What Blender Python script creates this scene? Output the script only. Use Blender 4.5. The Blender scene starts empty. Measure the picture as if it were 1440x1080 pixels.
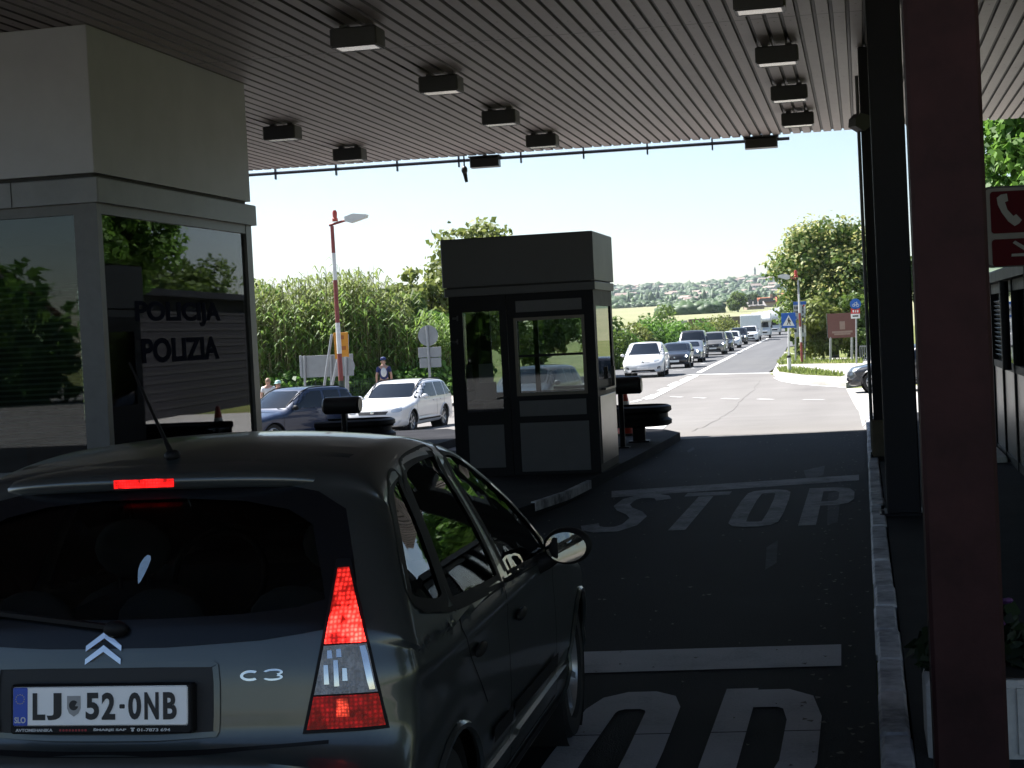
import bpy, bmesh, math, random
import numpy as np
from mathutils import Vector, Matrix, Euler
from mathutils.bvhtree import BVHTree
from mathutils.geometry import delaunay_2d_cdt
R = math.radians
PI = math.pi
rng = random.Random(7)
scene = bpy.context.scene
COL = scene.collection

# ------------------------------------------------------------------ camera
FPX, HY, ROLL, CAMH = 2300.0, 472.0, 0.050, 1.75
YAW = math.atan2(1216 - 720, FPX)          # the lane runs along +Y, the camera looks to the left of it
PITCH = math.atan((540 - HY) / FPX)
CAM = Vector((0, 0, CAMH))
_f = Vector((-math.sin(YAW) * math.cos(PITCH), math.cos(YAW) * math.cos(PITCH), -math.sin(PITCH)))
_r0 = Vector((math.cos(YAW), math.sin(YAW), 0))
_u0 = _r0.cross(_f)
_r = _r0 * math.cos(ROLL) - _u0 * math.sin(ROLL)
_u = _r0 * math.sin(ROLL) + _u0 * math.cos(ROLL)
def ray(px, py):
    return _f + _r * ((px - 720) / FPX) + _u * ((540 - py) / FPX)
def G(px, py, z=0.0):                      # the point of the level z that a sight line meets
    d = ray(px, py); t = (z - CAMH) / d.z
    return CAM + d * t
def Q(px, py, Z):                          # the point at distance Z (along the optical axis)
    return CAM + ray(px, py) * Z
def project(p):
    d = Vector(p) - CAM; Z = d.dot(_f)
    return 720 + FPX * d.dot(_r) / Z, 540 - FPX * d.dot(_u) / Z, Z
cd = bpy.data.cameras.new("Camera"); cam = bpy.data.objects.new("Camera", cd); COL.objects.link(cam)
cd.sensor_fit = 'HORIZONTAL'; cd.sensor_width = 36; cd.lens = 36 * FPX / 1440
cd.clip_start = 0.05; cd.clip_end = 9000
cam.matrix_world = Matrix(((_r.x, _u.x, -_f.x, CAM.x), (_r.y, _u.y, -_f.y, CAM.y), (_r.z, _u.z, -_f.z, CAM.z), (0, 0, 0, 1)))
scene.camera = cam

# ------------------------------------------------------------------ tagging
def tag(o, label=None, cat=None, group=None, kind=None):
    if label: o['label'] = label
    if cat: o['category'] = cat
    if group: o['group'] = group
    if kind: o['kind'] = kind
    return o
def empty(name, loc=(0, 0, 0), rz=0.0, label=None, cat=None, group=None, kind=None):
    o = bpy.data.objects.new(name, None); COL.objects.link(o)
    o.empty_display_size = .2
    o.location = loc; o.rotation_euler = (0, 0, rz)
    return tag(o, label, cat, group, kind)
def copy_tree(o, parent=None):
    c = o.copy(); COL.objects.link(c)
    if parent is not None: c.parent = parent
    for ch in list(o.children): copy_tree(ch, c)
    return c
def link_mesh(name, me, mat, parent=None, smooth=False):
    if mat is not None and len(me.materials) == 0:
        for m in (mat if isinstance(mat, (list, tuple)) else [mat]): me.materials.append(m)
    o = bpy.data.objects.new(name, me); COL.objects.link(o)
    if parent is not None: o.parent = parent
    if smooth: me.polygons.foreach_set('use_smooth', [True] * len(me.polygons))
    return o

# ------------------------------------------------------------------ mesh builder
class MB:
    def __init__(s): s.v = []; s.f = []; s.mi = []; s.m = 0
    def add(s, vs, fs):
        n = len(s.v); s.v += [tuple(v) for v in vs]
        for f in fs: s.f.append(tuple(i + n for i in f)); s.mi.append(s.m)
        return s
    def box(s, c, d, rz=0.0, M=None):
        x, y, z = d[0] / 2, d[1] / 2, d[2] / 2
        vs = [Vector((a * x, b * y, e * z)) for e in (-1, 1) for b in (-1, 1) for a in (-1, 1)]
        if M is not None: vs = [M @ v for v in vs]
        elif rz: vs = [Matrix.Rotation(rz, 3, 'Z') @ v for v in vs]
        c = Vector(c)
        return s.add([v + c for v in vs], [(0, 2, 3, 1), (4, 5, 7, 6), (0, 1, 5, 4), (2, 6, 7, 3), (0, 4, 6, 2), (1, 3, 7, 5)])
    def bb(s, x0, x1, y0, y1, z0, z1):
        return s.box(((x0 + x1) / 2, (y0 + y1) / 2, (z0 + z1) / 2), (x1 - x0, y1 - y0, z1 - z0))
    def bbev(s, x0, x1, y0, y1, z0, z1, b=.02):
        # box with chamfered vertical edges and top
        def loop(e, z): return [(x0 + e + b, y0 + e, z), (x1 - e - b, y0 + e, z), (x1 - e, y0 + e + b, z), (x1 - e, y1 - e - b, z), (x1 - e - b, y1 - e, z), (x0 + e + b, y1 - e, z), (x0 + e, y1 - e - b, z), (x0 + e, y0 + e + b, z)]
        vs = loop(0, z0) + loop(0, z1 - b) + loop(b * .7, z1)
        fs = [tuple(range(7, -1, -1)), tuple(range(16, 24))]
        for k in (0, 8):
            for i in range(8): fs.append((k + i, k + (i + 1) % 8, k + 8 + (i + 1) % 8, k + 8 + i))
        return s.add(vs, fs)
    def tube(s, pts, r, n=8, cap=True, closed=False):
        pts = [Vector(p) for p in pts]; m = len(pts)
        rs = r if isinstance(r, (list, tuple)) else [r] * m
        vs = []; up = None
        for i, p in enumerate(pts):
            if closed: t = pts[(i + 1) % m] - pts[i - 1]
            else: t = pts[min(i + 1, m - 1)] - pts[max(i - 1, 0)]
            if t.length < 1e-9: t = Vector((0, 0, 1))
            t.normalize()
            if up is None:
                up = Vector((0, 0, 1)) if abs(t.z) < .9 else Vector((1, 0, 0))
            a = t.cross(up)
            if a.length < 1e-6: a = t.cross(Vector((0, 1, 0)))
            a.normalize(); b = a.cross(t).normalized(); up = b
            for k in range(n):
                th = 2 * PI * k / n
                vs.append(p + (a * math.cos(th) + b * math.sin(th)) * rs[i])
        fs = []
        for i in range(m if closed else m - 1):
            j = (i + 1) % m
            for k in range(n):
                fs.append((i * n + k, i * n + (k + 1) % n, j * n + (k + 1) % n, j * n + k))
        if cap and not closed:
            fs.append(tuple(range(n - 1, -1, -1))); fs.append(tuple((m - 1) * n + k for k in range(n)))
        return s.add(vs, fs)
    def bar(s, p, q, w, h=None):
        p, q = Vector(p), Vector(q); t = (q - p); L = t.length; h = h or w
        M = t.to_track_quat('Y', 'Z').to_matrix()
        return s.box((p + q) / 2, (w, L, h), M=M)
    def lathe(s, prof, M=None, n=24, c=(0, 0, 0)):
        # prof: (radius, height) along local Z
        vs = []; c = Vector(c)
        for (r, z) in prof:
            for k in range(n):
                v = Vector((r * math.cos(2 * PI * k / n), r * math.sin(2 * PI * k / n), z))
                vs.append((M @ v if M is not None else v) + c)
        fs = []
        for i in range(len(prof) - 1):
            for k in range(n):
                fs.append((i * n + k, i * n + (k + 1) % n, (i + 1) * n + (k + 1) % n, (i + 1) * n + k))
        return s.add(vs, fs)
    def prism(s, poly, f0, f1):
        # poly 2d, f0/f1 map (a,b)->3d for both ends (convex or simple outlines)
        n = len(poly)
        vs = [f0(*p) for p in poly] + [f1(*p) for p in poly]
        fs = [tuple(range(n - 1, -1, -1)), tuple(range(n, 2 * n))] + [(i, (i + 1) % n, n + (i + 1) % n, n + i) for i in range(n)]
        return s.add(vs, fs)
    def sphere(s, c, r, n=12, m=8):
        c = Vector(c); rr = r if isinstance(r, (list, tuple)) else (r, r, r)
        vs = []; fs = []
        for i in range(m + 1):
            th = PI * i / m
            for k in range(n):
                ph = 2 * PI * k / n
                vs.append(c + Vector((rr[0] * math.sin(th) * math.cos(ph), rr[1] * math.sin(th) * math.sin(ph), rr[2] * math.cos(th))))
        for i in range(m):
            for k in range(n): fs.append((i * n + k, (i + 1) * n + k, (i + 1) * n + (k + 1) % n, i * n + (k + 1) % n))
        return s.add(vs, fs)
    def mesh(s, name):
        me = bpy.data.meshes.new(name); me.from_pydata(s.v, [], s.f)
        if any(s.mi): me.polygons.foreach_set('material_index', s.mi)
        me.validate(); return me
    def build(s, name, mat, parent=None, smooth=False, world=False, fixn=True):
        me = s.mesh(name)
        if fixn:
            bm = bmesh.new(); bm.from_mesh(me)
            bmesh.ops.remove_doubles(bm, verts=bm.verts, dist=1e-6)
            bmesh.ops.recalc_face_normals(bm, faces=bm.faces); bm.to_mesh(me); bm.free()
        if world and parent is not None:
            M = Matrix.LocRotScale(parent.location, parent.rotation_euler, parent.scale)
            me.transform(M.inverted())
        o = link_mesh(name, me, mat, parent)
        if smooth: shade(me, smooth if isinstance(smooth, float) else 40.0)
        return o
def shade(me, ang=40.0):
    me.polygons.foreach_set('use_smooth', [True] * len(me.polygons))
    bm = bmesh.new(); bm.from_mesh(me); ca = R(ang)
    for e in bm.edges:
        e.smooth = not (len(e.link_faces) == 2 and e.calc_face_angle(0) > ca)
    bm.to_mesh(me); bm.free()

# ------------------------------------------------------------------ materials
MATS = {}
def srgb(r, g, b):
    def c(u): u /= 255; return u / 12.92 if u <= .04045 else ((u + .055) / 1.055) ** 2.4
    return (c(r), c(g), c(b), 1)
def nmat(name):
    m = bpy.data.materials.new(name); m.use_nodes = True; MATS[name] = m
    nt = m.node_tree; return m, nt, nt.nodes['Principled BSDF']
def N(nt, t, **kw):
    n = nt.nodes.new(t)
    for k, v in kw.items(): setattr(n, k, v)
    return n
def mat(name, col, rough=.5, metal=0.0, spec=.5, var=.12, vscale=6.0, bump=0.0, bscale=60.0, coat=0.0, coords='Object', dirt=0.0):
    """plain material with a little procedural variation of colour and roughness"""
    if name in MATS: return MATS[name]
    m, nt, P = nmat(name); L = nt.links
    c = col if len(col) == 4 else (*col, 1)
    P.inputs['Base Color'].default_value = c
    P.inputs['Roughness'].default_value = rough; P.inputs['Metallic'].default_value = metal
    P.inputs['Specular IOR Level'].default_value = spec
    P.inputs['Coat Weight'].default_value = coat; P.inputs['Coat Roughness'].default_value = .04
    tc = N(nt, 'ShaderNodeTexCoord')
    if var > 0:
        nz = N(nt, 'ShaderNodeTexNoise'); nz.inputs['Scale'].default_value = vscale; nz.inputs['Detail'].default_value = 6; nz.inputs['Roughness'].default_value = .65
        L.new(tc.outputs[coords], nz.inputs['Vector'])
        mr = N(nt, 'ShaderNodeMapRange'); mr.inputs['From Min'].default_value = .3; mr.inputs['From Max'].default_value = .7
        mr.inputs['To Min'].default_value = 1 - var; mr.inputs['To Max'].default_value = 1 + var
        L.new(nz.outputs['Fac'], mr.inputs['Value'])
        mx = N(nt, 'ShaderNodeMix', data_type='RGBA', blend_type='MULTIPLY'); mx.inputs[0].default_value = 1
        mx.inputs[6].default_value = c; L.new(mr.outputs[0], mx.inputs[7]); L.new(mx.outputs[2], P.inputs['Base Color'])
        mr2 = N(nt, 'ShaderNodeMapRange'); mr2.inputs['To Min'].default_value = max(0, rough - var * .5); mr2.inputs['To Max'].default_value = min(1, rough + var * .5)
        L.new(nz.outputs['Fac'], mr2.inputs['Value']); L.new(mr2.outputs[0], P.inputs['Roughness'])
    if bump > 0:
        nb = N(nt, 'ShaderNodeTexNoise'); nb.inputs['Scale'].default_value = bscale; nb.inputs['Detail'].default_value = 4
        L.new(tc.outputs[coords], nb.inputs['Vector'])
        b = N(nt, 'ShaderNodeBump'); b.inputs['Strength'].default_value = bump; b.inputs['Distance'].default_value = .01
        L.new(nb.outputs['Fac'], b.inputs['Height']); L.new(b.outputs[0], P.inputs['Normal'])
    return m
def emis(name, col, strength):
    m, nt, P = nmat(name)
    P.inputs['Base Color'].default_value = (*col[:3], 1); P.inputs['Emission Color'].default_value = (*col[:3], 1)
    P.inputs['Emission Strength'].default_value = strength; P.inputs['Roughness'].default_value = .2
    return m
def glass_mat(name, tint=(.55, .6, .58), refl=1.0, rough=.015):
    """thin pane: see-through with tint, mirror by Fresnel"""
    m, nt, P = nmat(name); L = nt.links; nt.nodes.remove(P)
    out = nt.nodes['Material Output']
    tr = N(nt, 'ShaderNodeBsdfTransparent'); tr.inputs[0].default_value = (*tint, 1)
    gl = N(nt, 'ShaderNodeBsdfGlossy'); gl.inputs['Roughness'].default_value = rough; gl.inputs[0].default_value = (.95, .97, 1, 1)
    fr = N(nt, 'ShaderNodeFresnel'); fr.inputs['IOR'].default_value = 1.75 if refl > 1 else (1.5 if refl == 1 else 1.3)
    mx = N(nt, 'ShaderNodeMixShader'); L.new(fr.outputs[0], mx.inputs[0]); L.new(tr.outputs[0], mx.inputs[1]); L.new(gl.outputs[0], mx.inputs[2])
    L.new(mx.outputs[0], out.inputs[0]); return m
def leaf_mat(name, dark, light, trans=.35, scale=.8):
    """foliage: colour differs leaf by leaf and clump by clump"""
    m, nt, P = nmat(name); L = nt.links
    out = nt.nodes['Material Output']
    geo = N(nt, 'ShaderNodeNewGeometry'); tc = N(nt, 'ShaderNodeTexCoord')
    nz = N(nt, 'ShaderNodeTexNoise'); nz.inputs['Scale'].default_value = scale; nz.inputs['Detail'].default_value = 3
    L.new(tc.outputs['Object'], nz.inputs['Vector'])
    ad = N(nt, 'ShaderNodeMath', operation='ADD'); L.new(geo.outputs['Random Per Island'], ad.inputs[0]); L.new(nz.outputs['Fac'], ad.inputs[1])
    mr = N(nt, 'ShaderNodeMapRange'); mr.inputs['From Min'].default_value = .35; mr.inputs['From Max'].default_value = 1.5; L.new(ad.outputs[0], mr.inputs['Value'])
    mx = N(nt, 'ShaderNodeMix', data_type='RGBA'); mx.inputs[6].default_value = (*dark, 1); mx.inputs[7].default_value = (*light, 1); L.new(mr.outputs[0], mx.inputs[0])
    L.new(mx.outputs[2], P.inputs['Base Color']); P.inputs['Roughness'].default_value = .55; P.inputs['Specular IOR Level'].default_value = .35
    tl = N(nt, 'ShaderNodeBsdfTranslucent'); L.new(mx.outputs[2], tl.inputs[0])
    ms = N(nt, 'ShaderNodeMixShader'); ms.inputs[0].default_value = trans
    L.new(P.outputs[0], ms.inputs[1]); L.new(tl.outputs[0], ms.inputs[2]); L.new(ms.outputs[0], out.inputs[0]); return m

# ------------------------------------------------------------------ text
def text_mesh(txt, size=1.0, bold=0.0, extrude=0.0, align='CENTER', spacing=1.0):
    c = bpy.data.curves.new('lettering', 'FONT'); c.body = txt; c.size = size; c.offset = bold; c.extrude = extrude
    c.align_x = align; c.align_y = 'CENTER'; c.space_character = spacing; c.resolution_u = 4
    o = bpy.data.objects.new('lettering', c); COL.objects.link(o)
    dg = bpy.context.evaluated_depsgraph_get(); me = bpy.data.meshes.new_from_object(o.evaluated_get(dg))
    bpy.data.objects.remove(o); bpy.data.curves.remove(c); me.materials.clear(); return me
def text_fit(txt, w, h, bold=.02, extrude=.001):
    """lettering scaled to exactly w x h, centred on the origin in XY"""
    me = text_mesh(txt, 1.0, bold, extrude)
    co = np.array([v.co[:] for v in me.vertices]); lo, hi = co.min(0), co.max(0)
    me.transform(Matrix.Translation((-(lo[0] + hi[0]) / 2, -(lo[1] + hi[1]) / 2, 0)))
    me.transform(Matrix.Diagonal((w / (hi[0] - lo[0]), h / (hi[1] - lo[1]), 1, 1)))
    return me
def chaikin(p, n=2, closed=True):
    p = [Vector(q) for q in p]
    for _ in range(n):
        o = []
        for i in range(len(p) if closed else len(p) - 1):
            a, b = p[i], p[(i + 1) % len(p)]
            o += [a * .75 + b * .25, a * .25 + b * .75]
        p = o if closed else [p[0]] + o + [p[-1]]
    return p
def catmull(p, n=8, closed=False):
    p = [Vector(q) for q in p]; m = len(p); out = []
    for i in range(m if closed else m - 1):
        g = (lambda k: p[k % m]) if closed else (lambda k: p[max(0, min(m - 1, k))])
        a, b, c, d = g(i - 1), g(i), g(i + 1), g(i + 2)
        for k in range(n):
            t = k / n
            out.append(.5 * ((2 * b) + (c - a) * t + (2 * a - 5 * b + 4 * c - d) * t * t + (3 * b - a - 3 * c + d) * t ** 3))
    if not closed: out.append(p[-1])
    return out
def rnd(poly, r=.06, k=3):
    """outline with softly rounded corners"""
    P = [Vector((q[0], q[1])) for q in poly]; n = len(P); o = []
    for i in range(n):
        a, b, c = P[i - 1], P[i], P[(i + 1) % n]
        u = (a - b); v = (c - b); d = min(r, u.length * .45, v.length * .45); u = b + u.normalized() * d; v = b + v.normalized() * d
        for j in range(k + 1): t = j / k; o.append(u.lerp(b, t).lerp(b.lerp(v, t), t))
    return [tuple(q) for q in o]
def lerp(a, b, t): return a + (b - a) * t
def interp(x, xs, ys): return float(np.interp(x, xs, ys))
def smooth01(a, b, x):
    t = max(0.0, min(1.0, (x - a) / (b - a))); return t * t * (3 - 2 * t)
# ================================================================== light
SUN_EL = R(52); SUN_DIR = Vector((-math.cos(SUN_EL) * .92, math.cos(SUN_EL) * .39, math.sin(SUN_EL)))
sl = bpy.data.lights.new('sun', 'SUN'); so = bpy.data.objects.new('sun', sl); COL.objects.link(so)
sl.energy = 4.6; sl.angle = R(.5); sl.color = (1, .97, .93)
so.rotation_euler = SUN_DIR.to_track_quat('Z', 'Y').to_euler(); so.location = (-40, 0, 60)
w = bpy.data.worlds.new('World'); scene.world = w; w.use_nodes = True
wn = w.node_tree; bg = wn.nodes['Background']
sky = wn.nodes.new('ShaderNodeTexSky'); sky.sky_type = 'NISHITA'; sky.sun_disc = False
sky.sun_elevation = SUN_EL; sky.sun_rotation = math.atan2(SUN_DIR.x, SUN_DIR.y); sky.altitude = 50; sky.air_density = 1.0; sky.dust_density = .35; sky.ozone_density = 1.6
wn.links.new(sky.outputs[0], bg.inputs[0]); bg.inputs[1].default_value = .053
vs = scene.view_settings
scene.display_settings.display_device = 'sRGB'
vs.view_transform = 'Standard'; vs.look = 'None'; vs.exposure = EXPOSURE if 'EXPOSURE' in globals() else 1.6; vs.gamma = 1; vs.use_curve_mapping = False
cy = scene.cycles
cy.use_denoising = True; cy.denoiser = 'OPENIMAGEDENOISE'; cy.max_bounces = 10; cy.diffuse_bounces = 5; cy.glossy_bounces = 4; cy.transmission_bounces = 6; cy.transparent_max_bounces = 16
cy.caustics_reflective = False; cy.caustics_refractive = False; cy.sample_clamp_indirect = 8

# ================================================================== terrain
PY = [-300, 27.2, 33, 40, 51, 77, 95, 119, 150, 170, 200, 260, 340, 400, 900, 3000]
PZ = [0, 0, -.2, -.44, -.56, -.56, -.58, -.46, -.38, -.3, -.1, .5, 2.2, 4.5, 14.4, 20]
def g(x, y):
    z = interp(y, PY, PZ)
    if x < -7:
        z -= min(1.3, .058 * (-7 - x)) * smooth01(29, 43, y) * (1 - smooth01(48, 58, y))
    return z
def GT(px, py, dz=0.0):
    z = 0.0
    for _ in range(40):
        p = G(px, py, z + dz) if ray(px, py).z < -1e-4 else Q(px, py, 300)
        if p.y > 800 or p.y < 0: p = Q(px, py, 500)
        z = z * .4 + g(p.x, p.y) * .6
    return Vector((p.x, p.y, g(p.x, p.y) + dz))
def sheet(name, poly, h, m, parent=None, step=1.5, fn=g, world=False):
    """a sheet following the terrain, h above it, inside an outline"""
    poly = [Vector((p[0], p[1])) for p in poly]
    x0 = min(p.x for p in poly); x1 = max(p.x for p in poly); y0 = min(p.y for p in poly); y1 = max(p.y for p in poly)
    pts = []
    n = len(poly)
    for i in range(n):
        a, b = poly[i], poly[(i + 1) % n]; k = max(1, int((b - a).length / step))
        for j in range(k): pts.append(a.lerp(b, j / k))
    nb = len(pts); edges = [(i, (i + 1) % nb) for i in range(nb)]
    def inside(x, y):
        c = False
        for i in range(n):
            a, b = poly[i], poly[i - 1]
            if (a.y > y) != (b.y > y) and x < (b.x - a.x) * (y - a.y) / (b.y - a.y) + a.x: c = not c
        return c
    yy = y0 + step * .5
    while yy < y1:
        xx = x0 + step * .5
        while xx < x1:
            if inside(xx, yy): pts.append(Vector((xx, yy)))
            xx += step
        yy += step
    v, e, f, *_ = delaunay_2d_cdt(pts, edges, [], 1, 1e-4)
    me = bpy.data.meshes.new(name); me.from_pydata([(p.x, p.y, fn(p.x, p.y) + h) for p in v], [], f)
    bm = bmesh.new(); bm.from_mesh(me); bmesh.ops.recalc_face_normals(bm, faces=bm.faces)
    if bm.faces and sum(fc.normal.z for fc in bm.faces) < 0: bmesh.ops.reverse_faces(bm, faces=bm.faces)
    bm.to_mesh(me); bm.free()
    return link_mesh(name, me, m, parent, smooth=True)
def slab(name, poly, z0, z1, m, parent=None, fn=None):
    """raised island or walkway with kerb faces"""
    fn = fn or (lambda x, y: 0.0)
    b = MB(); poly = [Vector((p[0], p[1])) for p in poly]; n = len(poly)
    bm = bmesh.new(); vs_ = [bm.verts.new((p.x, p.y, fn(p.x, p.y) + z1)) for p in poly]; f = bm.faces.new(vs_)
    if f.normal.z < 0 or f.calc_area() and (f.normal_update() or f.normal.z < 0): f.normal_flip()
    lo = [bm.verts.new((p.x, p.y, fn(p.x, p.y) + z0)) for p in poly]
    for i in range(n):
        bm.faces.new((vs_[i], vs_[(i + 1) % n], lo[(i + 1) % n], lo[i]))
    bmesh.ops.triangulate(bm, faces=[f]); bmesh.ops.recalc_face_normals(bm, faces=bm.faces)
    me = bpy.data.meshes.new(name); bm.to_mesh(me); bm.free()
    return link_mesh(name, me, m, parent)
def ribbon(b, pts, wd, h=.012, fn=g):
    """flat painted strip along ground points"""
    P = [Vector((p[0], p[1])) for p in pts]; L = []
    dense = [P[0]]
    for a, c in zip(P[:-1], P[1:]):
        k = max(1, int((c - a).length / 2.0))
        dense += [a.lerp(c, (j + 1) / k) for j in range(k)]
    vsx = []
    for i, p in enumerate(dense):
        t = dense[min(i + 1, len(dense) - 1)] - dense[max(i - 1, 0)]
        nrm = Vector((-t.y, t.x)).normalized() * (wd / 2)
        # mitre
        if 0 < i < len(dense) - 1:
            t0 = (dense[i] - dense[i - 1]).normalized(); t1 = (dense[i + 1] - dense[i]).normalized()
            cs = max(.35, math.sqrt(max(0, (1 + t0.dot(t1)) / 2))); nrm = nrm / cs
        vsx += [(p.x + nrm.x, p.y + nrm.y, fn(p.x, p.y) + h), (p.x - nrm.x, p.y - nrm.y, fn(p.x, p.y) + h)]
    b.add(vsx, [(2 * i, 2 * i + 1, 2 * i + 3, 2 * i + 2) for i in range(len(dense) - 1)])

def ground_mat(name, stops, scale, rough=.95, bump=.3, fine=40.0, spec=.2, streak=None, strip=None):
    m, nt, P = nmat(name); L = nt.links
    tc = N(nt, 'ShaderNodeTexCoord')
    n1 = N(nt, 'ShaderNodeTexNoise'); n1.inputs['Scale'].default_value = scale; n1.inputs['Detail'].default_value = 8; n1.inputs['Roughness'].default_value = .62
    L.new(tc.outputs['Object'], n1.inputs['Vector'])
    n2 = N(nt, 'ShaderNodeTexNoise'); n2.inputs['Scale'].default_value = fine; n2.inputs['Detail'].default_value = 5
    L.new(tc.outputs['Object'], n2.inputs['Vector'])
    mm = N(nt, 'ShaderNodeMix'); mm.inputs[0].default_value = .3; L.new(n1.outputs['Fac'], mm.inputs[2]); L.new(n2.outputs['Fac'], mm.inputs[3])
    fac = mm.outputs[0]
    if streak:      # wear drawn out along the lane
        mp = N(nt, 'ShaderNodeMapping'); mp.inputs['Scale'].default_value = streak[:3]; L.new(tc.outputs['Object'], mp.inputs[0])
        n3 = N(nt, 'ShaderNodeTexNoise'); n3.inputs['Scale'].default_value = 1; n3.inputs['Detail'].default_value = 5; L.new(mp.outputs[0], n3.inputs['Vector'])
        m4 = N(nt, 'ShaderNodeMix'); m4.inputs[0].default_value = streak[3]; L.new(fac, m4.inputs[2]); L.new(n3.outputs['Fac'], m4.inputs[3]); fac = m4.outputs[0]
    if strip:       # every sheet a little different
        sx = N(nt, 'ShaderNodeSeparateXYZ'); L.new(tc.outputs['Object'], sx.inputs[0]); dv = N(nt, 'ShaderNodeMath', operation='DIVIDE'); dv.inputs[1].default_value = strip[0]; L.new(sx.outputs[0], dv.inputs[0])
        fl = N(nt, 'ShaderNodeMath', operation='FLOOR'); L.new(dv.outputs[0], fl.inputs[0]); wnz = N(nt, 'ShaderNodeTexWhiteNoise', noise_dimensions='1D'); L.new(fl.outputs[0], wnz.inputs['W'])
        m5 = N(nt, 'ShaderNodeMix'); m5.inputs[0].default_value = strip[1]; L.new(fac, m5.inputs[2]); L.new(wnz.outputs['Value'], m5.inputs[3]); fac = m5.outputs[0]
    cr = N(nt, 'ShaderNodeValToRGB'); L.new(fac, cr.inputs[0])
    e = cr.color_ramp.elements
    while len(e) < len(stops): e.new(.5)
    for k, (p, c) in enumerate(stops): e[k].position = p; e[k].color = (*c, 1)
    L.new(cr.outputs[0], P.inputs['Base Color']); P.inputs['Roughness'].default_value = rough; P.inputs['Specular IOR Level'].default_value = spec
    b = N(nt, 'ShaderNodeBump'); b.inputs['Strength'].default_value = bump; b.inputs['Distance'].default_value = .02; L.new(n2.outputs['Fac'], b.inputs['Height']); L.new(b.outputs[0], P.inputs['Normal'])
    return m
M_grass = ground_mat('dry_grass', [(.3, (.16, .15, .05)), (.5, (.13, .16, .045)), (.62, (.24, .22, .085)), (.75, (.30, .26, .12))], .25)
M_field = ground_mat('crop_field', [(.35, (.19, .21, .10)), (.5, (.25, .25, .135)), (.65, (.30, .285, .17))], .012, fine=.4)
M_plaza = ground_mat('bleached_sunlit_asphalt', [(.25, (.125, .117, .110)), (.42, (.180, .169, .159)), (.55, (.205, .193, .182)), (.75, (.26, .245, .231))], .35, rough=.85, fine=90, bump=.15, spec=.3, streak=(.6, .05, 1, .4))  # bleached tone plus sun brightness put into the colour
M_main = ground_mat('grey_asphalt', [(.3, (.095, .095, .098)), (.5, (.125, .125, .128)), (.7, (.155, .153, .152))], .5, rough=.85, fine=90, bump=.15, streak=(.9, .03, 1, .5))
M_lane = ground_mat('dark_shaded_asphalt', [(.25, (.0045, .005, .0065)), (.42, (.008, .0088, .0115)), (.55, (.012, .013, .017)), (.75, (.028, .030, .038))], .9, rough=.8, fine=120, bump=.5, spec=.12, streak=(1.3, .09, 1, .45))  # oily unbleached tone plus canopy shade put into the colour
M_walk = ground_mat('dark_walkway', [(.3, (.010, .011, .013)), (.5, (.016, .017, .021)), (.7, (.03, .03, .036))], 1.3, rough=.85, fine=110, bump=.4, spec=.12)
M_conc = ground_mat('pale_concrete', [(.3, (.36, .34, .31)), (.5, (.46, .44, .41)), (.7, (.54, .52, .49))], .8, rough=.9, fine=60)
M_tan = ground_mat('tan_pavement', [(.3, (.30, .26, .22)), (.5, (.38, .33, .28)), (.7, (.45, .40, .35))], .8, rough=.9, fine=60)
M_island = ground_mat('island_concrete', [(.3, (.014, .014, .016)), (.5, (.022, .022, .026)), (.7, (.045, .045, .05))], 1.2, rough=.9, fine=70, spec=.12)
M_kerbstone = ground_mat('worn_kerb_paint', [(.30, (.05, .052, .06)), (.40, (.20, .205, .23)), (.52, (.46, .47, .51)), (.68, (.70, .71, .74))], 2.2, rough=.7, fine=14, bump=.6)
M_white = ground_mat('road_paint', [(.3, (.55, .54, .52)), (.5, (.72, .71, .69)), (.7, (.8, .79, .78))], 1.2, rough=.7, fine=30)
M_wornpaint = ground_mat('worn_road_paint', [(.30, (.05, .05, .056)), (.44, (.16, .16, .175)), (.60, (.28, .28, .30))], 3.0, rough=.75, fine=24)
M_fresh = ground_mat('lane_paint', [(.28, (.08, .08, .084)), (.38, (.32, .32, .33)), (.48, (.42, .42, .43)), (.7, (.50, .50, .51))], 2.6, rough=.75, fine=60, bump=.4, streak=(5, .5, 1, .25))

# the ground as one sheet, finer near, reaching the horizon
xs = sorted(set([-6000, -3000, -1500, -800, -400, -250, -150, -100, -75] + list(np.arange(-60, 41, 2.5)) + [50, 65, 85, 120, 180, 300, 600, 1200, 3000, 6000]))
ys = sorted(set([-3000, -1000, -400, -200, -100, -70, -50, -35] + list(np.arange(-25, 121, 2.5)) + list(np.arange(125, 205, 5)) + [215, 230, 245, 260, 275, 300, 330, 365, 400, 450, 520, 600, 700, 900, 1300, 2000, 3000, 6000]))
gv = [(x, y, g(x, y) - .06) for y in ys for x in xs]; nx = len(xs)
gf = [(j * nx + i, j * nx + i + 1, (j + 1) * nx + i + 1, (j + 1) * nx + i) for j in range(len(ys) - 1) for i in range(nx - 1)]
me = bpy.data.meshes.new('ground'); me.from_pydata(gv, [], gf)
me.materials.append(M_grass); me.materials.append(M_field)
me.polygons.foreach_set('material_index', [1 if gv[f[0]][1] >= 240 else 0 for f in gf])
tag(link_mesh('ground', me, None, smooth=True), kind='structure')

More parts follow.
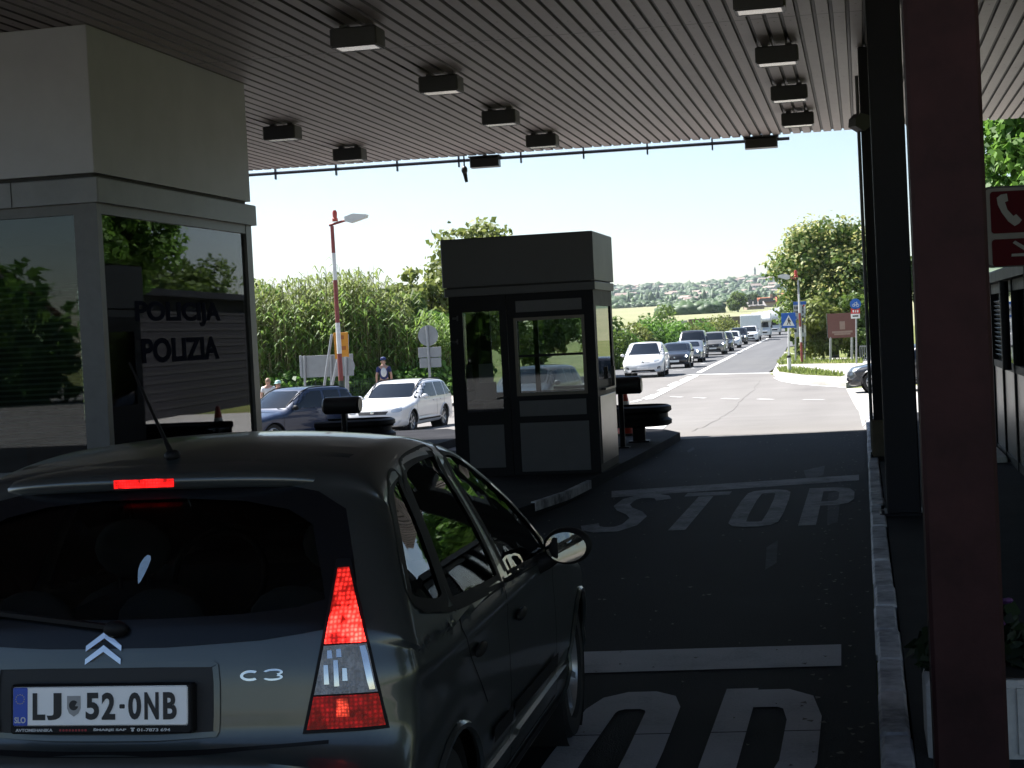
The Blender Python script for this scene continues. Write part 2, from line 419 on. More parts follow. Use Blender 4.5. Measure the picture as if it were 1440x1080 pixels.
# ------------------------------------------------------------------ roads
def edge_y(x): return 27.6 + .05 * x
def shade_y(x): return 26.1 + .22 * max(x, -8)           # front edge of the canopy, and the shadow edge where the asphalt colour darkens
lane_poly = [(-45, -1.5), (-.005, -1.5), (-.005, shade_y(0))] + [(x, shade_y(x)) for x in range(-3, -46, -3)]
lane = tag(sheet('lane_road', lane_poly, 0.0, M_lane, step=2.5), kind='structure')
tag(sheet('rear_road', [(-45, -90), (.1, -90), (.1, -1.51), (-45, -1.51)], 0.0, M_plaza, step=6), kind='structure')  # pale right from the canopy's rear edge, to bounce light under it
pl = [(-.005, shade_y(0) + .005)] + [(-.02, 30.5)] + [tuple(GT(*p).xy) for p in ((1213, 600), (1208, 578), (1197, 560), (1190, 546), (1150, 541), (1120, 538.5), (1098, 534), (1088, 528), (1080, 524.5), (968, 527))]
pl += [(-14.5, 78), (-18, 74), (-21, 65), (-27, 58), (-45, 53)] + [(x, shade_y(x) + .005) for x in range(-45, 0, 3)]
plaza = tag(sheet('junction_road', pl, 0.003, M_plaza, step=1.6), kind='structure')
a = GT(1080, 524.5); b_ = GT(968, 527)
mr_right = [tuple(GT(*p).xy) for p in ((1094, 514), (1100, 503), (1107, 488))] + [(-3.3, 175), (-3.0, 240), (-2, 340), (0, 440)]
mr_left = [(-7, 440), (-11, 340), (-13.5, 240), (-14, 175), (-14.2, 120), (-14.3, 95), (-14.5, 78.02)]
main = tag(sheet('main_road', [(a.x, a.y + .02)] + mr_right + mr_left + [(b_.x, b_.y + .02)], 0.006, M_main, step=2.4), kind='structure')

# ------------------------------------------------------------------ painted markings
b = MB()
def rb(pxs, wd, h=.014):
    ribbon(b, [GT(*p) for p in pxs], wd, h)
rb([(983, 524.2), (1000, 515), (1020, 505.5), (1040, 495), (1060, 485), (1080, 476)], .28)
b.build('centre_line', M_white, main, fixn=False)
b = MB()
rb([(912, 562), (945, 545), (979, 528.5)], .26)
b.build('centre_line', M_white, plaza, fixn=False)
for p, q in (((970, 530), (958, 535.5)), ((952, 537.5), (941, 543)), ((936, 546), (927, 550)), ((921, 555), (906, 561)), ((900, 563), (889, 566))):
    b = MB(); rb([p, q], .2); b.build('lane_dash', M_white, plaza, fixn=False)
for p, q in (((944, 558), (959, 559)), ((976, 559.6), (992, 560.4)), ((1016, 560.8), (1038, 561.5)), ((1065.5, 561.7), (1087, 562.2)), ((1130, 562.5), (1158, 562.5))):
    b = MB(); rb([p, q], .16); b.build('junction_dash', M_white, plaza, fixn=False)
b = MB(); rb([(968, 527.6), (1030, 526.2), (1088, 525)], .75, .02); b.build('give_way_line', M_white, plaza, fixn=False)
for p, q in (((946, 522), (961, 521)), ((973, 518), (983, 516.5)), ((985, 512), (993, 511))):
    b = MB(); rb([p, q], .2); b.build('lane_dash', M_white, main, fixn=False)
b = MB(); rb([(1090, 531.5), (1100, 536), (1120, 540), (1150, 542.5), (1188, 545)], .16); b.build('edge_line', M_white, plaza, fixn=False)
tag(sheet('island_nose', [tuple(GT(*p).xy) for p in ((882, 598), (944, 591), (937, 600), (928, 607), (930, 613), (946, 620.5), (925, 622), (882, 623))], .012, M_white, step=1.0), kind='structure')

# cracks in the pale junction surface
M_crack = mat('crack', (.12, .11, .10), .9, var=.2)
b = MB(); pts = [(1070, 535), (1060, 548), (1045, 560), (1030, 577), (1010, 590), (990, 600), (966, 608)]
rr = random.Random(3); dn = []
for (p, q) in zip(pts[:-1], pts[1:]):
    for k in range(5): dn.append((lerp(p[0], q[0], k / 5) + rr.uniform(-2.0, 2.0), lerp(p[1], q[1], k / 5) + rr.uniform(-.5, .5)))
ribbon(b, [GT(*p) for p in dn], .013, .008)
b.build('surface_crack', M_crack, plaza, fixn=False)

# lane markings: the two bars and the two STOP words, letters 2.45 m long
def strip(poly, name, m, h=.004):
    return sheet(name, poly, h, m, lane, step=.5, fn=lambda x, y: 0.0)
strip([tuple(G(*p).xy) for p in ((700, 921), (1183, 907), (1183, 937), (700, 951))], 'stop_line', M_fresh)
strip([tuple(G(*p).xy) for p in ((860, 691), (1208, 668), (1208, 676), (860, 700))], 'stop_line', M_wornpaint)
def word(y0, x_off, m, seams=False, H=3.2):
    W, pitch, st = .46, .63, .15
    def letter(ox, strokes, rings=()):
        bb_ = MB()
        for s_, closed in strokes:
            P = [Vector((ox + p[0] * W, p[1] * H)) for p in s_]
            n = len(P); vv = []
            for i in range(n):
                a0 = P[i - 1] if (i > 0 or closed) else P[i]; c0 = P[(i + 1) % n] if (i < n - 1 or closed) else P[i]
                # stroke width is stretched along the lane like the letters
                S = lambda q: Vector((q.x, q.y / 2.4))
                t0 = (S(P[i]) - S(a0)); t1 = (S(c0) - S(P[i]))
                t0 = t0.normalized() if t0.length > 1e-6 else t1.normalized(); t1 = t1.normalized() if t1.length > 1e-6 else t0
                tt = (t0 + t1).normalized(); cs = max(.5, math.sqrt((1 + max(-.9, t0.dot(t1))) / 2))
                nn = Vector((-tt.y, tt.x)) * st / 2 / cs
                for sg in (1, -1):
                    q = P[i] + Vector((nn.x, nn.y * 2.4)) * sg
                    yw = y0 + q.y; xw = x_off + q.x; vv.append((xw, yw + .1 * xw, .0045))
            k = n if closed else n - 1
            bb_.add(vv, [(2 * i, 2 * i + 1, (2 * i + 3) % (2 * n), (2 * i + 2) % (2 * n)) for i in range(k)])
        return bb_
    e = .16
    o_ring = [tuple(q) for q in chaikin([(.28, 1 - .07), (.72, 1 - .07), (1 - e, .86), (1 - e, .14), (.72, .07), (.28, .07), (e, .14), (e, .86)], 1)]
    s_line = [(1 - .02, .80), (.86, .89), (.66, .93), (.34, .93), (.17, .85), (.17, .68), (.34, .57), (.66, .45), (.84, .34), (.84, .16), (.66, .07), (.34, .07), (.14, .11), (.02, .2)]
    p_bowl = [(.325, .925), (.60, .925), (.76, .90), (.84, .82), (.84, .63), (.76, .55), (.60, .52), (.325, .52)]
    for k, (nm, st_) in enumerate((('S', [(s_line, 0)]), ('T', [([(0, .93), (1, .93)], 0), ([(.5, .853), (.5, 0)], 0)]), ('O', [(o_ring, 1)]), ('P', [([(.163, .981), (.163, 0)], 0), (p_bowl, 0)]))):
        letter(x_off * 0 + k * pitch, st_).build('painted_letter', m, lane, fixn=False)
    if seams:
        for yy in (1.3, 2.27, 2.92):
            for k in range(2, 4):
                q = MB(); x0 = x_off + k * pitch; q.add([(x0 - .01, y0 + yy + .1 * x0, .0052), (x0 + W + .01, y0 + yy + .1 * (x0 + W), .0052), (x0 + W + .01, y0 + yy + .013 + .1 * (x0 + W), .0052), (x0 - .01, y0 + yy + .013 + .1 * x0, .0052)], [(0, 1, 2, 3)])
                q.build('seam', M_lane, lane, fixn=False)
word(14.2, -2.50, M_wornpaint)
word(4.13, -2.60, M_fresh, seams=True, H=3.85)

# oil stains, patches and tyre-worn paint on the dark lane
M_ghost = ground_mat('ghost_paint', [(.42, (.03, .031, .037)), (.55, (.045, .047, .055)), (.72, (.12, .12, .13))], 4.0, rough=.8, fine=30)
for i, poly in enumerate(([(815, 650), (835, 640), (838, 646), (818, 656)], [(858, 633), (878, 622), (880, 625), (861, 637)], [(1078, 770), (1094, 760), (1092, 792), (1076, 802)], [(1130, 662), (1160, 655), (1158, 668), (1135, 676)], [(1165, 694), (1183, 690), (1178, 735), (1163, 738)], [(966, 634), (975, 629), (977, 632), (968, 637)])):
    strip([tuple(G(*p).xy) for p in poly], 'paint_remnant', M_ghost, .003)

# ------------------------------------------------------------------ right walkway and its kerb stones
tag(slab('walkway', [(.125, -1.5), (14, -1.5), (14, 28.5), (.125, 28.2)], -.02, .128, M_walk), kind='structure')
tag(slab('pavement', [(.125, -90), (14, -90), (14, -1.51), (.125, -1.51)], -.02, .128, M_tan), kind='structure')  # pale stretch of the walkway, likewise made to bounce light forward
kerb = empty('kerb', (0, 0, 0), kind='structure')
y = -6.0; k = 0
while y < 27.9:
    ln = rng.uniform(.5, .8)
    b = MB(); dx = rng.uniform(-.006, .006); dz = rng.uniform(-.008, .006)
    b.bbev(0.0 + dx, .118 + dx, y, y + ln - .012, -.03, .14 + dz, .018)
    b.build('kerb_stone', M_kerbstone, kerb)
    y += ln; k += 1
# grass islands and pavements across the junction
isl = [(1087, 526), (1093, 532.5), (1104, 536), (1130, 539.5), (1190, 543.5), (1212, 540), (1240, 524), (1240, 505), (1150, 507), (1104, 497), (1098, 506)]
ISL = [GT(*p) for p in isl]
tag(slab('pavement', [p.xy for p in ISL], -.05, .13, M_conc, fn=g), kind='structure')
def grass_patch(pxs, dens, name='grass'):
    poly = [GT(*p) for p in pxs]
    return tag(sheet(name, [p.xy for p in poly], .145, M_grass, step=.8), kind='stuff'), poly
GR1 = grass_patch([(1092, 521), (1096, 527), (1128, 531.5), (1182, 534.5), (1190, 532), (1160, 527), (1120, 522.5)], 1)
GR2 = grass_patch([(1092, 513), (1100, 505), (1106, 500), (1150, 509), (1215, 510), (1213, 514.5), (1150, 515), (1110, 516), (1096, 517)], 1)
drv = [tuple(GT(*p).xy) for p in ((1190, 546.5), (1197, 560.5), (1208, 578.5), (1213, 600.5), (1218, 604))] + [(-.02, 30.5), (.5, 28.9), (9, 29.5), (14, 40), (12, 56)]
tag(sheet('driveway', drv, .004, M_conc, step=1.6), kind='structure')
tag(sheet('footpath', [tuple(GT(*p).xy) for p in ((600, 566), (640, 548), (700, 545), (700, 560), (650, 566), (612, 580))], .1, M_tan, step=1.2), kind='structure')
b = MB(); ribbon(b, [GT(*p) for p in ((612, 580), (628, 573), (650, 566))], .18, .11); tag(b.build('kerb', M_conc, fixn=False), kind='structure')

# grit, leaves and paper scraps on the lane: far too many to count
sp = MB(); r2 = random.Random(5)
for i in range(420):
    yy = 5 + 21 * r2.random() ** 1.2; xx = -3.2 + 3.1 * r2.random()
    if r2.random() < .35: xx = -.03 - .35 * r2.random()
    q = r2.uniform(.006, .020); a0 = r2.random() * 6.28
    sp.add([(xx + q * r2.uniform(.5, 1.2) * math.cos(a0 + t), yy + q * 1.2 * math.sin(a0 + t), .006 + .004 * (k % 2)) for k, t in enumerate((0, 1.3, 2.9, 4.4))], [(0, 1, 2, 3)])
tag(sp.build('litter', mat('litter_pale', (.16, .15, .13), .9, var=.5, vscale=.7), fixn=False), kind='stuff')
def onX(px, py, X):
    d = ray(px, py); t = (X - CAM.x) / d.x; return CAM + d * t
def onY(px, py, Y):
    d = ray(px, py); t = (Y - CAM.y) / d.y; return CAM + d * t
# ------------------------------------------------------------------ materials of the crossing
M_soffit = ground_mat('soffit_sheet', [(.22, (.20, .162, .158)), (.42, (.29, .242, .236)), (.58, (.345, .29, .284)), (.75, (.42, .36, .353))], .55, rough=.5, fine=7, bump=.05, spec=.3, streak=(3.0, .25, 1, .4), strip=(.165, .28))
M_groove = mat('soffit_groove', (.055, .046, .044), .6, var=.2)
M_screw = mat('dark_screw', (.03, .028, .028), .5, var=0)
M_roof = mat('roof_sheet', (.18, .17, .17), .6, var=.15)
M_darkst = mat('dark_steel', (.0065, .0065, .010), .55, spec=.18, var=.25, vscale=4, bump=.08, bscale=30)
M_redst = mat('red_brown_steel', (.034, .0145, .0145), .65, spec=.12, var=.4, vscale=3.5, bump=.08, bscale=40)
M_lampbox = mat('lamp_housing', (.035, .035, .04), .45, var=.2)
M_lens = mat('lamp_lens', (.60, .575, .51), .2, metal=.85, var=.15, vscale=14)
M_pipe = mat('edge_pipe', (.05, .055, .08), .35, metal=.3, var=.15)
M_fasc = mat('pale_fascia', (.37, .375, .43), .45, var=.08, vscale=1.5)
M_band = mat('grey_band', (.20, .21, .24), .4, var=.15, vscale=2.5)
M_frame = mat('grey_frame', (.10, .10, .108), .38, metal=.2, var=.15)
M_seal = mat('black_seal', (.008, .008, .009), .6, var=0)
M_panel = mat('grey_panel', (.062, .061, .072), .45, var=.12, vscale=3)
M_dfasc = mat('dark_fascia', (.030, .030, .038), .45, var=.12, vscale=2)
M_win = glass_mat('window_glass', (.50, .55, .54), 1)
M_win2 = glass_mat('booth_glass', (.72, .76, .76), 1)
M_inner = mat('interior_wall', (.10, .105, .10), .8, var=.15)
M_desk = mat('desk_wood', (.12, .08, .05), .5, var=.2)
M_slat = mat('blind_slat', (.60, .62, .60), .5, var=.06)
M_letter = mat('navy_lettering', (.006, .008, .024), .9, spec=.05, var=0)
M_alu = mat('brushed_metal', (.15, .15, .155), .32, metal=.7, var=.15, vscale=3)
M_paper = mat('paper', (.7, .7, .68), .8, var=.03)
M_black = mat('black_plastic', (.012, .012, .014), .4, var=.1)
M_concpot = ground_mat('cast_concrete', [(.3, (.48, .47, .45)), (.5, (.58, .57, .55)), (.7, (.66, .65, .63))], 3, fine=40)

# ------------------------------------------------------------------ canopy
canopy = empty('canopy', (0, edge_y(-9), 0), label='wide flat border canopy with ribbed sheet soffit shading the lanes', cat='canopy')
oy = canopy.location.y
X0, X1, YB = -12.4, 13.0, 1.0  # unseen side and rear edges placed to control the light underneath
b = MB(); zc = 4.85; pit = .165; x = X1
scr = []
while x > X0:
    xs_ = [x, x - .120, x - .128, x - .156, x - .165]; zs_ = [zc, zc, zc + .03, zc + .03, zc]
    for k in range(4):
        b.m = 1 if k in (1, 2, 3) else 0
        b.add([(xs_[k], YB - oy, zs_[k]), (xs_[k], edge_y(xs_[k]) - oy, zs_[k]), (xs_[k + 1], edge_y(xs_[k + 1]) - oy, zs_[k + 1]), (xs_[k + 1], YB - oy, zs_[k + 1])], [(0, 1, 2, 3)])
    if x > -13:
        row = int(round((X1 - x) / pit))
        for q in range(9):
            yq = edge_y(x) - .35 - q * 2.6 - (.55 if row % 2 else 0) - (.25 if row % 3 == 0 else 0)
            if yq > 5: scr.append((x - .059, yq - oy))
        for yq in (17.1, 8.4): scr.append((x - .059, yq + .05 * x - oy + .12))
    x -= pit
b.m = 0
me = b.mesh('soffit'); so_ = link_mesh('soffit', me, [M_soffit, M_groove], canopy)
b = MB()
for sx, sy in scr: b.add([(sx + .012 * math.cos(t * PI / 3), sy + .012 * math.sin(t * PI / 3), zc - .003) for t in range(6)], [tuple(range(6))])
b.build('screw_heads', M_screw, canopy, fixn=False)['kind'] = 'stuff'
for yq in (17.0, 8.3):
    b = MB(); pts = [(X1, yq + .05 * X1 - oy), (X0, yq + .05 * X0 - oy)]
    b.add([(pts[0][0], pts[0][1], zc - .002), (pts[0][0], pts[0][1] + .022, zc - .002), (pts[1][0], pts[1][1] + .022, zc - .002), (pts[1][0], pts[1][1], zc - .002)], [(0, 1, 2, 3)])
    b.build('sheet_joint', M_screw, canopy, fixn=False)
b = MB(); pl_ = [(X0, YB), (X1, YB), (X1, edge_y(X1) - .03), (X0, edge_y(X0) - .03)]
b.prism(pl_, lambda p, q: (p, q - oy, zc + .045), lambda p, q: (p, q - oy, zc + .62)); b.build('roof_deck', M_roof, canopy)
# edge pipe with hangers
b = MB(); xa, xb = -12.3, -1.05
b.tube([(xa, edge_y(xa) + .12 - oy, zc - .06), (xb, edge_y(xb) + .12 - oy, zc - .06)], .028, 8)
b.build('edge_pipe', M_pipe, canopy, smooth=True)
for px in (388, 472, 557, 643, 730, 818, 908, 1000):
    p = onY(px, 215, 27.3); p = Vector((p.x, edge_y(p.x) + .12 - oy, zc))
    q = MB(); q.bb(p.x - .012, p.x + .012, p.y - .03, p.y + .03, zc - .17, zc + .03); q.build('pipe_hanger', M_pipe, canopy)

# ------------------------------------------------------------------ floodlights under the canopy
def floodlight():
    r = empty('ceiling_lamp', (0, 0, 0))
    b = MB(); w_, d_, h_ = .235, .16, .10
    top = [(-w_, -d_), (w_, -d_), (w_, d_), (-w_, d_)]
    b.bbev(-w_, w_, -d_, d_, -.215, -.04, .014); b.build('housing', M_lampbox, r)
    b = MB(); b.bb(-.20, .20, -.125, .125, -.224, -.214); b.build('lens', M_lens, r)
    for sx in (-1, 1):
        b = MB(); b.bb(sx * .13 - .035, sx * .13 + .035, -.05, .05, -.045, 0); b.build('bracket', M_lampbox, r)
    b = MB(); b.bb(-.222, .222, -.147, -.125, -.228, -.2145); b.bb(-.222, .222, .125, .147, -.228, -.2145); b.bb(-.222, -.2, -.125, .125, -.228, -.2145); b.bb(.2, .222, -.125, .125, -.228, -.2145); b.build('lens_frame', M_lampbox, r)
    return r
lamp0 = floodlight()
rows = [(-.80, [15.38, 18.59, 21.74, 24.6], 'right-hand row by the columns', ['nearest and largest', 'second', 'third', 'last']),
        (-4.69, [15.41, 18.65, 21.88, 24.86], 'middle row above the booth', ['nearest and largest', 'second', 'third', 'last']),
        (-7.76, [21.69, 24.75], 'short row beside the police office', ['nearer', 'farther'])]
first = True
for X, yy, what, nth in rows:
    for y_, nn in zip(yy, nth):
        o = lamp0 if first else copy_tree(lamp0); first = False
        o.location = (X, y_, zc - .002)
        tag(o, f'{nn} boxy grey ceiling floodlight of the {what}', 'floodlight', 'floodlights under the canopy')
# outward floodlights hung under the edge
def edge_light(px, py, lab, w_=.25):
    p = onY(px, py, 27.5); p = Vector((p.x, edge_y(p.x) + .06, p.z))
    r = empty('edge_floodlight', (p.x, p.y, p.z), 0.05, lab, 'floodlight', 'floodlights on the canopy edge')
    b = MB(); b.bbev(-w_, w_, -.12, .13, -.09, .08, .02); b.build('housing', M_black, r)
    b = MB(); b.bb(-w_ - .02, w_ + .02, -.14, .15, .081, .10); b.build('hood', M_lampbox, r)
    b = MB(); b.bb(-w_ + .03, w_ - .03, .131, .138, -.07, .06); b.build('lens', M_lens, r)
    b = MB(); b.bb(-.03, .03, -.03, .03, .10, zc - p.z + .03); b.build('bracket', M_lampbox, r)
edge_light(685, 229, 'dark floodlight under the canopy edge above the dark booth')
edge_light(1070, 200, 'dark floodlight under the canopy edge above the queue of cars', .27)
# camera hanging from the edge
p = onY(653, 244, 27.3); p = Vector((p.x, edge_y(p.x) + .05, p.z))
r = empty('hanging_camera', p, 0, 'small grey surveillance camera hanging on a rod from the canopy edge', 'camera')
b = MB(); b.tube([(0, 0, .1), (0, 0, zc - p.z + .02)], .014, 8); b.build('rod', M_pipe, r)
b = MB(); b.sphere((0, 0, .06), (.055, .06, .075)); b.build('housing', M_lampbox, r, smooth=True)
b = MB(); b.tube([(0, .0, .03), (.015, .05, -.14)], [.04, .028], 10); b.build('lens_barrel', M_black, r, smooth=True)

# ------------------------------------------------------------------ columns
def column(name, X, Y, w_, m, lab, base=True):
    r = empty(name, (X, Y, .128), 0, lab, 'column')
    b = MB(); h = w_ / 2
    b.bbev(-h, h, -h, h, 0.0, zc - .128 - .002, .012); b.build('shaft', m, r)
    if base:
        b = MB(); b.bbev(-h - .06, h + .06, -h - .06, h + .06, .0, .022, .01)
        for sx in (-1, 1):
            for sy in (-1, 1): b.tube([(sx * (h + .035), sy * (h + .035), .02), (sx * (h + .035), sy * (h + .035), .05)], .014, 6)
        b.build('base_plate', m, r)
    return r
column('steel_column', .285, 5.5, .23, M_redst, 'dark red square steel column close by, in front of the planter')
c2 = column('steel_column',   .27, 13.8, .27, M_darkst, 'black steel column standing behind the red column')
c3 = column('steel_column', .215, 19.4, .27, M_darkst, 'slim dark column at the kerb, carrying a spotlight, behind the black column')
b = MB(); b.bbev(-.17, .17, -.17, .17, .023, .44, .02); b.build('plinth', mat('plinth_paint', (.10, .08, .05), .7, var=.3), c3)
b = MB(); b.tube([(-.16, -.10, .1), (-.16, -.10, 4.4)], .02, 8); b.build('conduit', M_panel, c3, smooth=True)
p = onY(1208, 172, 19.2)
r = empty('spotlight', p, R(35), 'black spotlight fixed to the slim dark column under the soffit', 'spotlight')
b = MB(); b.prism([(-.1, -.05), (.02, -.11), (.11, -.05), (.11, .07), (-.02, .10), (-.09, .04)], lambda a, c: (a, -.07, c), lambda a, c: (a, .07, c)); b.build('housing', M_black, r)
b = MB(); b.bar((.05, 0, 0), (.15, .08, -.02), .03); b.build('bracket', M_black, r)

# ------------------------------------------------------------------ traffic islands under the booths
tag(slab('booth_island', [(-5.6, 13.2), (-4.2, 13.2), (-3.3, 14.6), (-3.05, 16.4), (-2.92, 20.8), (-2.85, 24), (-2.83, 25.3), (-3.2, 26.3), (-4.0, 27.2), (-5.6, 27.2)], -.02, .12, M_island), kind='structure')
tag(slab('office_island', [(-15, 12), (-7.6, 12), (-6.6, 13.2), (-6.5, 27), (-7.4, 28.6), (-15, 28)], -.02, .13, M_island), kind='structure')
b = MB(); pts = [(-3.19, 15.5), (-3.04, 16.45), (-2.99, 17.6)]
for a, c in zip(pts[:-1], pts[1:]): b.bar((a[0], a[1], .085), (c[0], c[1], .085), .05, .09)
tag(b.build('kerb', M_kerbstone), kind='structure')

# ------------------------------------------------------------------ police office
PX, PY0, PY1, PXL = -6.95, 14.2, 18.2, -15.2
office = empty('police_office', (PX, PY0, 0), 0, 'large police office with pale fascia and dark framed windows, behind the hatchback', 'office building')
def OP(b, name, m, smooth=False): return b.build(name, m, office, world=True, smooth=smooth)
b = MB(); b.bbev(PXL, PX, PY0, PY1, 3.47, zc - .003, .008); OP(b, 'fascia', M_fasc)
b = MB(); b.bb(PXL, PX - .05, PY0 + .05, PY1 - .05, 3.425, 3.47); OP(b, 'shadow_gap', M_seal)
b = MB(); b.bbev(PXL, PX + .045, PY0 - .045, PY1 + .05, 3.19, 3.425, .01); OP(b, 'band', M_band)
for yy in (PY0 - .0475,):
    b = MB(); b.bb(-7.79, -7.784, yy - .003, yy + .001, 3.19, 3.423); OP(b, 'band_joint', M_seal)
# frame: posts, head and sill
SZ = .68; HZ = 3.09
b = MB()
b.bb(PX - .13, PX - .0, PY0, PY0 + .10, .13, 3.19)            # corner post
OP(b, 'corner_post', M_frame)
b = MB(); b.bb(PX - .24, PX - .135, PY0 + .01, PY0 + .09, .13, 3.19); OP(b, 'mullion', M_frame)
b = MB(); b.bb(PX - .135, PX - .13, PY0 + .03, PY0 + .08, .13, 3.19); OP(b, 'seal', M_seal)
b = MB(); b.bb(PX - .09, PX - .01, PY1 - .17, PY1 - .0, .13, 3.19); OP(b, 'end_post', M_frame)
b = MB(); b.bb(PX - .08, PX - .015, PY0 + .1, PY1 - .17, HZ, 3.19); OP(b, 'window_head', M_frame)
b = MB(); b.bb(PX - .08, PX - .005, PY0 + .1, PY1 - .17, SZ - .08, SZ); OP(b, 'window_sill', M_frame)
b = MB(); b.bb(PX - .08, PX - .02, PY0 + .1, PY1 - .17, .13, SZ - .08); OP(b, 'lower_panel', M_panel)
b = MB(); b.bb(PXL, PX - .24, PY0 + .02, PY0 + .09, HZ, 3.19); OP(b, 'front_head', M_frame)
b = MB(); b.bb(PXL, PX - .24, PY0 + .01, PY0 + .09, SZ - .08, SZ); OP(b, 'front_sill', M_frame)
b = MB(); b.bb(PXL, PX - .24, PY0 + .025, PY0 + .09, .13, SZ - .08); OP(b, 'front_panel', M_panel)
b = MB(); b.bb(-9.5, -9.38, PY0 + .012, PY0 + .085, SZ, HZ); OP(b, 'mullion', M_frame)
b = MB(); b.bb(PX - .055, PX - .045, PY0 + .1, PY1 - .17, SZ, HZ); OP(b, 'window_pane', M_win)
b = MB(); b.bb(-9.38, PX - .24, PY0 + .05, PY0 + .06, SZ, HZ); OP(b, 'window_pane', M_win)
b = MB(); b.bb(PXL, -9.5, PY0 + .05, PY0 + .06, SZ, HZ); OP(b, 'window_pane', M_win)
# back face: panes between posts, low wall
b = MB(); b.bb(PXL, PX - .1, PY1 - .1, PY1 - .03, .13, 1.0); OP(b, 'back_wall', M_inner)
b = MB(); b.bb(PXL, -9.2, PY1 - .1, PY1 - .03, 1.0, 3.19); OP(b, 'back_wall', M_inner)
b = MB(); b.bb(-9.2, PX - .1, PY1 - .1, PY1 - .03, 2.55, 3.19); OP(b, 'back_wall', M_inner)
for xx in (-8.45, -7.75): 
    b = MB(); b.bb(xx - .05, xx + .05, PY1 - .1, PY1 - .03, 1.0, 2.55); OP(b, 'back_mullion', M_frame)
b = MB(); b.bb(-9.2, PX - .1, PY1 - .07, PY1 - .06, 1.0, 2.55); OP(b, 'window_pane', M_win2)
b = MB(); b.bb(PXL, PXL + .1, PY0 + .1, PY1 - .1, .13, 3.19); OP(b, 'side_wall', M_inner)
b = MB(); b.bb(PXL + .1, PX - .1, PY0 + .1, PY1 - .1, .13, .2); OP(b, 'office_floor', M_inner)
b = MB(); b.bb(PXL + .1, PX - .1, PY0 + .1, PY1 - .1, 3.12, 3.188); OP(b, 'office_ceiling', M_inner)
# blinds
for nm, rng_ in (('side', None), ('front', None)):
    if nm == 'side':
        bl = MB(); z = 3.03
        while z > 1.78:
            bl.box((PX - .17, (PY0 + PY1) / 2 - .05, z), (.028, 3.4, .003), M=Matrix.Rotation(R(38), 3, 'Y')); z -= .042
        bl.bb(PX - .185, PX - .155, PY0 + .2, PY1 - .27, 1.74, 1.765); OP(bl, 'blind', M_slat)
    else:
        bl = MB(); z = 2.45
        while z > .9:
            bl.box((-8.25, PY0 + .16, z), (2.05, .03, .003), M=Matrix.Rotation(R(-38), 3, 'X')); z -= .052
        OP(bl, 'blind', M_slat)
# desk, screens and paper inside
b = MB(); b.bb(-8.6, PX - .3, PY0 + 1.3, PY1 - .3, .86, .9); b.bb(-8.55, -8.5, PY0 + 1.35, PY1 - .35, .2, .86); OP(b, 'counter', M_desk)
for (yy, xx) in ((16.0, -7.6), (17.2, -7.8)):
    b = MB(); b.bb(xx - .02, xx + .02, yy - .26, yy + .26, 1.02, 1.36); b.bb(xx - .03, xx + .03, yy - .03, yy + .03, .9, 1.02); b.bb(xx - .1, xx + .1, yy - .1, yy + .1, .901, .915); OP(b, 'monitor', M_black)
b = MB(); b.tube([(PX - .35, 17.0, .9), (PX - .35, 17.0, 1.12), (PX - .35, 17.0, 1.16), (PX - .35, 17.0, 1.26)], [.035, .035, .015, .012], 10); OP(b, 'bottle', M_black, True)
b = MB(); b.bb(PX - .07, PX - .062, 17.2, 17.45, .95, 1.45); OP(b, 'notice', M_black)
# lettering on the pane: two words, mapped on the glass
def on_glass(txt, px0, px1, pyT, pyB, bold=.035):
    a = onX(px0, (pyT + pyB) / 2, PX); c = onX(px1, (pyT + pyB) / 2, PX); t = onX((px0 + px1) / 2, pyT, PX); d = onX((px0 + px1) / 2, pyB, PX)
    me = text_fit(txt, c.y - a.y, t.z - d.z, bold, .002)
    M = Matrix(((0, 0, 1, PX - .042), (1, 0, 0, (a.y + c.y) / 2), (0, 1, 0, (t.z + d.z) / 2), (0, 0, 0, 1)))
    me.transform(Matrix.Translation((-PX, -PY0, 0)) @ M)
    link_mesh('window_lettering', me, M_letter, office)
on_glass('POLICIJA', 196, 315, 424, 459)
on_glass('POLIZIA', 205, 313, 474, 508)

# ------------------------------------------------------------------ central booth
BY0, BY1 = 18.6, 20.0
BX0, BX1 = onY(634, 500, BY0).x, onY(841, 560, BY0).x
booth = empty('passport_booth', ((BX0 + BX1) / 2, BY0, .12), 0, 'narrow dark control booth with window and door on the island between lanes', 'booth')
def BP(b, name, m, parent=None, smooth=False):
    o = b.build(name, m, booth, world=True, smooth=smooth)
    if parent is not None: o.parent = parent
    return o
b = MB(); b.bbev(BX0 - .05, BX1 + .03, BY0 - .05, BY1 + .05, 2.345, 2.905, .012); BP(b, 'roof_fascia', M_dfasc)
b = MB(); b.bb(BX0 - .01, BX1 - .01, BY0 - .01, BY1 + .01, 2.33, 2.345); BP(b, 'shadow_gap', M_seal)
b = MB(); b.bbev(BX0 - .035, BX1 + .03, BY0 - .035, BY1 + .035, 2.235, 2.33, .008); BP(b, 'band', M_dfasc)
def fr(px0, px1, py0, py1):     # rectangle of the front face from its pixels
    a = onY(px0, (py0 + py1) / 2, BY0); c = onY(px1, (py0 + py1) / 2, BY0); t = onY((px0 + px1) / 2, py0, BY0); d = onY((px0 + px1) / 2, py1, BY0)
    return a.x, c.x, d.z, t.z
Wl = fr(653, 705, 438, 579); Wm = fr(729, 820, 449, 551); Tp = fr(725, 818, 421, 437); Mp = fr(731, 825, 562, 584); Lp = fr(733, 830, 593, 662); Ll = fr(660, 710, 598, 658)
zt_ = 2.235
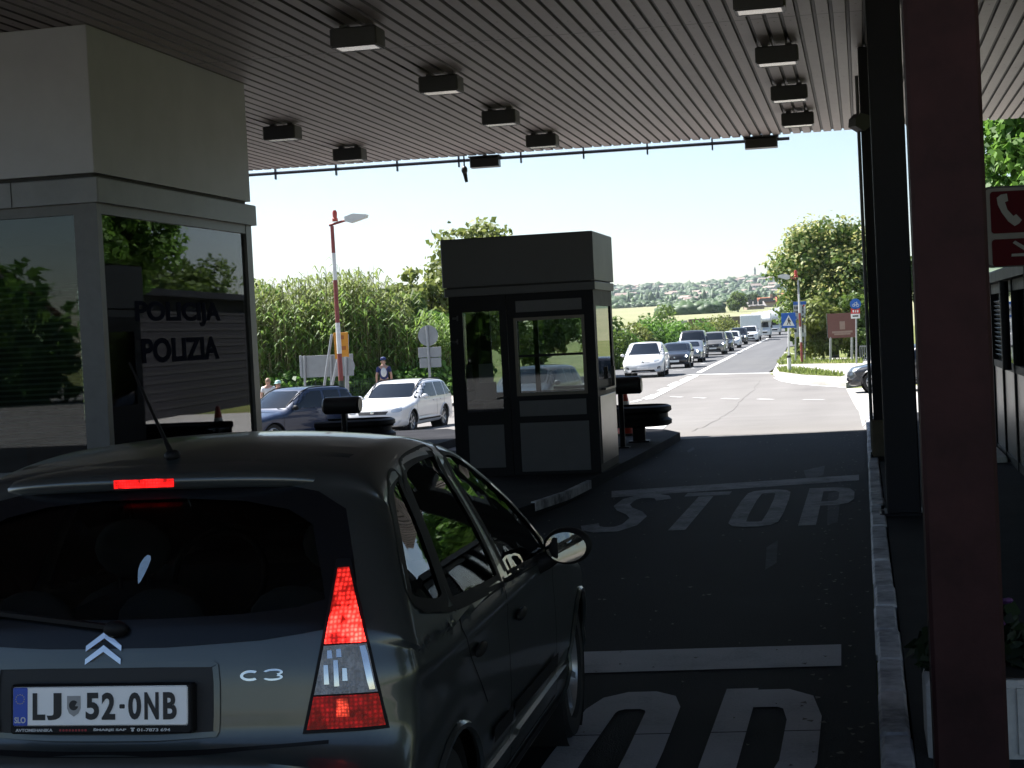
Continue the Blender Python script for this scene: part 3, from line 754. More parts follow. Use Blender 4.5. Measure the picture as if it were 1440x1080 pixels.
def frame_rect(x0, x1, z0, z1, holes, y0, y1, name, m):
    """flat frame with openings, built from butted strips"""
    xs_ = sorted(set([x0, x1] + [h[0] for h in holes] + [h[1] for h in holes])); zs_ = sorted(set([z0, z1] + [h[2] for h in holes] + [h[3] for h in holes]))
    b = MB()
    for i in range(len(xs_) - 1):
        run = None
        for j in range(len(zs_) - 1):
            cx, cz = (xs_[i] + xs_[i + 1]) / 2, (zs_[j] + zs_[j + 1]) / 2
            hole = any(h[0] < cx < h[1] and h[2] < cz < h[3] for h in holes)
            if not hole: run = [zs_[j], zs_[j + 1]] if run is None else [run[0], zs_[j + 1]]
            if (hole or j == len(zs_) - 2) and run is not None:
                b.bb(xs_[i], xs_[i + 1], y0, y1, run[0], run[1]); run = None
    return b
xm = (Wl[1] + Wm[0]) / 2 - .02
BP(frame_rect(BX0, xm, .12, zt_, [Wl], BY0 + .01, BY0 + .07, 'f', None), 'door_leaf', M_darkst)
BP(frame_rect(xm + .008, BX1, .12, zt_, [Wm], BY0, BY0 + .07, 'f', None), 'front_wall', M_darkst)
for nm, rct in (('top_panel', Tp), ('middle_panel', Mp), ('lower_panel', Lp)):
    b = MB(); b.bbev(rct[0], rct[1], BY0 - .006, BY0 - .001, rct[2], rct[3], .002); BP(b, nm, M_panel)
b = MB(); b.bb(Ll[0], Ll[1], BY0 + .003, BY0 + .009, Ll[2], Ll[3]); BP(b, 'door_panel', M_panel)
wf = .035
b = MB(); b.bb(Wm[0] - wf, Wm[0], BY0 - .02, BY0 - .001, Wm[2] - wf, Wm[3] + wf); b.bb(Wm[1], Wm[1] + wf, BY0 - .02, BY0 - .001, Wm[2] - wf, Wm[3] + wf)
b.bb(Wm[0], Wm[1], BY0 - .02, BY0 - .001, Wm[3], Wm[3] + wf); b.bb(Wm[0], Wm[1], BY0 - .02, BY0 - .001, Wm[2] - wf, Wm[2])
wfo = BP(b, 'window_frame', mat('bronze_frame', (.09, .075, .06), .4, metal=.3, var=.15))
zs = onY(775, 499, BY0).z
b = MB(); b.bb(Wm[0], Wm[1], BY0 + .012, BY0 + .04, zs - .014, zs + .014); BP(b, 'sash_bar', M_darkst)
b = MB(); b.bb(Wm[0], Wm[1], BY0 + .04, BY0 + .046, zs + .014, Wm[3]); BP(b, 'window_pane', M_win2)
b = MB(); b.bb(Wm[0], Wm[1], BY0 + .02, BY0 + .026, Wm[2], zs - .014); BP(b, 'window_pane', M_win2)
b = MB(); b.bb(Wl[0], Wl[1], BY0 + .03, BY0 + .036, Wl[2], Wl[3]); BP(b, 'door_pane', M_win2)
b = MB(); hp = onY(711, 559, BY0); b.tube([(hp.x, BY0 + .02, hp.z), (hp.x, BY0 - .05, hp.z), (hp.x - .09, BY0 - .055, hp.z - .01)], .01, 8); BP(b, 'door_handle', M_alu, smooth=True)
for py in (448, 481):
    hp = onY(640, py, BY0); b = MB(); b.tube([(hp.x - .03, BY0 - .008, hp.z), (hp.x + .03, BY0 - .008, hp.z)], .012, 8); b.tube([(hp.x + .03, BY0 - .008, hp.z - .03), (hp.x + .03, BY0 - .008, hp.z + .03)], .009, 8); BP(b, 'hinge', M_panel, smooth=True)
# back wall with a wide window, left side, right side with its sliding hatch
BP(frame_rect(BX0, BX1, .12, zt_, [(BX0 + .18, BX1 - .14, 1.05, 2.08)], BY1 - .06, BY1, 'f', None), 'back_wall', M_darkst)
b = MB(); b.bb(BX0 + .18, BX1 - .14, BY1 - .035, BY1 - .029, 1.05, 2.08); BP(b, 'window_pane', M_win2)
b = MB(); b.bb(-4.0, -3.94, BY1 - .05, BY1 - .01, 1.05, 2.08); BP(b, 'mullion', M_darkst)
def side(x0, x1, holes):
    bb_ = frame_rect(BY0 + .07, BY1 - .06, .12, zt_, holes, 0, 1, 'f', None); bb_.v = [(x0 + (x1 - x0) * v[1], v[0], v[2]) for v in bb_.v]; return bb_
BP(side(BX0, BX0 + .05, [(BY0 + .2, BY1 - .2, 1.1, 2.05)]), 'side_wall', M_darkst)
b = MB(); b.bb(BX0 + .02, BX0 + .026, BY0 + .2, BY1 - .2, 1.1, 2.05); BP(b, 'window_pane', M_win2)
BP(side(BX1 - .05, BX1, [(BY0 + .16, BY1 - .14, 1.18, 2.05)]), 'side_wall', M_darkst)
b = MB(); b.bb(BX1 - .02, BX1 - .014, BY0 + .16, BY1 - .14, 1.18, 2.05); BP(b, 'hatch_pane', M_win)
b = MB(); b.bbev(BX1 + .001, BX1 + .012, BY0 + .1, BY1 - .1, .22, 1.0, .004); BP(b, 'side_panel', M_alu)
b = MB(); b.bb(BX1 + .001, BX1 + .05, BY0 + .3, BY1 - .3, 1.06, 1.085); b.bb(BX1 + .01, BX1 + .05, BY1 - .38, BY1 - .30, 1.085, 1.32); BP(b, 'hatch_ledge', M_black)
b = MB(); b.bb(BX0 + .05, BX1 - .05, BY0 + .6, BY1 - .07, .95, .99); b.bb(-4.1, -4.06, BY0 + .62, BY1 - .1, .12, .95); BP(b, 'desk', M_desk)
b = MB(); b.bb(-3.75, -3.35, BY1 - .2, BY1 - .17, 1.06, 1.10); b.bb(-4.62, -4.36, BY0 + .7, BY0 + .72, .99, 1.2); BP(b, 'monitor', M_black)
b = MB(); b.bb(-4.66, -4.48, BY1 - .3, BY1 - .29, 1.12, 1.42); BP(b, 'notice', M_paper)
b = MB(); b.bb(BX0 + .05, BX1 - .05, BY0 + .07, BY1 - .06, .121, .15); BP(b, 'booth_floor', M_inner)
b = MB(); b.bb(BX0 + .05, BX1 - .05, BY0 + .07, BY1 - .06, 2.19, 2.234); BP(b, 'booth_ceiling', M_inner)

# ------------------------------------------------------------------ crash rails at the island ends
def crash_rail(name, c, lab, half=.42, ln=1.25, nposts=1, zc_=.62, base=.12):
    r = empty(name, (c[0], c[1], base), c[2], lab, 'crash rail', 'crash rails at the island ends')
    # U shaped W-beam, open end towards -X, rounded nose to +X
    path = [(-ln, -half, 0), (-.3, -half, 0)] + [(math.sin(t) * half * .95 - .05, -math.cos(t) * half, 0) for t in np.linspace(.15, PI - .15, 15)] + [(-.3, half, 0), (-ln, half, 0)]
    prof = [(0, -.15), (.05, -.125), (.055, -.07), (0, -.03), (0, .03), (.055, .07), (.05, .125), (0, .15)]
    P = [Vector(p) for p in path]; vs_ = []; fs = []
    for i, p in enumerate(P):
        t = (P[min(i + 1, len(P) - 1)] - P[max(0, i - 1)]).normalized(); nrm = Vector((t.y, -t.x, 0))
        for (d, zz) in prof: vs_.append(p + nrm * d + Vector((0, 0, zc_ - base + zz)))
        for (d, zz) in reversed(prof): vs_.append(p + nrm * (d - .008) + Vector((0, 0, zc_ - base + zz)))
    k = 2 * len(prof)
    for i in range(len(P) - 1):
        for j in range(k): fs.append((i * k + j, i * k + (j + 1) % k, (i + 1) * k + (j + 1) % k, (i + 1) * k + j))
    b = MB(); b.add(vs_, fs); b.build('beam', M_darkst, r, smooth=True)
    for sx, sy in ((-.12, 0), (-ln + .1, 0)):
        b = MB(); b.bbev(sx - .09, sx + .09, -.09, .09, .0, zc_ - base + .06, .01); b.bbev(sx - .15, sx + .15, -.15, .15, 0, .02, .005); b.build('post', M_darkst, r)
    b = MB(); b.bb(-ln + .02, .2, -half + .06, half - .06, zc_ - base + .02, zc_ - base + .06); b.build('spreader', M_darkst, r)
    return r
pr = Q(910, 600, 23.7)
crash_rail('crash_rail', (pr.x, pr.y, R(4)), 'black rounded crash rail on one post beside the lane, behind the booth', half=.38, zc_=.50)
pl2 = Q(532, 597, 23.8)
crash_rail('crash_rail', (pl2.x - .1, pl2.y, R(4)), 'black rounded crash rail seen over the hatchback roof', half=.36, ln=.75, zc_=.50, base=.13)
def drum(px, py, Z, L, lab, left):
    p = Q(px, py, Z); r = empty('lane_drum', (p.x, p.y, .12), 0, lab, 'lane sign')
    h = p.z - .12
    b = MB(); M = Matrix.Rotation(PI / 2, 3, 'Y')
    b.lathe([(.0, -L / 2), (.10, -L / 2), (.122, -L / 2 + .03), (.122, L / 2 - .03), (.10, L / 2), (0, L / 2)], M, 20, (0, 0, h)); b.build('drum', M_black, r, smooth=30.0)
    b = MB(); b.bbev(left - .035, left + .035, .03, .10, 0, h - .05, .008); b.build('post', M_darkst, r)
    b = MB(); b.bbev(left - .1, left + .1, -.04, .16, 0, .015, .005); b.build('base_plate', M_darkst, r)
drum(481, 570, 23.0, .54, 'black drum shaped lane sign on a post, over the hatchback roof', 0)
drum(876, 542, 22.6, .52, 'black drum shaped lane sign on a post beside the booth', -.05)
# traffic cone
M_cone = mat('cone_red', (.55, .05, .02), .45, var=.1); M_conew = mat('cone_white', (.75, .75, .73), .4, var=.05)
pc = GT(881, 623); pc = Vector((pc.x, pc.y, .122 if pc.y < 28.5 else g(pc.x, pc.y)))
r = empty('traffic_cone', pc, 0, 'red and white traffic cone behind the crash rail post', 'cone')
b = MB(); b.bbev(-.19, .19, -.19, .19, 0, .035, .03); b.build('base', M_black, r)
for (z0, z1, m_, nm) in ((.035, .19, M_cone, 'lower_band'), (.191, .30, M_conew, 'reflective_band'), (.301, .45, M_cone, 'upper_band'), (.451, .53, M_conew, 'reflective_band'), (.531, .72, M_cone, 'tip')):
    rad = lambda z: .155 - .17 * z
    b = MB(); b.lathe([(0, z0), (rad(z0), z0), (rad(z1), z1), (0, z1)], None, 20); b.build(nm, m_, r, smooth=30.0)

# ------------------------------------------------------------------ service kiosk on the right
KX, KY0, KY1, KH = 1.49, 12.6, 24.3, 2.06
kiosk = empty('service_kiosk', (KX, KY0, .128), 0, 'dark glazed service kiosk with metal panels beside the walkway', 'kiosk')
def KP(b, name, m, smooth=False): return b.build(name, m, kiosk, world=True, smooth=smooth)
b = MB(); b.bbev(KX - .12, KX + 4.5, KY0 - .1, KY1 + .12, KH, KH + .12, .02); KP(b, 'roof', M_darkst)
b = MB(); b.bb(KX + .09, KX + 4.4, KY0, KY1, .13, KH - .001); KP(b, 'core', M_inner)
yy = KY0; i = 0
bays = [1.5, 1.5, 1.5, 1.4, 1.3, 1.5, 1.0, .95, 1.05]
for wd in bays:
    y1 = yy + wd
    b = MB(); b.bb(KX - .02, KX + .05, yy, yy + .07, .13, KH); KP(b, 'mullion', M_darkst)
    b = MB(); b.bbev(KX, KX + .03, yy + .07, y1, .22, 1.12, .004); KP(b, 'metal_panel', M_alu)
    if i % 3 == 1:
        b = MB(); z = 1.25
        while z < 1.9: b.box((KX + .03, (yy + .07 + y1) / 2, z), (.05, y1 - yy - .07, .006), M=Matrix.Rotation(R(40), 3, 'Y')); z += .05
        KP(b, 'louvre', mat('louvre_grey', (.25, .26, .27), .4, var=.1))
    else:
        b = MB(); b.bb(KX + .012, KX + .02, yy + .07, y1, 1.2, 1.95); KP(b, 'window_pane', M_win)
    b = MB(); b.bb(KX - .01, KX + .05, yy + .07, y1, 1.12, 1.2); KP(b, 'transom', M_darkst)
    b = MB(); b.bb(KX - .01, KX + .05, yy + .07, y1, 1.95, KH); KP(b, 'window_head', M_darkst)
    b = MB(); b.bb(KX - .01, KX + .05, yy + .07, y1, .13, .22); KP(b, 'plinth', M_darkst)
    yy = y1; i += 1
q = onX(1413, 470, KX - .08)
b = MB(); b.tube([(KX - .07, q.y, 2.05), (KX - .07, q.y, 1.15)], .045, 10); KP(b, 'downpipe', M_darkst, True)
a = onX(1393, 623, KX - .06); c = onX(1424, 655, KX - .06)
b = MB(); b.bbev(KX - .30, KX - .03, 18.2, 20.9, .128, .19, .01); KP(b, 'door_step', M_concpot)

# ------------------------------------------------------------------ telephone sign
p = Q(1446, 317, 10.0); u8 = 10.0 / FPX
r = empty('telephone_sign', (p.x, p.y, .128), -YAW * 0 + R(12), 'dark red telephone sign with white border and arrow, beside the red column', 'sign')
hw, hh = 64 * u8, 57 * u8; zc2 = p.z - .128
def rrect(w_, h_, rad, n=5):
    out = []
    for cx, cz, a0 in ((w_ - rad, h_ - rad, 0), (-w_ + rad, h_ - rad, 90), (-w_ + rad, -h_ + rad, 180), (w_ - rad, -h_ + rad, 270)):
        for k in range(n + 1): t = R(a0 + 90 * k / n); out.append((cx + rad * math.cos(t), cz + rad * math.sin(t)))
    return out
def plate(name, poly, y0, y1, m, dx=0, dz=0, par=None):
    b = MB(); b.prism(poly, lambda a, c: (a + dx, y0, c + dz + zc2), lambda a, c: (a + dx, y1, c + dz + zc2)); return b.build(name, m, par or r)
M_signgrey = mat('sign_border', (.17, .165, .155), .7, spec=.1, var=.06); M_signred = mat('sign_red', (.048, .003, .006), .7, spec=.1, var=.1); M_signblk = mat('sign_edge', (.01, .01, .012), .5, var=0)
plate('backing', rrect(hw, hh, .05), 0, .03, M_signblk)
plate('border', rrect(hw - .012, hh - .012, .045), -.004, -.001, M_signgrey)
plate('telephone_panel', rrect(hw - .05, .128, .02), -.008, -.005, M_signred, 0, .088)
plate('arrow_panel', rrect(hw - .05, .082, .02), -.008, -.005, M_signred, 0, -.158)
S_ = u8 / 4
hs = [(810, 505), (835, 488), (868, 484), (874, 525), (855, 532), (868, 575), (900, 612), (916, 602), (946, 636), (930, 655), (905, 668), (870, 640), (836, 590), (815, 545)]
poly = [((x_ - (1446 - 1200) * 4) * S_, -(y_ - (317 - 150) * 4) * S_) for x_, y_ in hs]
plate('handset_symbol', poly, -.011, -.0085, mat('sign_white', (.21, .21, .20), .7, spec=.1, var=.05))
arr = [((x_ - 984) * S_, -(y_ - 668) * S_) for x_, y_ in ((890, 762), (905, 750), (1000, 812), (1000, 765), (1022, 765), (1022, 840), (880, 838), (882, 823), (975, 822))]
plate('arrow_symbol', arr, -.011, -.0085, MATS['sign_white'])
b = MB(); b.tube([(0, .055, 0), (0, .055, zc2 + hh)], .025, 10); b.build('post', M_darkst, r, smooth=True)

# ------------------------------------------------------------------ planter
pln = empty('planter', (.64, 6.35, .128), 0, 'ribbed concrete planter with dark plants behind the red column', 'planter')
b = MB(); b.bbev(-.47, .47, -.24, .24, 0, .285, .02)
xx = -.44
while xx < .45: b.bb(xx, xx + .022, -.252, -.239, .02, .26); xx += .048
b.build('trough', M_concpot, pln)
b = MB(); b.bb(-.43, .43, -.2, .2, .286, .292); b.build('soil', mat('soil', (.02, .014, .01), .95, var=.3), pln)
# ================================================================== car bodies
def paint(name, col, metal=.0, rough=.32, coat=.9):
    return mat(name, col, rough, metal=metal, var=.05, vscale=2.5, coat=coat)
M_tyre = mat('tyre_rubber', (.012, .012, .012), .8, var=.2)
M_rim = mat('alloy', (.42, .43, .45), .3, metal=.7, var=.1)
M_rimd = mat('dark_alloy', (.12, .12, .13), .35, metal=.6, var=.1)
M_cglass = mat('dark_car_glass', (.010, .014, .020), .05, spec=.45, var=0)
M_trim = mat('black_trim', (.007, .007, .008), .6, spec=.2, var=.1)
M_chrome = mat('chrome', (.62, .63, .65), .12, metal=1, var=.03)
M_headl = mat('headlamp_lens', (.62, .66, .70), .08, metal=.4, var=.15, vscale=20)
M_headon = emis('lit_headlamp', (1, .96, .88), 9)
M_redlens = mat('red_lens', (.22, .006, .008), .12, var=.2, vscale=25)
M_plate = mat('plate_white', (.82, .82, .82), .4, var=.03)
M_under = mat('underbody', (.010, .010, .010), .9, var=.1)

class Car:
    """loop x across shell: the silhouette is swept across the width, edges rounded, flanks filled in"""
    def __init__(s, sil, w, belt=.95, tum=.26, tum2=.10, r=.10, bow_f=.16, bow_r=.10, crown=.05, kr=.08, yr=.9, kf=.14, L=None, spine=(.6, .6, .6), wheels=(.6, 3.0), wr=.31, N=150, M1=12, M2=14, s0=.80, yf=None, tuck=.07, hips=.012):
        P = catmull([(p[0], p[1]) for p in sil], 12, True)
        # even spacing
        d = [0]
        for i in range(len(P)): d.append(d[-1] + (P[(i + 1) % len(P)] - P[i]).length)
        ps = []
        xs_ = np.interp(np.linspace(0, d[-1], N, endpoint=False), d, [p.x for p in P] + [P[0].x]); zs_ = np.interp(np.linspace(0, d[-1], N, endpoint=False), d, [p.y for p in P] + [P[0].y])
        ps = [Vector((a, b)) for a, b in zip(xs_, zs_)]
        area = sum(ps[i].x * ps[(i + 1) % N].y - ps[(i + 1) % N].x * ps[i].y for i in range(N))
        if area < 0: ps.reverse()
        s.L = L or max(p.x for p in ps); s.w = w; s.belt = belt; s.tum = tum; s.tum2 = tum2; s.kr = kr; s.yr = yr; s.kf = kf; s.yf = yf if yf is not None else s.L - 1.1; s.tuck = tuck; s.hips = hips
        s.wheels = wheels; s.wr = wr
        rows = []
        for i in range(N):
            p = ps[i]; t = (ps[(i + 1) % N] - ps[i - 1]).normalized(); n = Vector((-t.y, t.x))     # inward for ccw
            out = -n
            bow = (bow_f if out.x > 0 else bow_r) * abs(out.x) ** 1.5 + (crown * out.y ** 1.5 if out.y > 0 else 0)
            rr = r if out.y > -.3 else r * .6
            end = p + n * (bow + rr); We = s.W(end.x, end.y); row = []
            for j in range(M1 + 1):
                q = j / M1; q = 1 - (1 - q) ** 1.5
                e = max(0, (q - s0) / (1 - s0)); dl = bow * q * q + rr * (1 - math.sqrt(max(0, 1 - e * e)))
                c = p + n * dl; row.append((q * We, c.x, c.y))
            sp = Vector((max(spine[0], min(s.L - spine[1], end.x)), spine[2]))
            for j in range(1, M2 + 1):
                c = end.lerp(sp, j / M2); row.append((s.W(c.x, c.y), c.x, c.y))
            rows.append(row)
        K = M1 + M2 + 1
        v = []; idx = {}
        for i in range(N):
            for k in range(K):
                x, y_, z = rows[i][k]
                idx[(i, k, 1)] = len(v); v.append((x, y_, z))
                if k == 0: idx[(i, k, -1)] = idx[(i, k, 1)]
                else: idx[(i, k, -1)] = len(v); v.append((-x, y_, z))
        f = []
        for i in range(N):
            j = (i + 1) % N
            for k in range(K - 1):
                f.append((idx[(i, k, 1)], idx[(i, k + 1, 1)], idx[(j, k + 1, 1)], idx[(j, k, 1)]))
                f.append((idx[(i, k, -1)], idx[(j, k, -1)], idx[(j, k + 1, -1)], idx[(i, k + 1, -1)]))
        s.v = v; s.f = f
        s.bvh = BVHTree.FromPolygons(v, f)
        s.cut = []
    def plan(s, y):
        k = s.w
        a = max(0.0, (s.yr - y) / s.yr); b = max(0.0, (y - s.yf) / (s.L - s.yf))
        return k * (1 - s.kr * min(1.3, a) ** 2.4 - s.kf * min(1.2, b) ** 2.4)
    def W(s, y, z):
        W = s.plan(y)
        if z > s.belt: t = z - s.belt; W -= s.tum * t + s.tum2 * t * t
        else: W -= .02 * ((s.belt - .28 - z) / .3) ** 2 if z > .4 else 0
        if z < .45: W -= .02 * .25 + s.tuck * ((.45 - z) / .25) ** 2
        W += s.hips * math.exp(-((z - s.belt + .06) / .05) ** 2)
        return max(.05, W)
    def cast(s, a, b, view):
        if view == 'R': o, d = Vector((3, a, b)), Vector((-1, 0, 0))
        elif view == 'Lf': o, d = Vector((-3, a, b)), Vector((1, 0, 0))
        elif view == 'rear': o, d = Vector((a, -3, b)), Vector((0, 1, 0))
        elif view == 'front': o, d = Vector((a, s.L + 3, b)), Vector((0, -1, 0))
        elif view == 'top': o, d = Vector((a, b, 4)), Vector((0, 0, -1))
        elif view == 'rearR': d = Vector((-.32, 1, 0)).normalized(); o = Vector((a, .1, b)) - d * 3
        elif view == 'rearL': d = Vector((.32, 1, 0)).normalized(); o = Vector((-a, .1, b)) - d * 3
        elif view == 'frontR': d = Vector((-.45, -1, 0)).normalized(); o = Vector((a, s.L - .15, b)) - d * 3
        elif view == 'frontL': d = Vector((.45, -1, 0)).normalized(); o = Vector((-a, s.L - .15, b)) - d * 3
        h = s.bvh.ray_cast(o, d)
        if h[0] is None: return None, None
        n = h[1]
        if n.dot(d) > 0: n = -n
        return h[0], n
    def patch(s, poly, view, off, step=.06, thick=0.0):
        poly = [Vector((p[0], p[1])) for p in poly]; n = len(poly); pts = []
        for i in range(n):
            a, b = poly[i], poly[(i + 1) % n]; k = max(1, int((b - a).length / step))
            for j in range(k): pts.append(a.lerp(b, j / k))
        nb = len(pts); edges = [(i, (i + 1) % nb) for i in range(nb)]
        x0 = min(p.x for p in poly); x1 = max(p.x for p in poly); y0 = min(p.y for p in poly); y1 = max(p.y for p in poly)
        yy = y0 + step / 2
        while yy < y1:
            xx = x0 + step / 2
            while xx < x1:
                c = False
                for i in range(n):
                    a, b = poly[i], poly[i - 1]
                    if (a.y > yy) != (b.y > yy) and xx < (b.x - a.x) * (yy - a.y) / (b.y - a.y) + a.x: c = not c
                if c: pts.append(Vector((xx, yy)))
                xx += step
            yy += step
        v, e, f, *_ = delaunay_2d_cdt(pts, edges, [], 1, 1e-5)
        P = []; NN = []
        for q in v:
            h, nn = s.cast(q.x, q.y, view); P.append(h); NN.append(nn)
        bm = bmesh.new(); bv = [bm.verts.new(p + nn * off) if p is not None else None for p, nn in zip(P, NN)]
        acc = Vector((0, 0, 0))
        for fc in f:
            if any(bv[i] is None for i in fc): continue
            if max((P[i] - P[j]).length for i in fc for j in fc) > step * 6: continue
            try:
                ff = bm.faces.new([bv[i] for i in fc]); ff.normal_update()
                if ff.normal.dot(NN[fc[0]]) < 0: ff.normal_flip()
            except ValueError: pass
        for q in [q for q in bm.verts if not q.link_faces]: bm.verts.remove(q)
        if thick > 0 and bm.faces:
            ext = bmesh.ops.extrude_face_region(bm, geom=list(bm.faces), use_keep_orig=True)
            nm = {}
            bm.normal_update()
            vs_ = [g_ for g_ in ext['geom'] if isinstance(g_, bmesh.types.BMVert)]
            for q in vs_: nm[q] = q.normal.copy()
            for q in vs_: q.co -= nm[q] * 0
            # move the copy outward, keep the original as the inner skin
            for q in vs_:
                h = s.bvh.find_nearest(q.co); d = (q.co - h[0]); q.co = q.co + (d.normalized() if d.length > 1e-6 else nm[q]) * thick
            bmesh.ops.recalc_face_normals(bm, faces=bm.faces)
        me = bpy.data.meshes.new('patch'); bm.to_mesh(me); bm.free(); return me
    def strip_mesh(s, pts, view, wd, off, closed=False, inner=None, step=.04):
        """a band of width wd along a path on the body; inner shifts it to one side"""
        P = [Vector((p[0], p[1])) for p in pts]; D = []
        n = len(P)
        for i in range(n if closed else n - 1):
            a, b = P[i], P[(i + 1) % n]; k = max(1, int((b - a).length / step))
            for j in range(k): D.append(a.lerp(b, j / k))
        if not closed: D.append(P[-1])
        n = len(D); area = sum(D[i].x * D[(i + 1) % n].y - D[(i + 1) % n].x * D[i].y for i in range(n)); sg = 1 if area > 0 else -1
        v = []; ok = []
        w0, w1 = (-wd / 2, wd / 2) if inner is None else inner
        for i in range(n):
            t = (D[(i + 1) % n] - D[i - 1]) if closed else (D[min(i + 1, n - 1)] - D[max(i - 1, 0)])
            nn = Vector((t.y, -t.x)).normalized() * (sg if closed else 1)
            for w_ in (w0, w1):
                q = D[i] + nn * w_; h, hn = s.cast(q.x, q.y, view)
                ok.append(h is not None); v.append(h + hn * off if h is not None else Vector((0, 0, 0)))
        f = []
        for i in range(n if closed else n - 1):
            j = (i + 1) % n; q = (2 * i, 2 * i + 1, 2 * j + 1, 2 * j)
            if all(ok[k] for k in q) and max((v[a] - v[b]).length for a in q for b in q) < .35: f.append(q)
        return v, f
    def strips(s, name, lst, m, parent):
        b = MB()
        for (pts, view, wd, off) in lst:
            v, f = s.strip_mesh(pts, view, wd, off); b.add(v, f)
        return b.build(name, m, parent, smooth=60.0)
    def ring(s, name, poly, view, inner, off, m, parent):
        v, f = s.strip_mesh(poly, view, 0, off, True, inner); b = MB(); b.add(v, f); return b.build(name, m, parent, smooth=60.0)
    def bridge(s, name, A, B, view, off, m, parent, k=4):
        v = []; ok = []; n = len(A)
        for i in range(n):
            for j in range(k + 1):
                q = Vector(A[i]).lerp(Vector(B[i]), j / k); h, hn = s.cast(q.x, q.y, view); ok.append(h is not None); v.append(h + hn * off if h is not None else Vector((0, 0, 0)))
        f = []
        for i in range(n):
            i2 = (i + 1) % n
            for j in range(k):
                q = (i * (k + 1) + j, i * (k + 1) + j + 1, i2 * (k + 1) + j + 1, i2 * (k + 1) + j)
                if all(ok[t] for t in q): f.append(q)
        b = MB(); b.add(v, f); return b.build(name, m, parent, smooth=60.0)
    def part(s, name, poly, view, off, m, parent, step=.06, thick=0.0):
        me = s.patch(poly, view, off, step, thick); o = link_mesh(name, me, m, parent); shade(me, 50); return o
    def shell(s, name, m, parent, holes=()):
        """the painted shell; holes = (polygon, view, condition)"""
        bm = bmesh.new(); bv = [bm.verts.new(c) for c in s.v]
        def inside(poly, x, y):
            c = False
            for i in range(len(poly)):
                a, b = poly[i], poly[i - 1]
                if (a[1] > y) != (b[1] > y) and x < (b[0] - a[0]) * (y - a[1]) / (b[1] - a[1]) + a[0]: c = not c
            return c
        for fc in s.f:
            c = [sum(s.v[i][k] for i in fc) / 4 for k in range(3)]
            skip = False
            for wy in s.wheels:
                if abs(c[0]) > s.w * .55 and math.hypot(c[1] - wy, c[2] - s.wr) < s.wr * 1.17: skip = True
            for (poly, view, cond) in holes:
                if skip or not cond(c): continue
                a, b = (c[1], c[2]) if view == 'side' else (c[0], c[2])
                if inside(poly, a, b): skip = True
            if skip: continue
            try: bm.faces.new([bv[i] for i in fc])
            except ValueError: pass
        bmesh.ops.remove_doubles(bm, verts=bm.verts, dist=1e-5)
        for q in [q for q in bm.verts if not q.link_faces]: bm.verts.remove(q)
        bmesh.ops.recalc_face_normals(bm, faces=bm.faces)
        me = bpy.data.meshes.new(name); bm.to_mesh(me); bm.free()
        o = link_mesh(name, me, m, parent); shade(me, 50)
        return o
    def arches(s, m, parent, lip=.018):
        for wy in s.wheels:
            for sg in (1, -1):
                Ra = s.wr * 1.17; pts = []
                for k in range(23):
                    t = R(-18) + R(216) * k / 22; y_, z = wy + Ra * math.cos(t), s.wr + Ra * math.sin(t)
                    h, n = s.cast(y_, z, 'R')
                    if h is not None: pts.append(Vector((sg * (h.x + .004), y_, z)))
                if len(pts) > 3:
                    b = MB(); b.tube(pts, lip, 6); b.build('wheel_arch', m, parent, smooth=50.0)
                # inner wheel house
                b = MB(); M = Matrix.Rotation(PI / 2, 3, 'Y')
                prof = [(Ra * 1.0, sg * (s.w - .05)), (Ra * 1.0, sg * (s.w - .36)), (0.01, sg * (s.w - .36))]
                b.lathe(prof, M, 28, (0, wy, s.wr)); b.build('wheel_house', M_under, parent, smooth=50.0)
    def wheel(s, parent, wy, sg, m_rim=None, spokes=5, n=28, wd=.19, simple=False, track=None):
        m_rim = m_rim or M_rim
        x = sg * ((track or s.w - .045) - wd / 2); Rr = s.wr; rim = Rr * .69
        M = Matrix.Rotation(sg * PI / 2, 3, 'Y')      # local Z points outward
        w_ = empty('wheel', (x, wy, Rr)); w_.parent = parent
        b = MB(); h = wd / 2
        b.lathe([(rim * .92, -h), (Rr * .93, -h), (Rr * .985, -h * .8), (Rr, -h * .4), (Rr, h * .4), (Rr * .985, h * .8), (Rr * .94, h), (rim * 1.06, h), (rim, h * .82)], M, n); b.build('tyre', M_tyre, w_, smooth=35.0)
        b = MB(); b.lathe([(rim * 1.0, h * .80), (rim * .93, h * .86), (rim * .86, h * .55), (rim * .84, -h * .5)], M, n)
        def sp(ang):
            c, s_ = math.cos(ang), math.sin(ang)
            wd0, wd1 = rim * .16, rim * (.30 if spokes <= 6 else .13)
            def pt(r_, o, z): return M @ Vector((r_ * c - o * s_, r_ * s_ + o * c, z))
            vs_ = []
            for (r_, o, z) in ((rim * .16, wd0 / 2, h * .62), (rim * .9, wd1 / 2, h * .78)):
                vs_ += [pt(r_, -o, z), pt(r_, o, z), pt(r_, o, z - .03), pt(r_, -o, z - .03)]
            b.add(vs_, [(0, 1, 5, 4), (1, 2, 6, 5), (2, 3, 7, 6), (3, 0, 4, 7), (4, 5, 6, 7)])
        for k in range(spokes): sp(2 * PI * k / spokes + .3)
        b.lathe([(0, h * .70), (rim * .15, h * .68), (rim * .2, h * .58), (rim * .2, h * .3)], M, 14)
        b.build('rim', m_rim, w_, smooth=35.0)
        b = MB(); b.lathe([(rim * .84, -h * .3), (.0, -h * .3)], M, n); b.build('brake_disc', M_under, w_)
        return w_

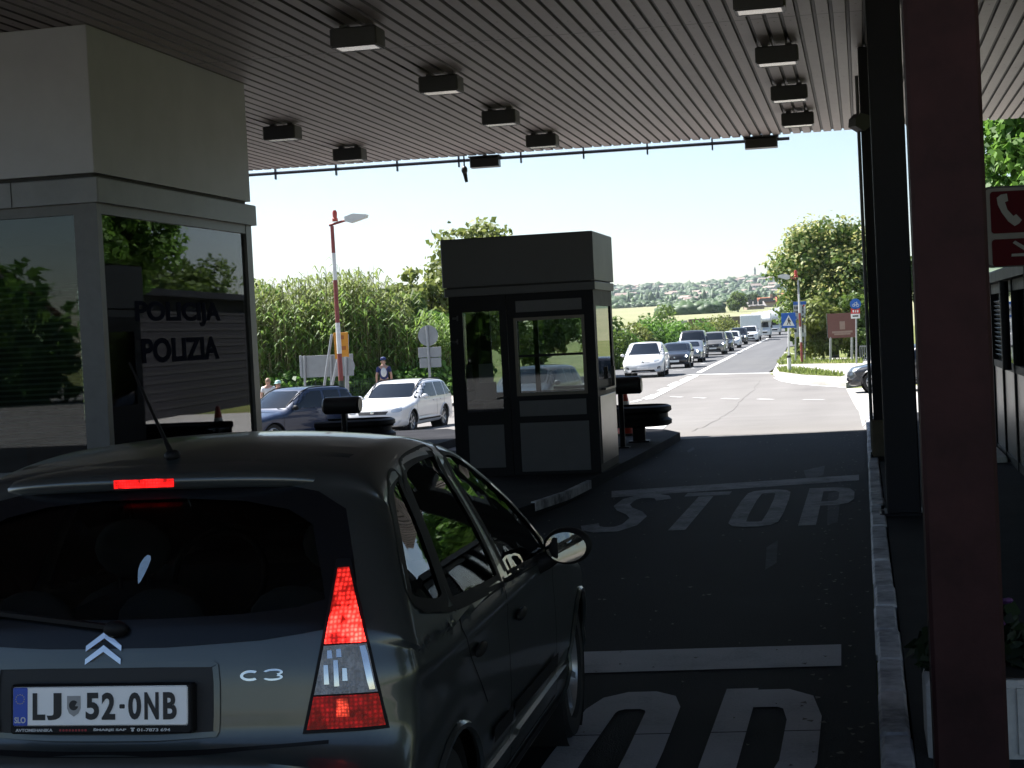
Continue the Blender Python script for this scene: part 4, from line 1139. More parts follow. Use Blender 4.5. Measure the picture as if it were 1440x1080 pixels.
# ------------------------------------------------------------------ ordinary cars, seen small
def std_car(kind, label, sil, w, pnt, L, glass, front, rear_l=None, wheels=None, wr=.32, loc=(0, 0, 0), rz=0, group=None, cat='car', rim=None, roof_rails=False, head_on=False, rear=True, belt=.95, spokes=5, hubs=None, **kw):
    r = empty(kind, loc, rz, label, cat, group)
    c = Car(sil, w, belt=belt, L=L, wheels=wheels, wr=wr, **kw)
    c.shell('body', pnt, r); c.arches(M_trim if kw.get('lipdark') else pnt, r)
    for wy in wheels:
        for sg in (1, -1): c.wheel(r, wy, sg, rim, spokes, n=20)
    st = .09
    for nm, poly in glass['side']:
        poly = rnd(poly, .05)
        for view in ('R', 'Lf'): c.part('side_window', poly, view, .004, M_cglass, r, st)
    c.part('windscreen', rnd(glass['front'], .09), 'front', .005, M_cglass, r, st)
    if rear and 'rear' in glass: c.part('rear_window', rnd(glass['rear'], .09), 'rear', .005, M_cglass, r, st)
    # front end
    for k, v in front.items():
        if k == 'head':
            for view in ('frontR', 'frontL'):
                o = c.part('headlight', [tuple(q) for q in chaikin(v, 1)], view, .006, M_headl, r, .05, .006)
                if head_on:
                    cx = sum(p[0] for p in v) / len(v); cz = sum(p[1] for p in v) / len(v)
                    rad = .05
                    disc = [(cx + rad * math.cos(t), cz + rad * math.sin(t)) for t in np.linspace(0, 2 * PI, 12, endpoint=False)]
                    c.part('lit_lamp', disc, view, .016, M_headon, o, .04)
        elif k == 'fog':
            for view in ('frontR', 'frontL'): c.part('lower_intake', v, view, .005, M_trim, r, .05)
        elif k == 'plate':
            h, n = c.cast(0, v, 'front')
            if h is not None:
                b = MB(); b.bbev(-.26, .26, h.y - .01, h.y + .018, v - .055, v + .055, .004); b.build('number_plate', M_plate, r)
        elif k == 'badge':
            h, n = c.cast(0, v, 'front')
            if h is not None:
                b = MB(); b.lathe([(0, .0), (.055, .0), (.055, .012), (0, .016)], Matrix.Rotation(-PI / 2, 3, 'X'), 14, (0, h.y, v)); b.build('badge', M_chrome, r)
        else:
            c.part(k, v[0], 'front', .005, v[1], r, .06)
    if rear_l:
        for view in ('rearR', 'rearL'): c.part('tail_light', rear_l, view, .006, M_redlens, r, .06, .004)
    # mirrors, handles, door gaps
    gl = glass['side'][0][1]; my = max(p[0] for p in gl) - .25; mz = belt + .03
    for sg in (1, -1):
        h, n = c.cast(my, mz - .03, 'R')
        if h is None: continue
        mo = MB(); mo.sphere((sg * (h.x + .11), my, mz + .02), (.10, .07, .075), 12, 8); mo.bar((sg * h.x * .97, my + .02, mz - .02), (sg * (h.x + .06), my + .01, mz - .01), .05, .04)
        mo = mo.build('door_mirror', glass.get('mirror', pnt), r, smooth=50.0)
    gaps = []
    for view in ('R', 'Lf'):
        for x_ in glass.get('doors', ()): gaps.append(([(x_, belt - .03), (x_ - .01, .36)], view, .014, .002))
        gaps.append(([(wheels[0] + wr * 1.25, .34), (wheels[1] - wr * 1.25, .34)], view, .05, .002))
    for gp in gaps: c.strips('panel_gap', [gp], M_trim, r)
    for view, sg in (('R', 1), ('Lf', -1)):
        for x_ in glass.get('handles', ()):
            h, n = c.cast(x_, belt - .10, view)
            if h is not None:
                b = MB(); b.bbev(h.x - .02, h.x + .02, x_ - .09, x_ + .09, belt - .115, belt - .085, .008); b.build('door_handle', pnt, r)
    if roof_rails:
        for sg in (1, -1):
            pts = []
            for y_ in np.linspace(roof_rails[0], roof_rails[1], 9):
                xx = sg * (c.W(y_, 1.42) - .10); h, n = c.cast(xx, y_, 'top')
                if h is not None: pts.append(h + Vector((0, 0, .035 if 0 < len(pts) < 8 else .0)))
            if len(pts) > 3: b = MB(); b.tube(pts, .016, 6); b.build('roof_rail', M_trim if roof_rails[2] else M_chrome, r, smooth=50.0)
    r['_L'] = L
    del r['_L']
    return r, c

def sil_estate(L, H, hood=.98, rearz=.75, cowl_y=None, ws_top=None, nose=.62, rake=.28, tail=None):
    """silhouette of a car with an upright tail; y from the rear"""
    cy_ = cowl_y or L - 1.25; wt = ws_top or cy_ - .85
    return [(.22, .24), (.05, .34), (.0, .52), (.03, rearz), (.07, .95), (rake * .45, 1.10), (rake, H - .17), (rake + .14, H - .06), (rake + .6, H - .005), (wt - .45, H), (wt, H - .055), (lerp(wt, cy_, .5), lerp(H - .055, hood, .46)), (cy_, hood + .01), (cy_ + .35, hood - .05), (L - .42, hood - .13), (L - .16, nose + .13), (L - .03, nose - .04), (L, nose - .18), (L - .04, .34), (L - .22, .22), (L * .5, .20)]
def sil_sedan(L, H, hood=.95, deck=1.02, cowl_y=None, ws_top=None, nose=.62):
    cy_ = cowl_y or L - 1.4; wt = ws_top or cy_ - .95
    return [(.25, .25), (.06, .36), (.0, .55), (.02, .85), (.10, deck - .02), (.35, deck), (.72, deck + .05), (1.15, H - .16), (1.6, H - .02), (2.1, H), (wt, H - .05), (lerp(wt, cy_, .5), lerp(H - .05, hood, .47)), (cy_, hood + .01), (cy_ + .4, hood - .05), (L - .42, hood - .14), (L - .15, nose + .12), (L - .03, nose - .04), (L, nose - .18), (L - .05, .34), (L - .22, .22), (L * .5, .20)]
def std_glass(L, H, belt, cy_, wt, w, rear_y=.5, nside=3, rear=True):
    ws = [(-w * .78, belt + .05), (w * .78, belt + .05), (w * .64, H - .10), (-w * .64, H - .10)]
    z0, z1 = belt + .01, H - .13
    A = (cy_ - .12, z0); B = (wt + .02, z1)
    bp = (rear_y + wt) / 2 + .25
    front_w = [(bp + .04, z0), A, (lerp(A[0], B[0], .9), lerp(z0, z1, .9)), (B[0] - .12, z1 + .01), (bp + .04, z1 + .01)]
    q = rear_y + .62
    rear_w = [(q + .04, z0), (bp - .04, z0), (bp - .04, z1 + .01), (q + .04, z1)]
    quarter = [(rear_y + .02, z0 + .02), (q - .03, z0), (q - .03, z1), (rear_y + .26, z1 - .03)]
    return dict(side=[('front', front_w), ('rear', rear_w), ('quarter', quarter)], front=ws, rear=[(-w * .72, belt + .06), (w * .72, belt + .06), (w * .62, H - .17), (-w * .62, H - .17)], doors=(cy_ - .02, bp, q + .1), handles=(bp + .22, q + .35))
# ================================================================== the hatchback in front of the camera
M_hpaint = mat('dark_green_grey_paint', (.066, .076, .077), .30, metal=.6, var=.08, vscale=3, coat=.55)
M_hglass = glass_mat('tinted_glass', (.38, .43, .42), 2)
M_hrear = glass_mat('tinted_rear_glass', (.42, .48, .47), .5, .14)
def lamp_mat(name, col, strength, cell, fade=None):
    m, nt, P = nmat(name); L = nt.links
    tc = N(nt, 'ShaderNodeTexCoord'); mp = N(nt, 'ShaderNodeMapping'); mp.inputs['Scale'].default_value = (1 / cell, .001, 1 / cell); L.new(tc.outputs['Object'], mp.inputs[0])
    vo = N(nt, 'ShaderNodeTexVoronoi'); vo.inputs['Scale'].default_value = 1; vo.inputs['Randomness'].default_value = .25; L.new(mp.outputs[0], vo.inputs['Vector'])
    nz = N(nt, 'ShaderNodeTexNoise'); nz.inputs['Scale'].default_value = 28; nz.inputs['Detail'].default_value = 2; L.new(tc.outputs['Object'], nz.inputs['Vector'])
    mr = N(nt, 'ShaderNodeMapRange'); mr.inputs['From Min'].default_value = .12; mr.inputs['From Max'].default_value = .5; mr.inputs['To Min'].default_value = 1; mr.inputs['To Max'].default_value = .22; L.new(vo.outputs['Distance'], mr.inputs['Value'])
    mn = N(nt, 'ShaderNodeMapRange'); mn.inputs['From Min'].default_value = .35; mn.inputs['From Max'].default_value = .68; mn.inputs['To Min'].default_value = .18; mn.inputs['To Max'].default_value = 3.0; L.new(nz.outputs['Fac'], mn.inputs['Value'])
    mu = N(nt, 'ShaderNodeMath', operation='MULTIPLY'); L.new(mr.outputs[0], mu.inputs[0]); L.new(mn.outputs[0], mu.inputs[1])
    m2 = N(nt, 'ShaderNodeMath', operation='MULTIPLY'); m2.inputs[1].default_value = strength; L.new(mu.outputs[0], m2.inputs[0])
    if fade:
        sx = N(nt, 'ShaderNodeSeparateXYZ'); L.new(tc.outputs['Object'], sx.inputs[0]); fz = N(nt, 'ShaderNodeMapRange', interpolation_type='SMOOTHSTEP')
        fz.inputs['From Min'].default_value = fade[0]; fz.inputs['From Max'].default_value = fade[1]; fz.inputs['To Min'].default_value = 1.25; fz.inputs['To Max'].default_value = .16; L.new(sx.outputs[2], fz.inputs['Value'])
        m3 = N(nt, 'ShaderNodeMath', operation='MULTIPLY'); L.new(m2.outputs[0], m3.inputs[0]); L.new(fz.outputs[0], m3.inputs[1]); m2 = m3
    P.inputs['Base Color'].default_value = (*col, 1); P.inputs['Emission Color'].default_value = (1, col[1] / max(col[0], .01) , col[2] / max(col[0], .01), 1)
    L.new(m2.outputs[0], P.inputs['Emission Strength']); P.inputs['Roughness'].default_value = .15; P.inputs['Specular IOR Level'].default_value = .15; return m
M_brake = lamp_mat('lit_brake_lens', (.55, .016, .012), 1.7, .011, (.99, 1.12))
M_brake3 = lamp_mat('lit_high_brake_lens', (.6, .004, .004), .75, .008)
M_lowred = lamp_mat('lower_red_lens', (.24, .003, .005), .05, .012)
M_clear = ground_mat('clear_reverse_lens', [(.32, (.20, .20, .21)), (.48, (.32, .32, .33)), (.60, (.46, .46, .48)), (.72, (.70, .70, .72))], 26, rough=.12, fine=90, bump=.6, spec=.6, streak=(60, 60, 9, .5))

pc_ = Q(145, 986, 4.31)
HEAD = R(1.5)
hb = empty('hatchback_car', (0, 0, 0), HEAD, 'dark grey green hatchback with lit brake lights waiting in the lane', 'car')
hsil = [(.30, .20), (.10, .25), (.015, .36), (-.02, .52), (-.005, .64), (.03, .705), (.085, .73), (.10, .82), (.12, .94), (.165, 1.045), (.31, 1.215), (.475, 1.36), (.57, 1.42), (.85, 1.462), (1.15, 1.476), (1.45, 1.462), (1.78, 1.40), (2.12, 1.25), (2.44, 1.05), (2.62, .965), (3.0, .90), (3.4, .81), (3.66, .70), (3.79, .57), (3.84, .44), (3.79, .27), (3.55, .19), (2.0, .18)]
H = Car(hsil, .835, belt=.93, tum=.36, tum2=.34, r=.085, bow_f=.20, bow_r=.105, crown=.05, kr=.07, yr=.9, kf=.16, L=3.84, spine=(.55, .75, .60), wheels=(.62, 3.06), wr=.295, N=380, M1=30, M2=44, s0=.82, tuck=.07, hips=.010)
h_, n_ = H.cast(0, .83, 'rear')
hb.location = (pc_.x + h_.y * math.sin(HEAD), pc_.y - h_.y * math.cos(HEAD), 0)
def cha(p, k=2): return [tuple(q) for q in chaikin(p, k)]
def dense(p, n=6): return [tuple(Vector(p[i]).lerp(Vector(p[(i + 1) % len(p)]), j / n)) for i in range(len(p)) for j in range(n)]
RW_ = [(-.60, 1.035), (.60, 1.035), (.575, 1.12), (.475, 1.345), (-.475, 1.345), (-.575, 1.12)]
RO_ = [(-.675, .975), (.675, .975), (.650, 1.13), (.535, 1.385), (-.535, 1.385), (-.650, 1.13)]
RW = cha([(-.60, 1.035), (.60, 1.035), (.575, 1.12), (.475, 1.345), (-.475, 1.345), (-.575, 1.12)], 2)
WS = cha([(-.62, 1.0), (.62, 1.0), (.48, 1.36), (-.48, 1.36)], 2)
FW = cha([(1.48, .945), (1.50, .94), (2.16, .915), (2.25, .93), (2.14, 1.05), (1.95, 1.18), (1.72, 1.31), (1.62, 1.355), (1.50, 1.375), (1.46, 1.36)], 2)
DW = cha([(.72, .985), (.74, .98), (1.33, .95), (1.36, .96), (1.38, 1.37), (1.34, 1.385), (1.0, 1.375), (.92, 1.35), (.73, 1.06)], 2)
QW = cha([(.385, 1.065), (.42, 1.03), (.655, .988), (.68, 1.05), (.86, 1.335), (.82, 1.352), (.74, 1.335), (.60, 1.25)], 2)
holes = [(RW, 'rear', lambda c: c[1] < .7), (WS, 'front', lambda c: c[1] > 1.6 and c[2] > .95)] + [(p, 'side', lambda c: abs(c[0]) > .35) for p in (FW, DW, QW)]
H.shell('body', M_hpaint, hb, holes)
H.arches(M_hpaint, hb, .013)
for wy in H.wheels:
    for sg in (1, -1): H.wheel(hb, wy, sg, M_rimd if False else M_rim, 7, n=48, wd=.185)
rw = H.part('rear_window', RW, 'rear', -.004, M_hrear, hb, .05)
H.part('windscreen', WS, 'front', -.004, M_hglass, hb, .06)
for view in ('R', 'Lf'):
    for p in (FW, DW, QW):
        o = H.part('side_window', p, view, -.004, M_hglass, hb, .05)
        H.ring('window_seal', p, view, (-.016, .024), .002, M_trim, o)
# black surround of the rear glass reaching the lights
H.bridge('glass_surround', dense(cha([(x * .975, 1.19 + (z - 1.19) * .94) for x, z in RW_], 2), 3), dense(cha(RO_, 2), 3), 'rear', .0028, mat('black_glass_border', (.005, .006, .008), .25, spec=.3, var=0), rw)
# shut lines
def bands(name, lst, m):
    for q in lst: H.strips(name, [q], m, hb)
gap = []
for view in ('R', 'Lf'):
    gap += [([(1.43, .93), (1.42, .62), (1.43, .33)], view, .008, .0015), ([(2.36, .90), (2.38, .6), (2.40, .34)], view, .008, .0015), ([(.70, .965), (.84, .8), (1.03, .62)], view, .008, .0015),
            ([(1.07, .33), (2.40, .33)], view, .009, .0015)]
gap += [([(-.60, .722), (-.3, .712), (.3, .712), (.60, .722)], 'rear', .009, .0015)]
bands('shut_line', gap, M_trim)
for v in ('R', 'Lf'):
    bands('belt_moulding', [([(.42, 1.012), (.655, .972), (.98, .958), (1.42, .932), (2.26, .900)], v, .014, .006)], M_trim)
    bands('rub_strip', [([(1.09, .50), (1.41, .495)], v, .05, .010), ([(1.45, .495), (2.38, .48)], v, .05, .010)], M_trim)
    bands('sill_trim', [([(1.06, .275), (2.64, .27)], v, .06, .004)], M_trim)
bands('rear_bumper_strip', [([(-.62, .50), (.62, .50)], 'rear', .055, .008)], M_trim)
for v, sg in (('R', 1), ('Lf', -1)):
    for y_ in (.93, 1.62):
        h, n = H.cast(y_, .80 - (y_ - 1.16) * .02, v)
        b = MB(); b.sphere((0, 0, 0), (.012, .085, .02), 12, 8); o = b.build('door_handle', M_trim, hb, smooth=60.0); o.location = h + n * .014
# spoiler lip over the rear window
b = MB(); rows_ = []
for x in np.linspace(-.52, .52, 41):
    e = abs(x) / .52; ee = e ** 6
    yt = .440 + .085 * e * e + .06 * ee
    def zr(y_):
        h, n = H.cast(x, y_, 'top'); return h.z if h is not None else 1.3
    zt = min(zr(yt + .12) + .002, 1.445) - .012 - .03 * ee
    rows_.append([(x, .92, zr(.92) - .004), (x, .74, zr(.74) + .003), (x, yt + .14, zt + .016), (x, yt + .035, zt + .006), (x, yt + .004, zt - .008), (x, yt, zt - .020), (x, yt + .012, zt - .040), (x, yt + .06, zt - .05), (x, yt + .2, zt - .05)])
vv = [p for rw_ in rows_ for p in rw_]; kk = 9
b.add(vv, [(i * kk + j, i * kk + j + 1, (i + 1) * kk + j + 1, (i + 1) * kk + j) for i in range(40) for j in range(kk - 1)])
sp_ = b.build('roof_spoiler', M_hpaint, hb, smooth=60.0)
b = MB(); pts = [(x, .440 + .085 * (x / .52) ** 2 - .002, rows_[int(round((x + .52) / 1.04 * 40))][5][2] - .003) for x in np.linspace(-.09, .09, 7)]
for p_, q_ in zip(pts[:-1], pts[1:]): b.add([(p_[0], p_[1], p_[2] - .012), (q_[0], q_[1], q_[2] - .012), (q_[0], q_[1], q_[2] + .012), (p_[0], p_[1], p_[2] + .012)], [(0, 1, 2, 3)])
hl = b.build('high_brake_light', M_brake3, sp_)
# tail lights: bright red triangle, clear middle, red foot
for v in ('rearR', 'rearL'):
    TL = [(.545, .745), (.778, .745), (.702, 1.165), (.662, 1.165)]
    base = H.part('tail_light', TL, v, .003, M_trim, hb, .03, .008)
    def seg(z0, z1, m_, nm, e=.010):
        def edge(z): t = (z - .745) / .42; return lerp(.545, .662, t) + e, lerp(.778, .702, t) - e
        a0, a1 = edge(z0); c0, c1 = edge(z1)
        o = H.part(nm, [(a0, z0), (a1, z0), (c1, z1), (c0, z1)], v, .012, m_, base, .02, .006); return o
    seg(.755, .838, M_lowred, 'red_lens'); seg(.843, .962, M_clear, 'clear_lens'); seg(.967, 1.14, M_brake, 'lit_lens')
    def edge(z): t = (z - .745) / .42; return lerp(.545, .662, t), lerp(.778, .702, t)
    a0, a1 = edge(.85); c0, c1 = edge(.957)
    H.part('lens_edge', [(a1 - .03, .85), (a1 - .014, .85), (c1 - .014, .957), (c1 - .03, .957)], v, .0195, M_chrome, base, .02)
    for (xa, za, zb) in ((.618, .868, .915), (.645, .862, .925), (.668, .875, .905), (.630, .93, .950), (.655, .932, .952)):
        H.part('reflector_cell', [(xa - .007, za), (xa + .007, za), (xa + .006, zb), (xa - .006, zb)], v, .0195, M_chrome, base, .02)
    a0, a1 = edge(.81); c0, c1 = edge(.85)
    H.part('fog_cell', [(.64, .785), (.675, .785), (.672, .83), (.643, .83)], v, .0195, lamp_mat('fog_cell_' + v[-1], (.6, .04, .02), .35, .008), base, .02)
# plate recess, plate, writing
rec = H.part('plate_recess', cha([(-.30, .742), (.305, .742), (.315, .765), (.315, .925), (.295, .938), (-.295, .938), (-.315, .925), (-.315, .765)], 1), 'rear', .002, mat('recess_black', (.006, .007, .009), .6, var=.1), hb, .04)
H.ring('recess_edge', cha([(-.30, .742), (.305, .742), (.315, .765), (.315, .925), (.295, .938), (-.295, .938), (-.315, .925), (-.315, .765)], 1), 'rear', (-.012, .004), .006, M_hpaint, rec)
h0, _ = H.cast(0, .77, 'rear'); h1, _ = H.cast(0, .90, 'rear')
up = (h1 - h0).normalized(); nr = Vector((0, -1, 0)); nr = (nr - up * nr.dot(up)).normalized(); ctr = h0.lerp(h1, .5) + nr * .028
PM = Matrix(((1, up.x * 0, 0, ctr.x), (0, up.y, nr.y, ctr.y), (0, up.z, nr.z, ctr.z), (0, 0, 0, 1)))
PM = Matrix.Translation((.004, 0, -.004)) @ PM @ Matrix.Diagonal((.935, .935, 1, 1))
def onplate(me, dx, dz, dn): me.transform(PM @ Matrix.Translation((dx, dz, dn))); return me
def pbox(x0, x1, z0, z1, n0, n1, name, m, par, bv=.006):
    b = MB(); b.bbev(x0, x1, z0, z1, n0, n1, bv); me = b.mesh(name); me.transform(PM); o = link_mesh(name, me, m, par); return o
plate = pbox(-.272, .272, -.076, .062, -.03, .004, 'number_plate', M_trim, hb)
pbox(-.262, .262, -.054, .056, .004, .007, 'plate_face', M_plate, plate, .005)
pbox(-.260, -.216, -.052, .054, .0071, .0085, 'country_band', mat('plate_blue', (.02, .07, .42), .4, var=.03), plate, .003)
M_ink = mat('plate_ink', (.008, .008, .010), .5, var=0); M_pw = mat('plate_lettering', (.55, .55, .55), .5, var=0)
def ptxt(t, x, z, w_, h_, m_, bold=.03, dn=.0085):
    me = text_fit(t, w_, h_, bold, .0006); onplate(me, x, z, dn); return link_mesh('plate_lettering', me, m_, plate)
ptxt('SLO', -.238, -.036, .034, .017, M_pw, .02, .0092)
for k in range(12):
    t = 2 * PI * k / 12; b = MB(); b.lathe([(0, .0093), (.0016, .0093)], None, 5, (-.238 + .013 * math.cos(t), .022 + .013 * math.sin(t), 0)); me = b.mesh('band_star'); me.transform(PM)
    link_mesh('band_star', me, mat('star_yellow', (.6, .5, .05), .5, var=0), plate)
gx = -.203; hz = .075
for ch, x0, x1 in (('L', -.200, -.162), ('J', -.157, -.113), ('5', -.040, .000), ('2', .008, .048), ('-', .060, .076), ('0', .087, .125), ('N', .135, .177), ('B', .190, .230)):
    if ch == '-': pbox(x0, x1, -.006, .006, .0071, .0085, 'plate_dash', M_ink, plate, .002)
    else: ptxt(ch, (x0 + x1) / 2, .001, x1 - x0, hz, M_ink, .035)
b = MB(); sh = [(-.096, .03), (-.056, .03), (-.056, -.004), (-.062, -.018), (-.076, -.027), (-.090, -.018), (-.096, -.004)]
b.prism(sh, lambda a, c: (a, c, .0075), lambda a, c: (a, c, .0085)); me = b.mesh('crest'); me.transform(PM); cre = link_mesh('crest', me, mat('crest_grey', (.30, .30, .30), .5, var=.1), plate)
b = MB(); sh2 = [(-.076 + .014 * math.cos(t), .004 + .014 * math.sin(t)) for t in np.linspace(.6, 2 * PI - .2, 14)] + [(-.072, .002), (-.066, .012)]
b.prism(sh2, lambda a, c: (a, c, .0087), lambda a, c: (a, c, .0092)); me = b.mesh('crest_emblem'); me.transform(PM); link_mesh('crest_emblem', me, M_ink, plate)
ptxt('AVTOMEHANIKA', -.198, -.065, .112, .0085, M_pw, .02, .0045); ptxt('ŠMARJE SAP', .030, -.0645, .098, .0095, M_pw, .03, .0045); ptxt('01-7873 694', .160, -.065, .098, .0085, M_pw, .02, .0045)
M_fred = mat('frame_red', (.25, .015, .02), .5, var=0)
for k in range(9): pbox(-.122 + k * .0095, -.1155 + k * .0095, -.0685, -.0625, .0041, .0046, 'worn_lettering', M_fred, plate, .001)
b = MB(); b.lathe([(0, 0), (.004, 0), (.004, .0006), (0, .0006)], None, 8, (.098, -.066, .0045)); b.box((.098, -.0605, .0048), (.012, .003, .0006)); me = b.mesh('phone_mark'); me.transform(PM); link_mesh('phone_mark', me, M_pw, plate)
# chevron emblem and model lettering
def stick(name, poly, m, par, th=.007):
    """thin raised badge that follows the tailgate"""
    vs0 = []
    b = MB(); n = len(poly); A = []; B = []
    for (x, z) in poly:
        h, nn = H.cast(x, z, 'rear'); A.append(h + nn * .001); B.append(h + nn * th)
    b.add(A + B, [tuple(range(n, 2 * n))] + [(i, (i + 1) % n, n + (i + 1) % n, n + i) for i in range(n)]); return b.build(name, m, par)
for dz in (0, -.033):
    z0 = 1.012 + dz
    stick('chevron_badge', [(-.050, z0 - .030), (0, z0 + .004), (.050, z0 - .030), (.050, z0 - .044), (0, z0 - .012), (-.050, z0 - .044)], M_chrome, hb, .009)
def arcp(cx, cz, rx, rz, t0, t1, n, wd):
    o = []; i_ = []
    for k in range(n):
        t = R(lerp(t0, t1, k / (n - 1))); o.append((cx + rx * math.cos(t), cz + rz * math.sin(t))); i_.append((cx + (rx - wd * 1.35) * math.cos(t), cz + (rz - wd) * math.sin(t)))
    return o + i_[::-1]
bx, bz = .430, .898
stick('model_lettering', arcp(bx - .031, bz, .027, .0135, 50, 310, 14, .006), M_chrome, hb, .006)
stick('model_lettering', arcp(bx + .028, bz + .0062, .026, .0085, 160, -60, 11, .005) , M_chrome, hb, .006)
stick('model_lettering', arcp(bx + .028, bz - .0062, .026, .0085, 60, -160, 11, .005), M_chrome, hb, .0065)
# wiper, aerial, mirrors
hz1, n1 = H.cast(0.03, 1.02, 'rear')
b = MB(); b.sphere(hz1 + n1 * .015, (.035, .025, .022)); b.bar(hz1 + n1 * .025, Vector(H.cast(-.40, 1.065, 'rear')[0]) + n1 * .02, .018, .012); b.build('rear_wiper', M_trim, hb, smooth=50.0)
ha, na = H.cast(0.0, .66, 'top')
b = MB(); b.sphere(ha + Vector((0, 0, .008)), (.022, .035, .018)); b.tube([ha + Vector((0, -.005, .012)), ha + Vector((-.0, -.05, .06)), ha + Vector((0, -.27, .29))], [.010, .006, .0028], 8); b.build('roof_aerial', M_trim, hb, smooth=50.0)
for sg in (1, -1):
    hm, nm = H.cast(2.07, .90, 'R' if sg > 0 else 'Lf')
    e = empty('door_mirror', (hm.x, 2.07, .905)); e.parent = hb
    b = MB(); b.sphere((sg * .115, .02, .055), (.092, .07, .070), 20, 12)
    b.v = [(x, max(y_, -.028), z) for x, y_, z in b.v]; b.tube([(sg * -.03, .03, -.02), (sg * .03, .03, .0), (sg * .08, .03, .03)], [.045, .035, .03], 10); b.build('mirror_shell', M_trim, e, smooth=40.0)
    gl_ = [(sg * .115 + .077 * math.cos(t), .055 + .056 * math.sin(t)) for t in np.linspace(0, 2 * PI, 28, endpoint=False)]
    b = MB(); b.add([(x, -.031 - sg * (x - sg * .115) * .10 * sg, z) for x, z in gl_], [tuple(range(28))]); b.build('mirror_glass', mat('mirror', (.8, .82, .82), .02, metal=1, var=0), e)
# interior
M_seat = mat('seat_cloth', (.020, .021, .024), .9, var=.2, vscale=30); M_dash = mat('dashboard', (.014, .014, .016), .7, var=.1)
def seat(x, y_, w_=.25, back=.62, zb=.42):
    s = empty('seat', (x, y_, 0)); s.parent = hb
    b = MB(); b.bbev(-w_, w_, -.02, .48, zb - .16, zb + .04, .05); b.build('seat_base', M_seat, s, smooth=40.0)
    b = MB(); M = Matrix.Rotation(R(14), 3, 'X')
    pts = [(-w_, 0), (w_, 0), (w_ * .95, back * .7), (w_ * .72, back), (-w_ * .72, back), (-w_ * .95, back * .7)]
    b.prism(cha(pts, 1), lambda a, c: M @ Vector((a, -.06, c)) + Vector((0, 0, zb - .04)), lambda a, c: M @ Vector((a, .06, c)) + Vector((0, 0, zb - .04))); b.build('backrest', M_seat, s, smooth=40.0)
    b = MB(); top = M @ Vector((0, 0, back)) + Vector((0, 0, zb - .04)); b.sphere(top + Vector((0, 0, .13)), (.135, .055, .10), 14, 8)
    for q in (-.05, .05): b.tube([top + Vector((q, 0, -.03)), top + Vector((q, 0, .1))], .007, 6)
    b.build('headrest', M_seat, s, smooth=50.0)
seat(-.36, 1.30); seat(.36, 1.30)
for x in (-.40, .0, .40): seat(x, .62, .20, .46, .44)
b = MB(); b.bbev(-.70, .70, 1.98, 2.55, .62, .93, .06); b.build('dashboard', M_dash, hb, smooth=40.0)
b = MB(); b.bb(-.66, .66, .45, 3.0, .26, .30); b.build('cabin_floor', M_dash, hb)
b = MB(); b.bb(-.56, .56, .24, .56, .945, .96); b.build('parcel_shelf', M_seat, hb)
b = MB(); b.tube([(-.36 + .18 * math.cos(t), 1.92 + .06 * math.sin(t), .90 + .17 * math.sin(t)) for t in np.linspace(0, 2 * PI, 24, endpoint=False)], .014, 8, closed=True); b.build('steering_wheel', M_trim, hb, smooth=50.0)
b = MB(); b.bbev(-.12, .12, 1.85, 1.875, 1.27, 1.34, .01); b.build('interior_mirror', M_trim, hb)
# small pale blue drop-shaped mark on the rear glass
stk = cha([(.060, 1.20), (.078, 1.195), (.075, 1.165), (.062, 1.125), (.055, 1.14), (.047, 1.172)], 1)
H.part('window_mark', stk, 'rear', .003, mat('mark_pale_blue', (.35, .48, .62), .4, var=.2, vscale=40), rw, .02)
# ================================================================== the queue and the other cars
P_white = paint('white_paint', (.72, .72, .72)); P_black = paint('black_paint', (.012, .013, .016)); P_silver = paint('silver_paint', (.30, .31, .33), .6)
P_navy = paint('navy_paint', (.006, .016, .05), .2, .4); P_grey = paint('grey_paint', (.10, .10, .105), .4); P_dgrey = paint('dark_grey_paint', (.030, .032, .038), .3); P_beige = paint('warm_silver_paint', (.26, .25, .23), .5)
M_grille = mat('grille_black', (.015, .015, .017), .4, var=.2, vscale=30)
def gpos(px, py, Z):
    p = Q(px, py, Z); return p
QUEUE = 'cars queueing on the far lane'
def place(px, Z, head, L, lab, **kw):
    """front bumper of a car facing the camera at column px and distance Z"""
    p = Q(px, 500, Z); y = p.y; x = p.x
    # the origin is the rear end; the car points to -Y turned by head
    a = PI + head
    ox = x + math.sin(a) * L; oy = y - math.cos(a) * L
    return (ox, oy, g(x, y + L / 2) + .012), a
def fr_std(w, z_h=.66, hw=.32, grille=(.50, .66, .34), low=(.26, .40, .62), plate=.42, badge=.60, fog=True, hh=.13):
    d = dict(head=[(w - hw - .04, z_h - hh * .45), (w - .06, z_h - hh * .35), (w - .03, z_h + hh * .65), (w - .10, z_h + hh * .6), (w - hw, z_h + hh * .25)])
    d['grille'] = ([(-grille[2], grille[0]), (grille[2], grille[0]), (grille[2] + .06, grille[1]), (-grille[2] - .06, grille[1])], M_grille)
    d['lower_intake'] = ([(-low[2], low[0]), (low[2], low[0]), (low[2] - .08, low[1]), (-low[2] + .08, low[1])], M_trim)
    if plate: d['plate'] = plate
    if badge: d['badge'] = badge
    return d
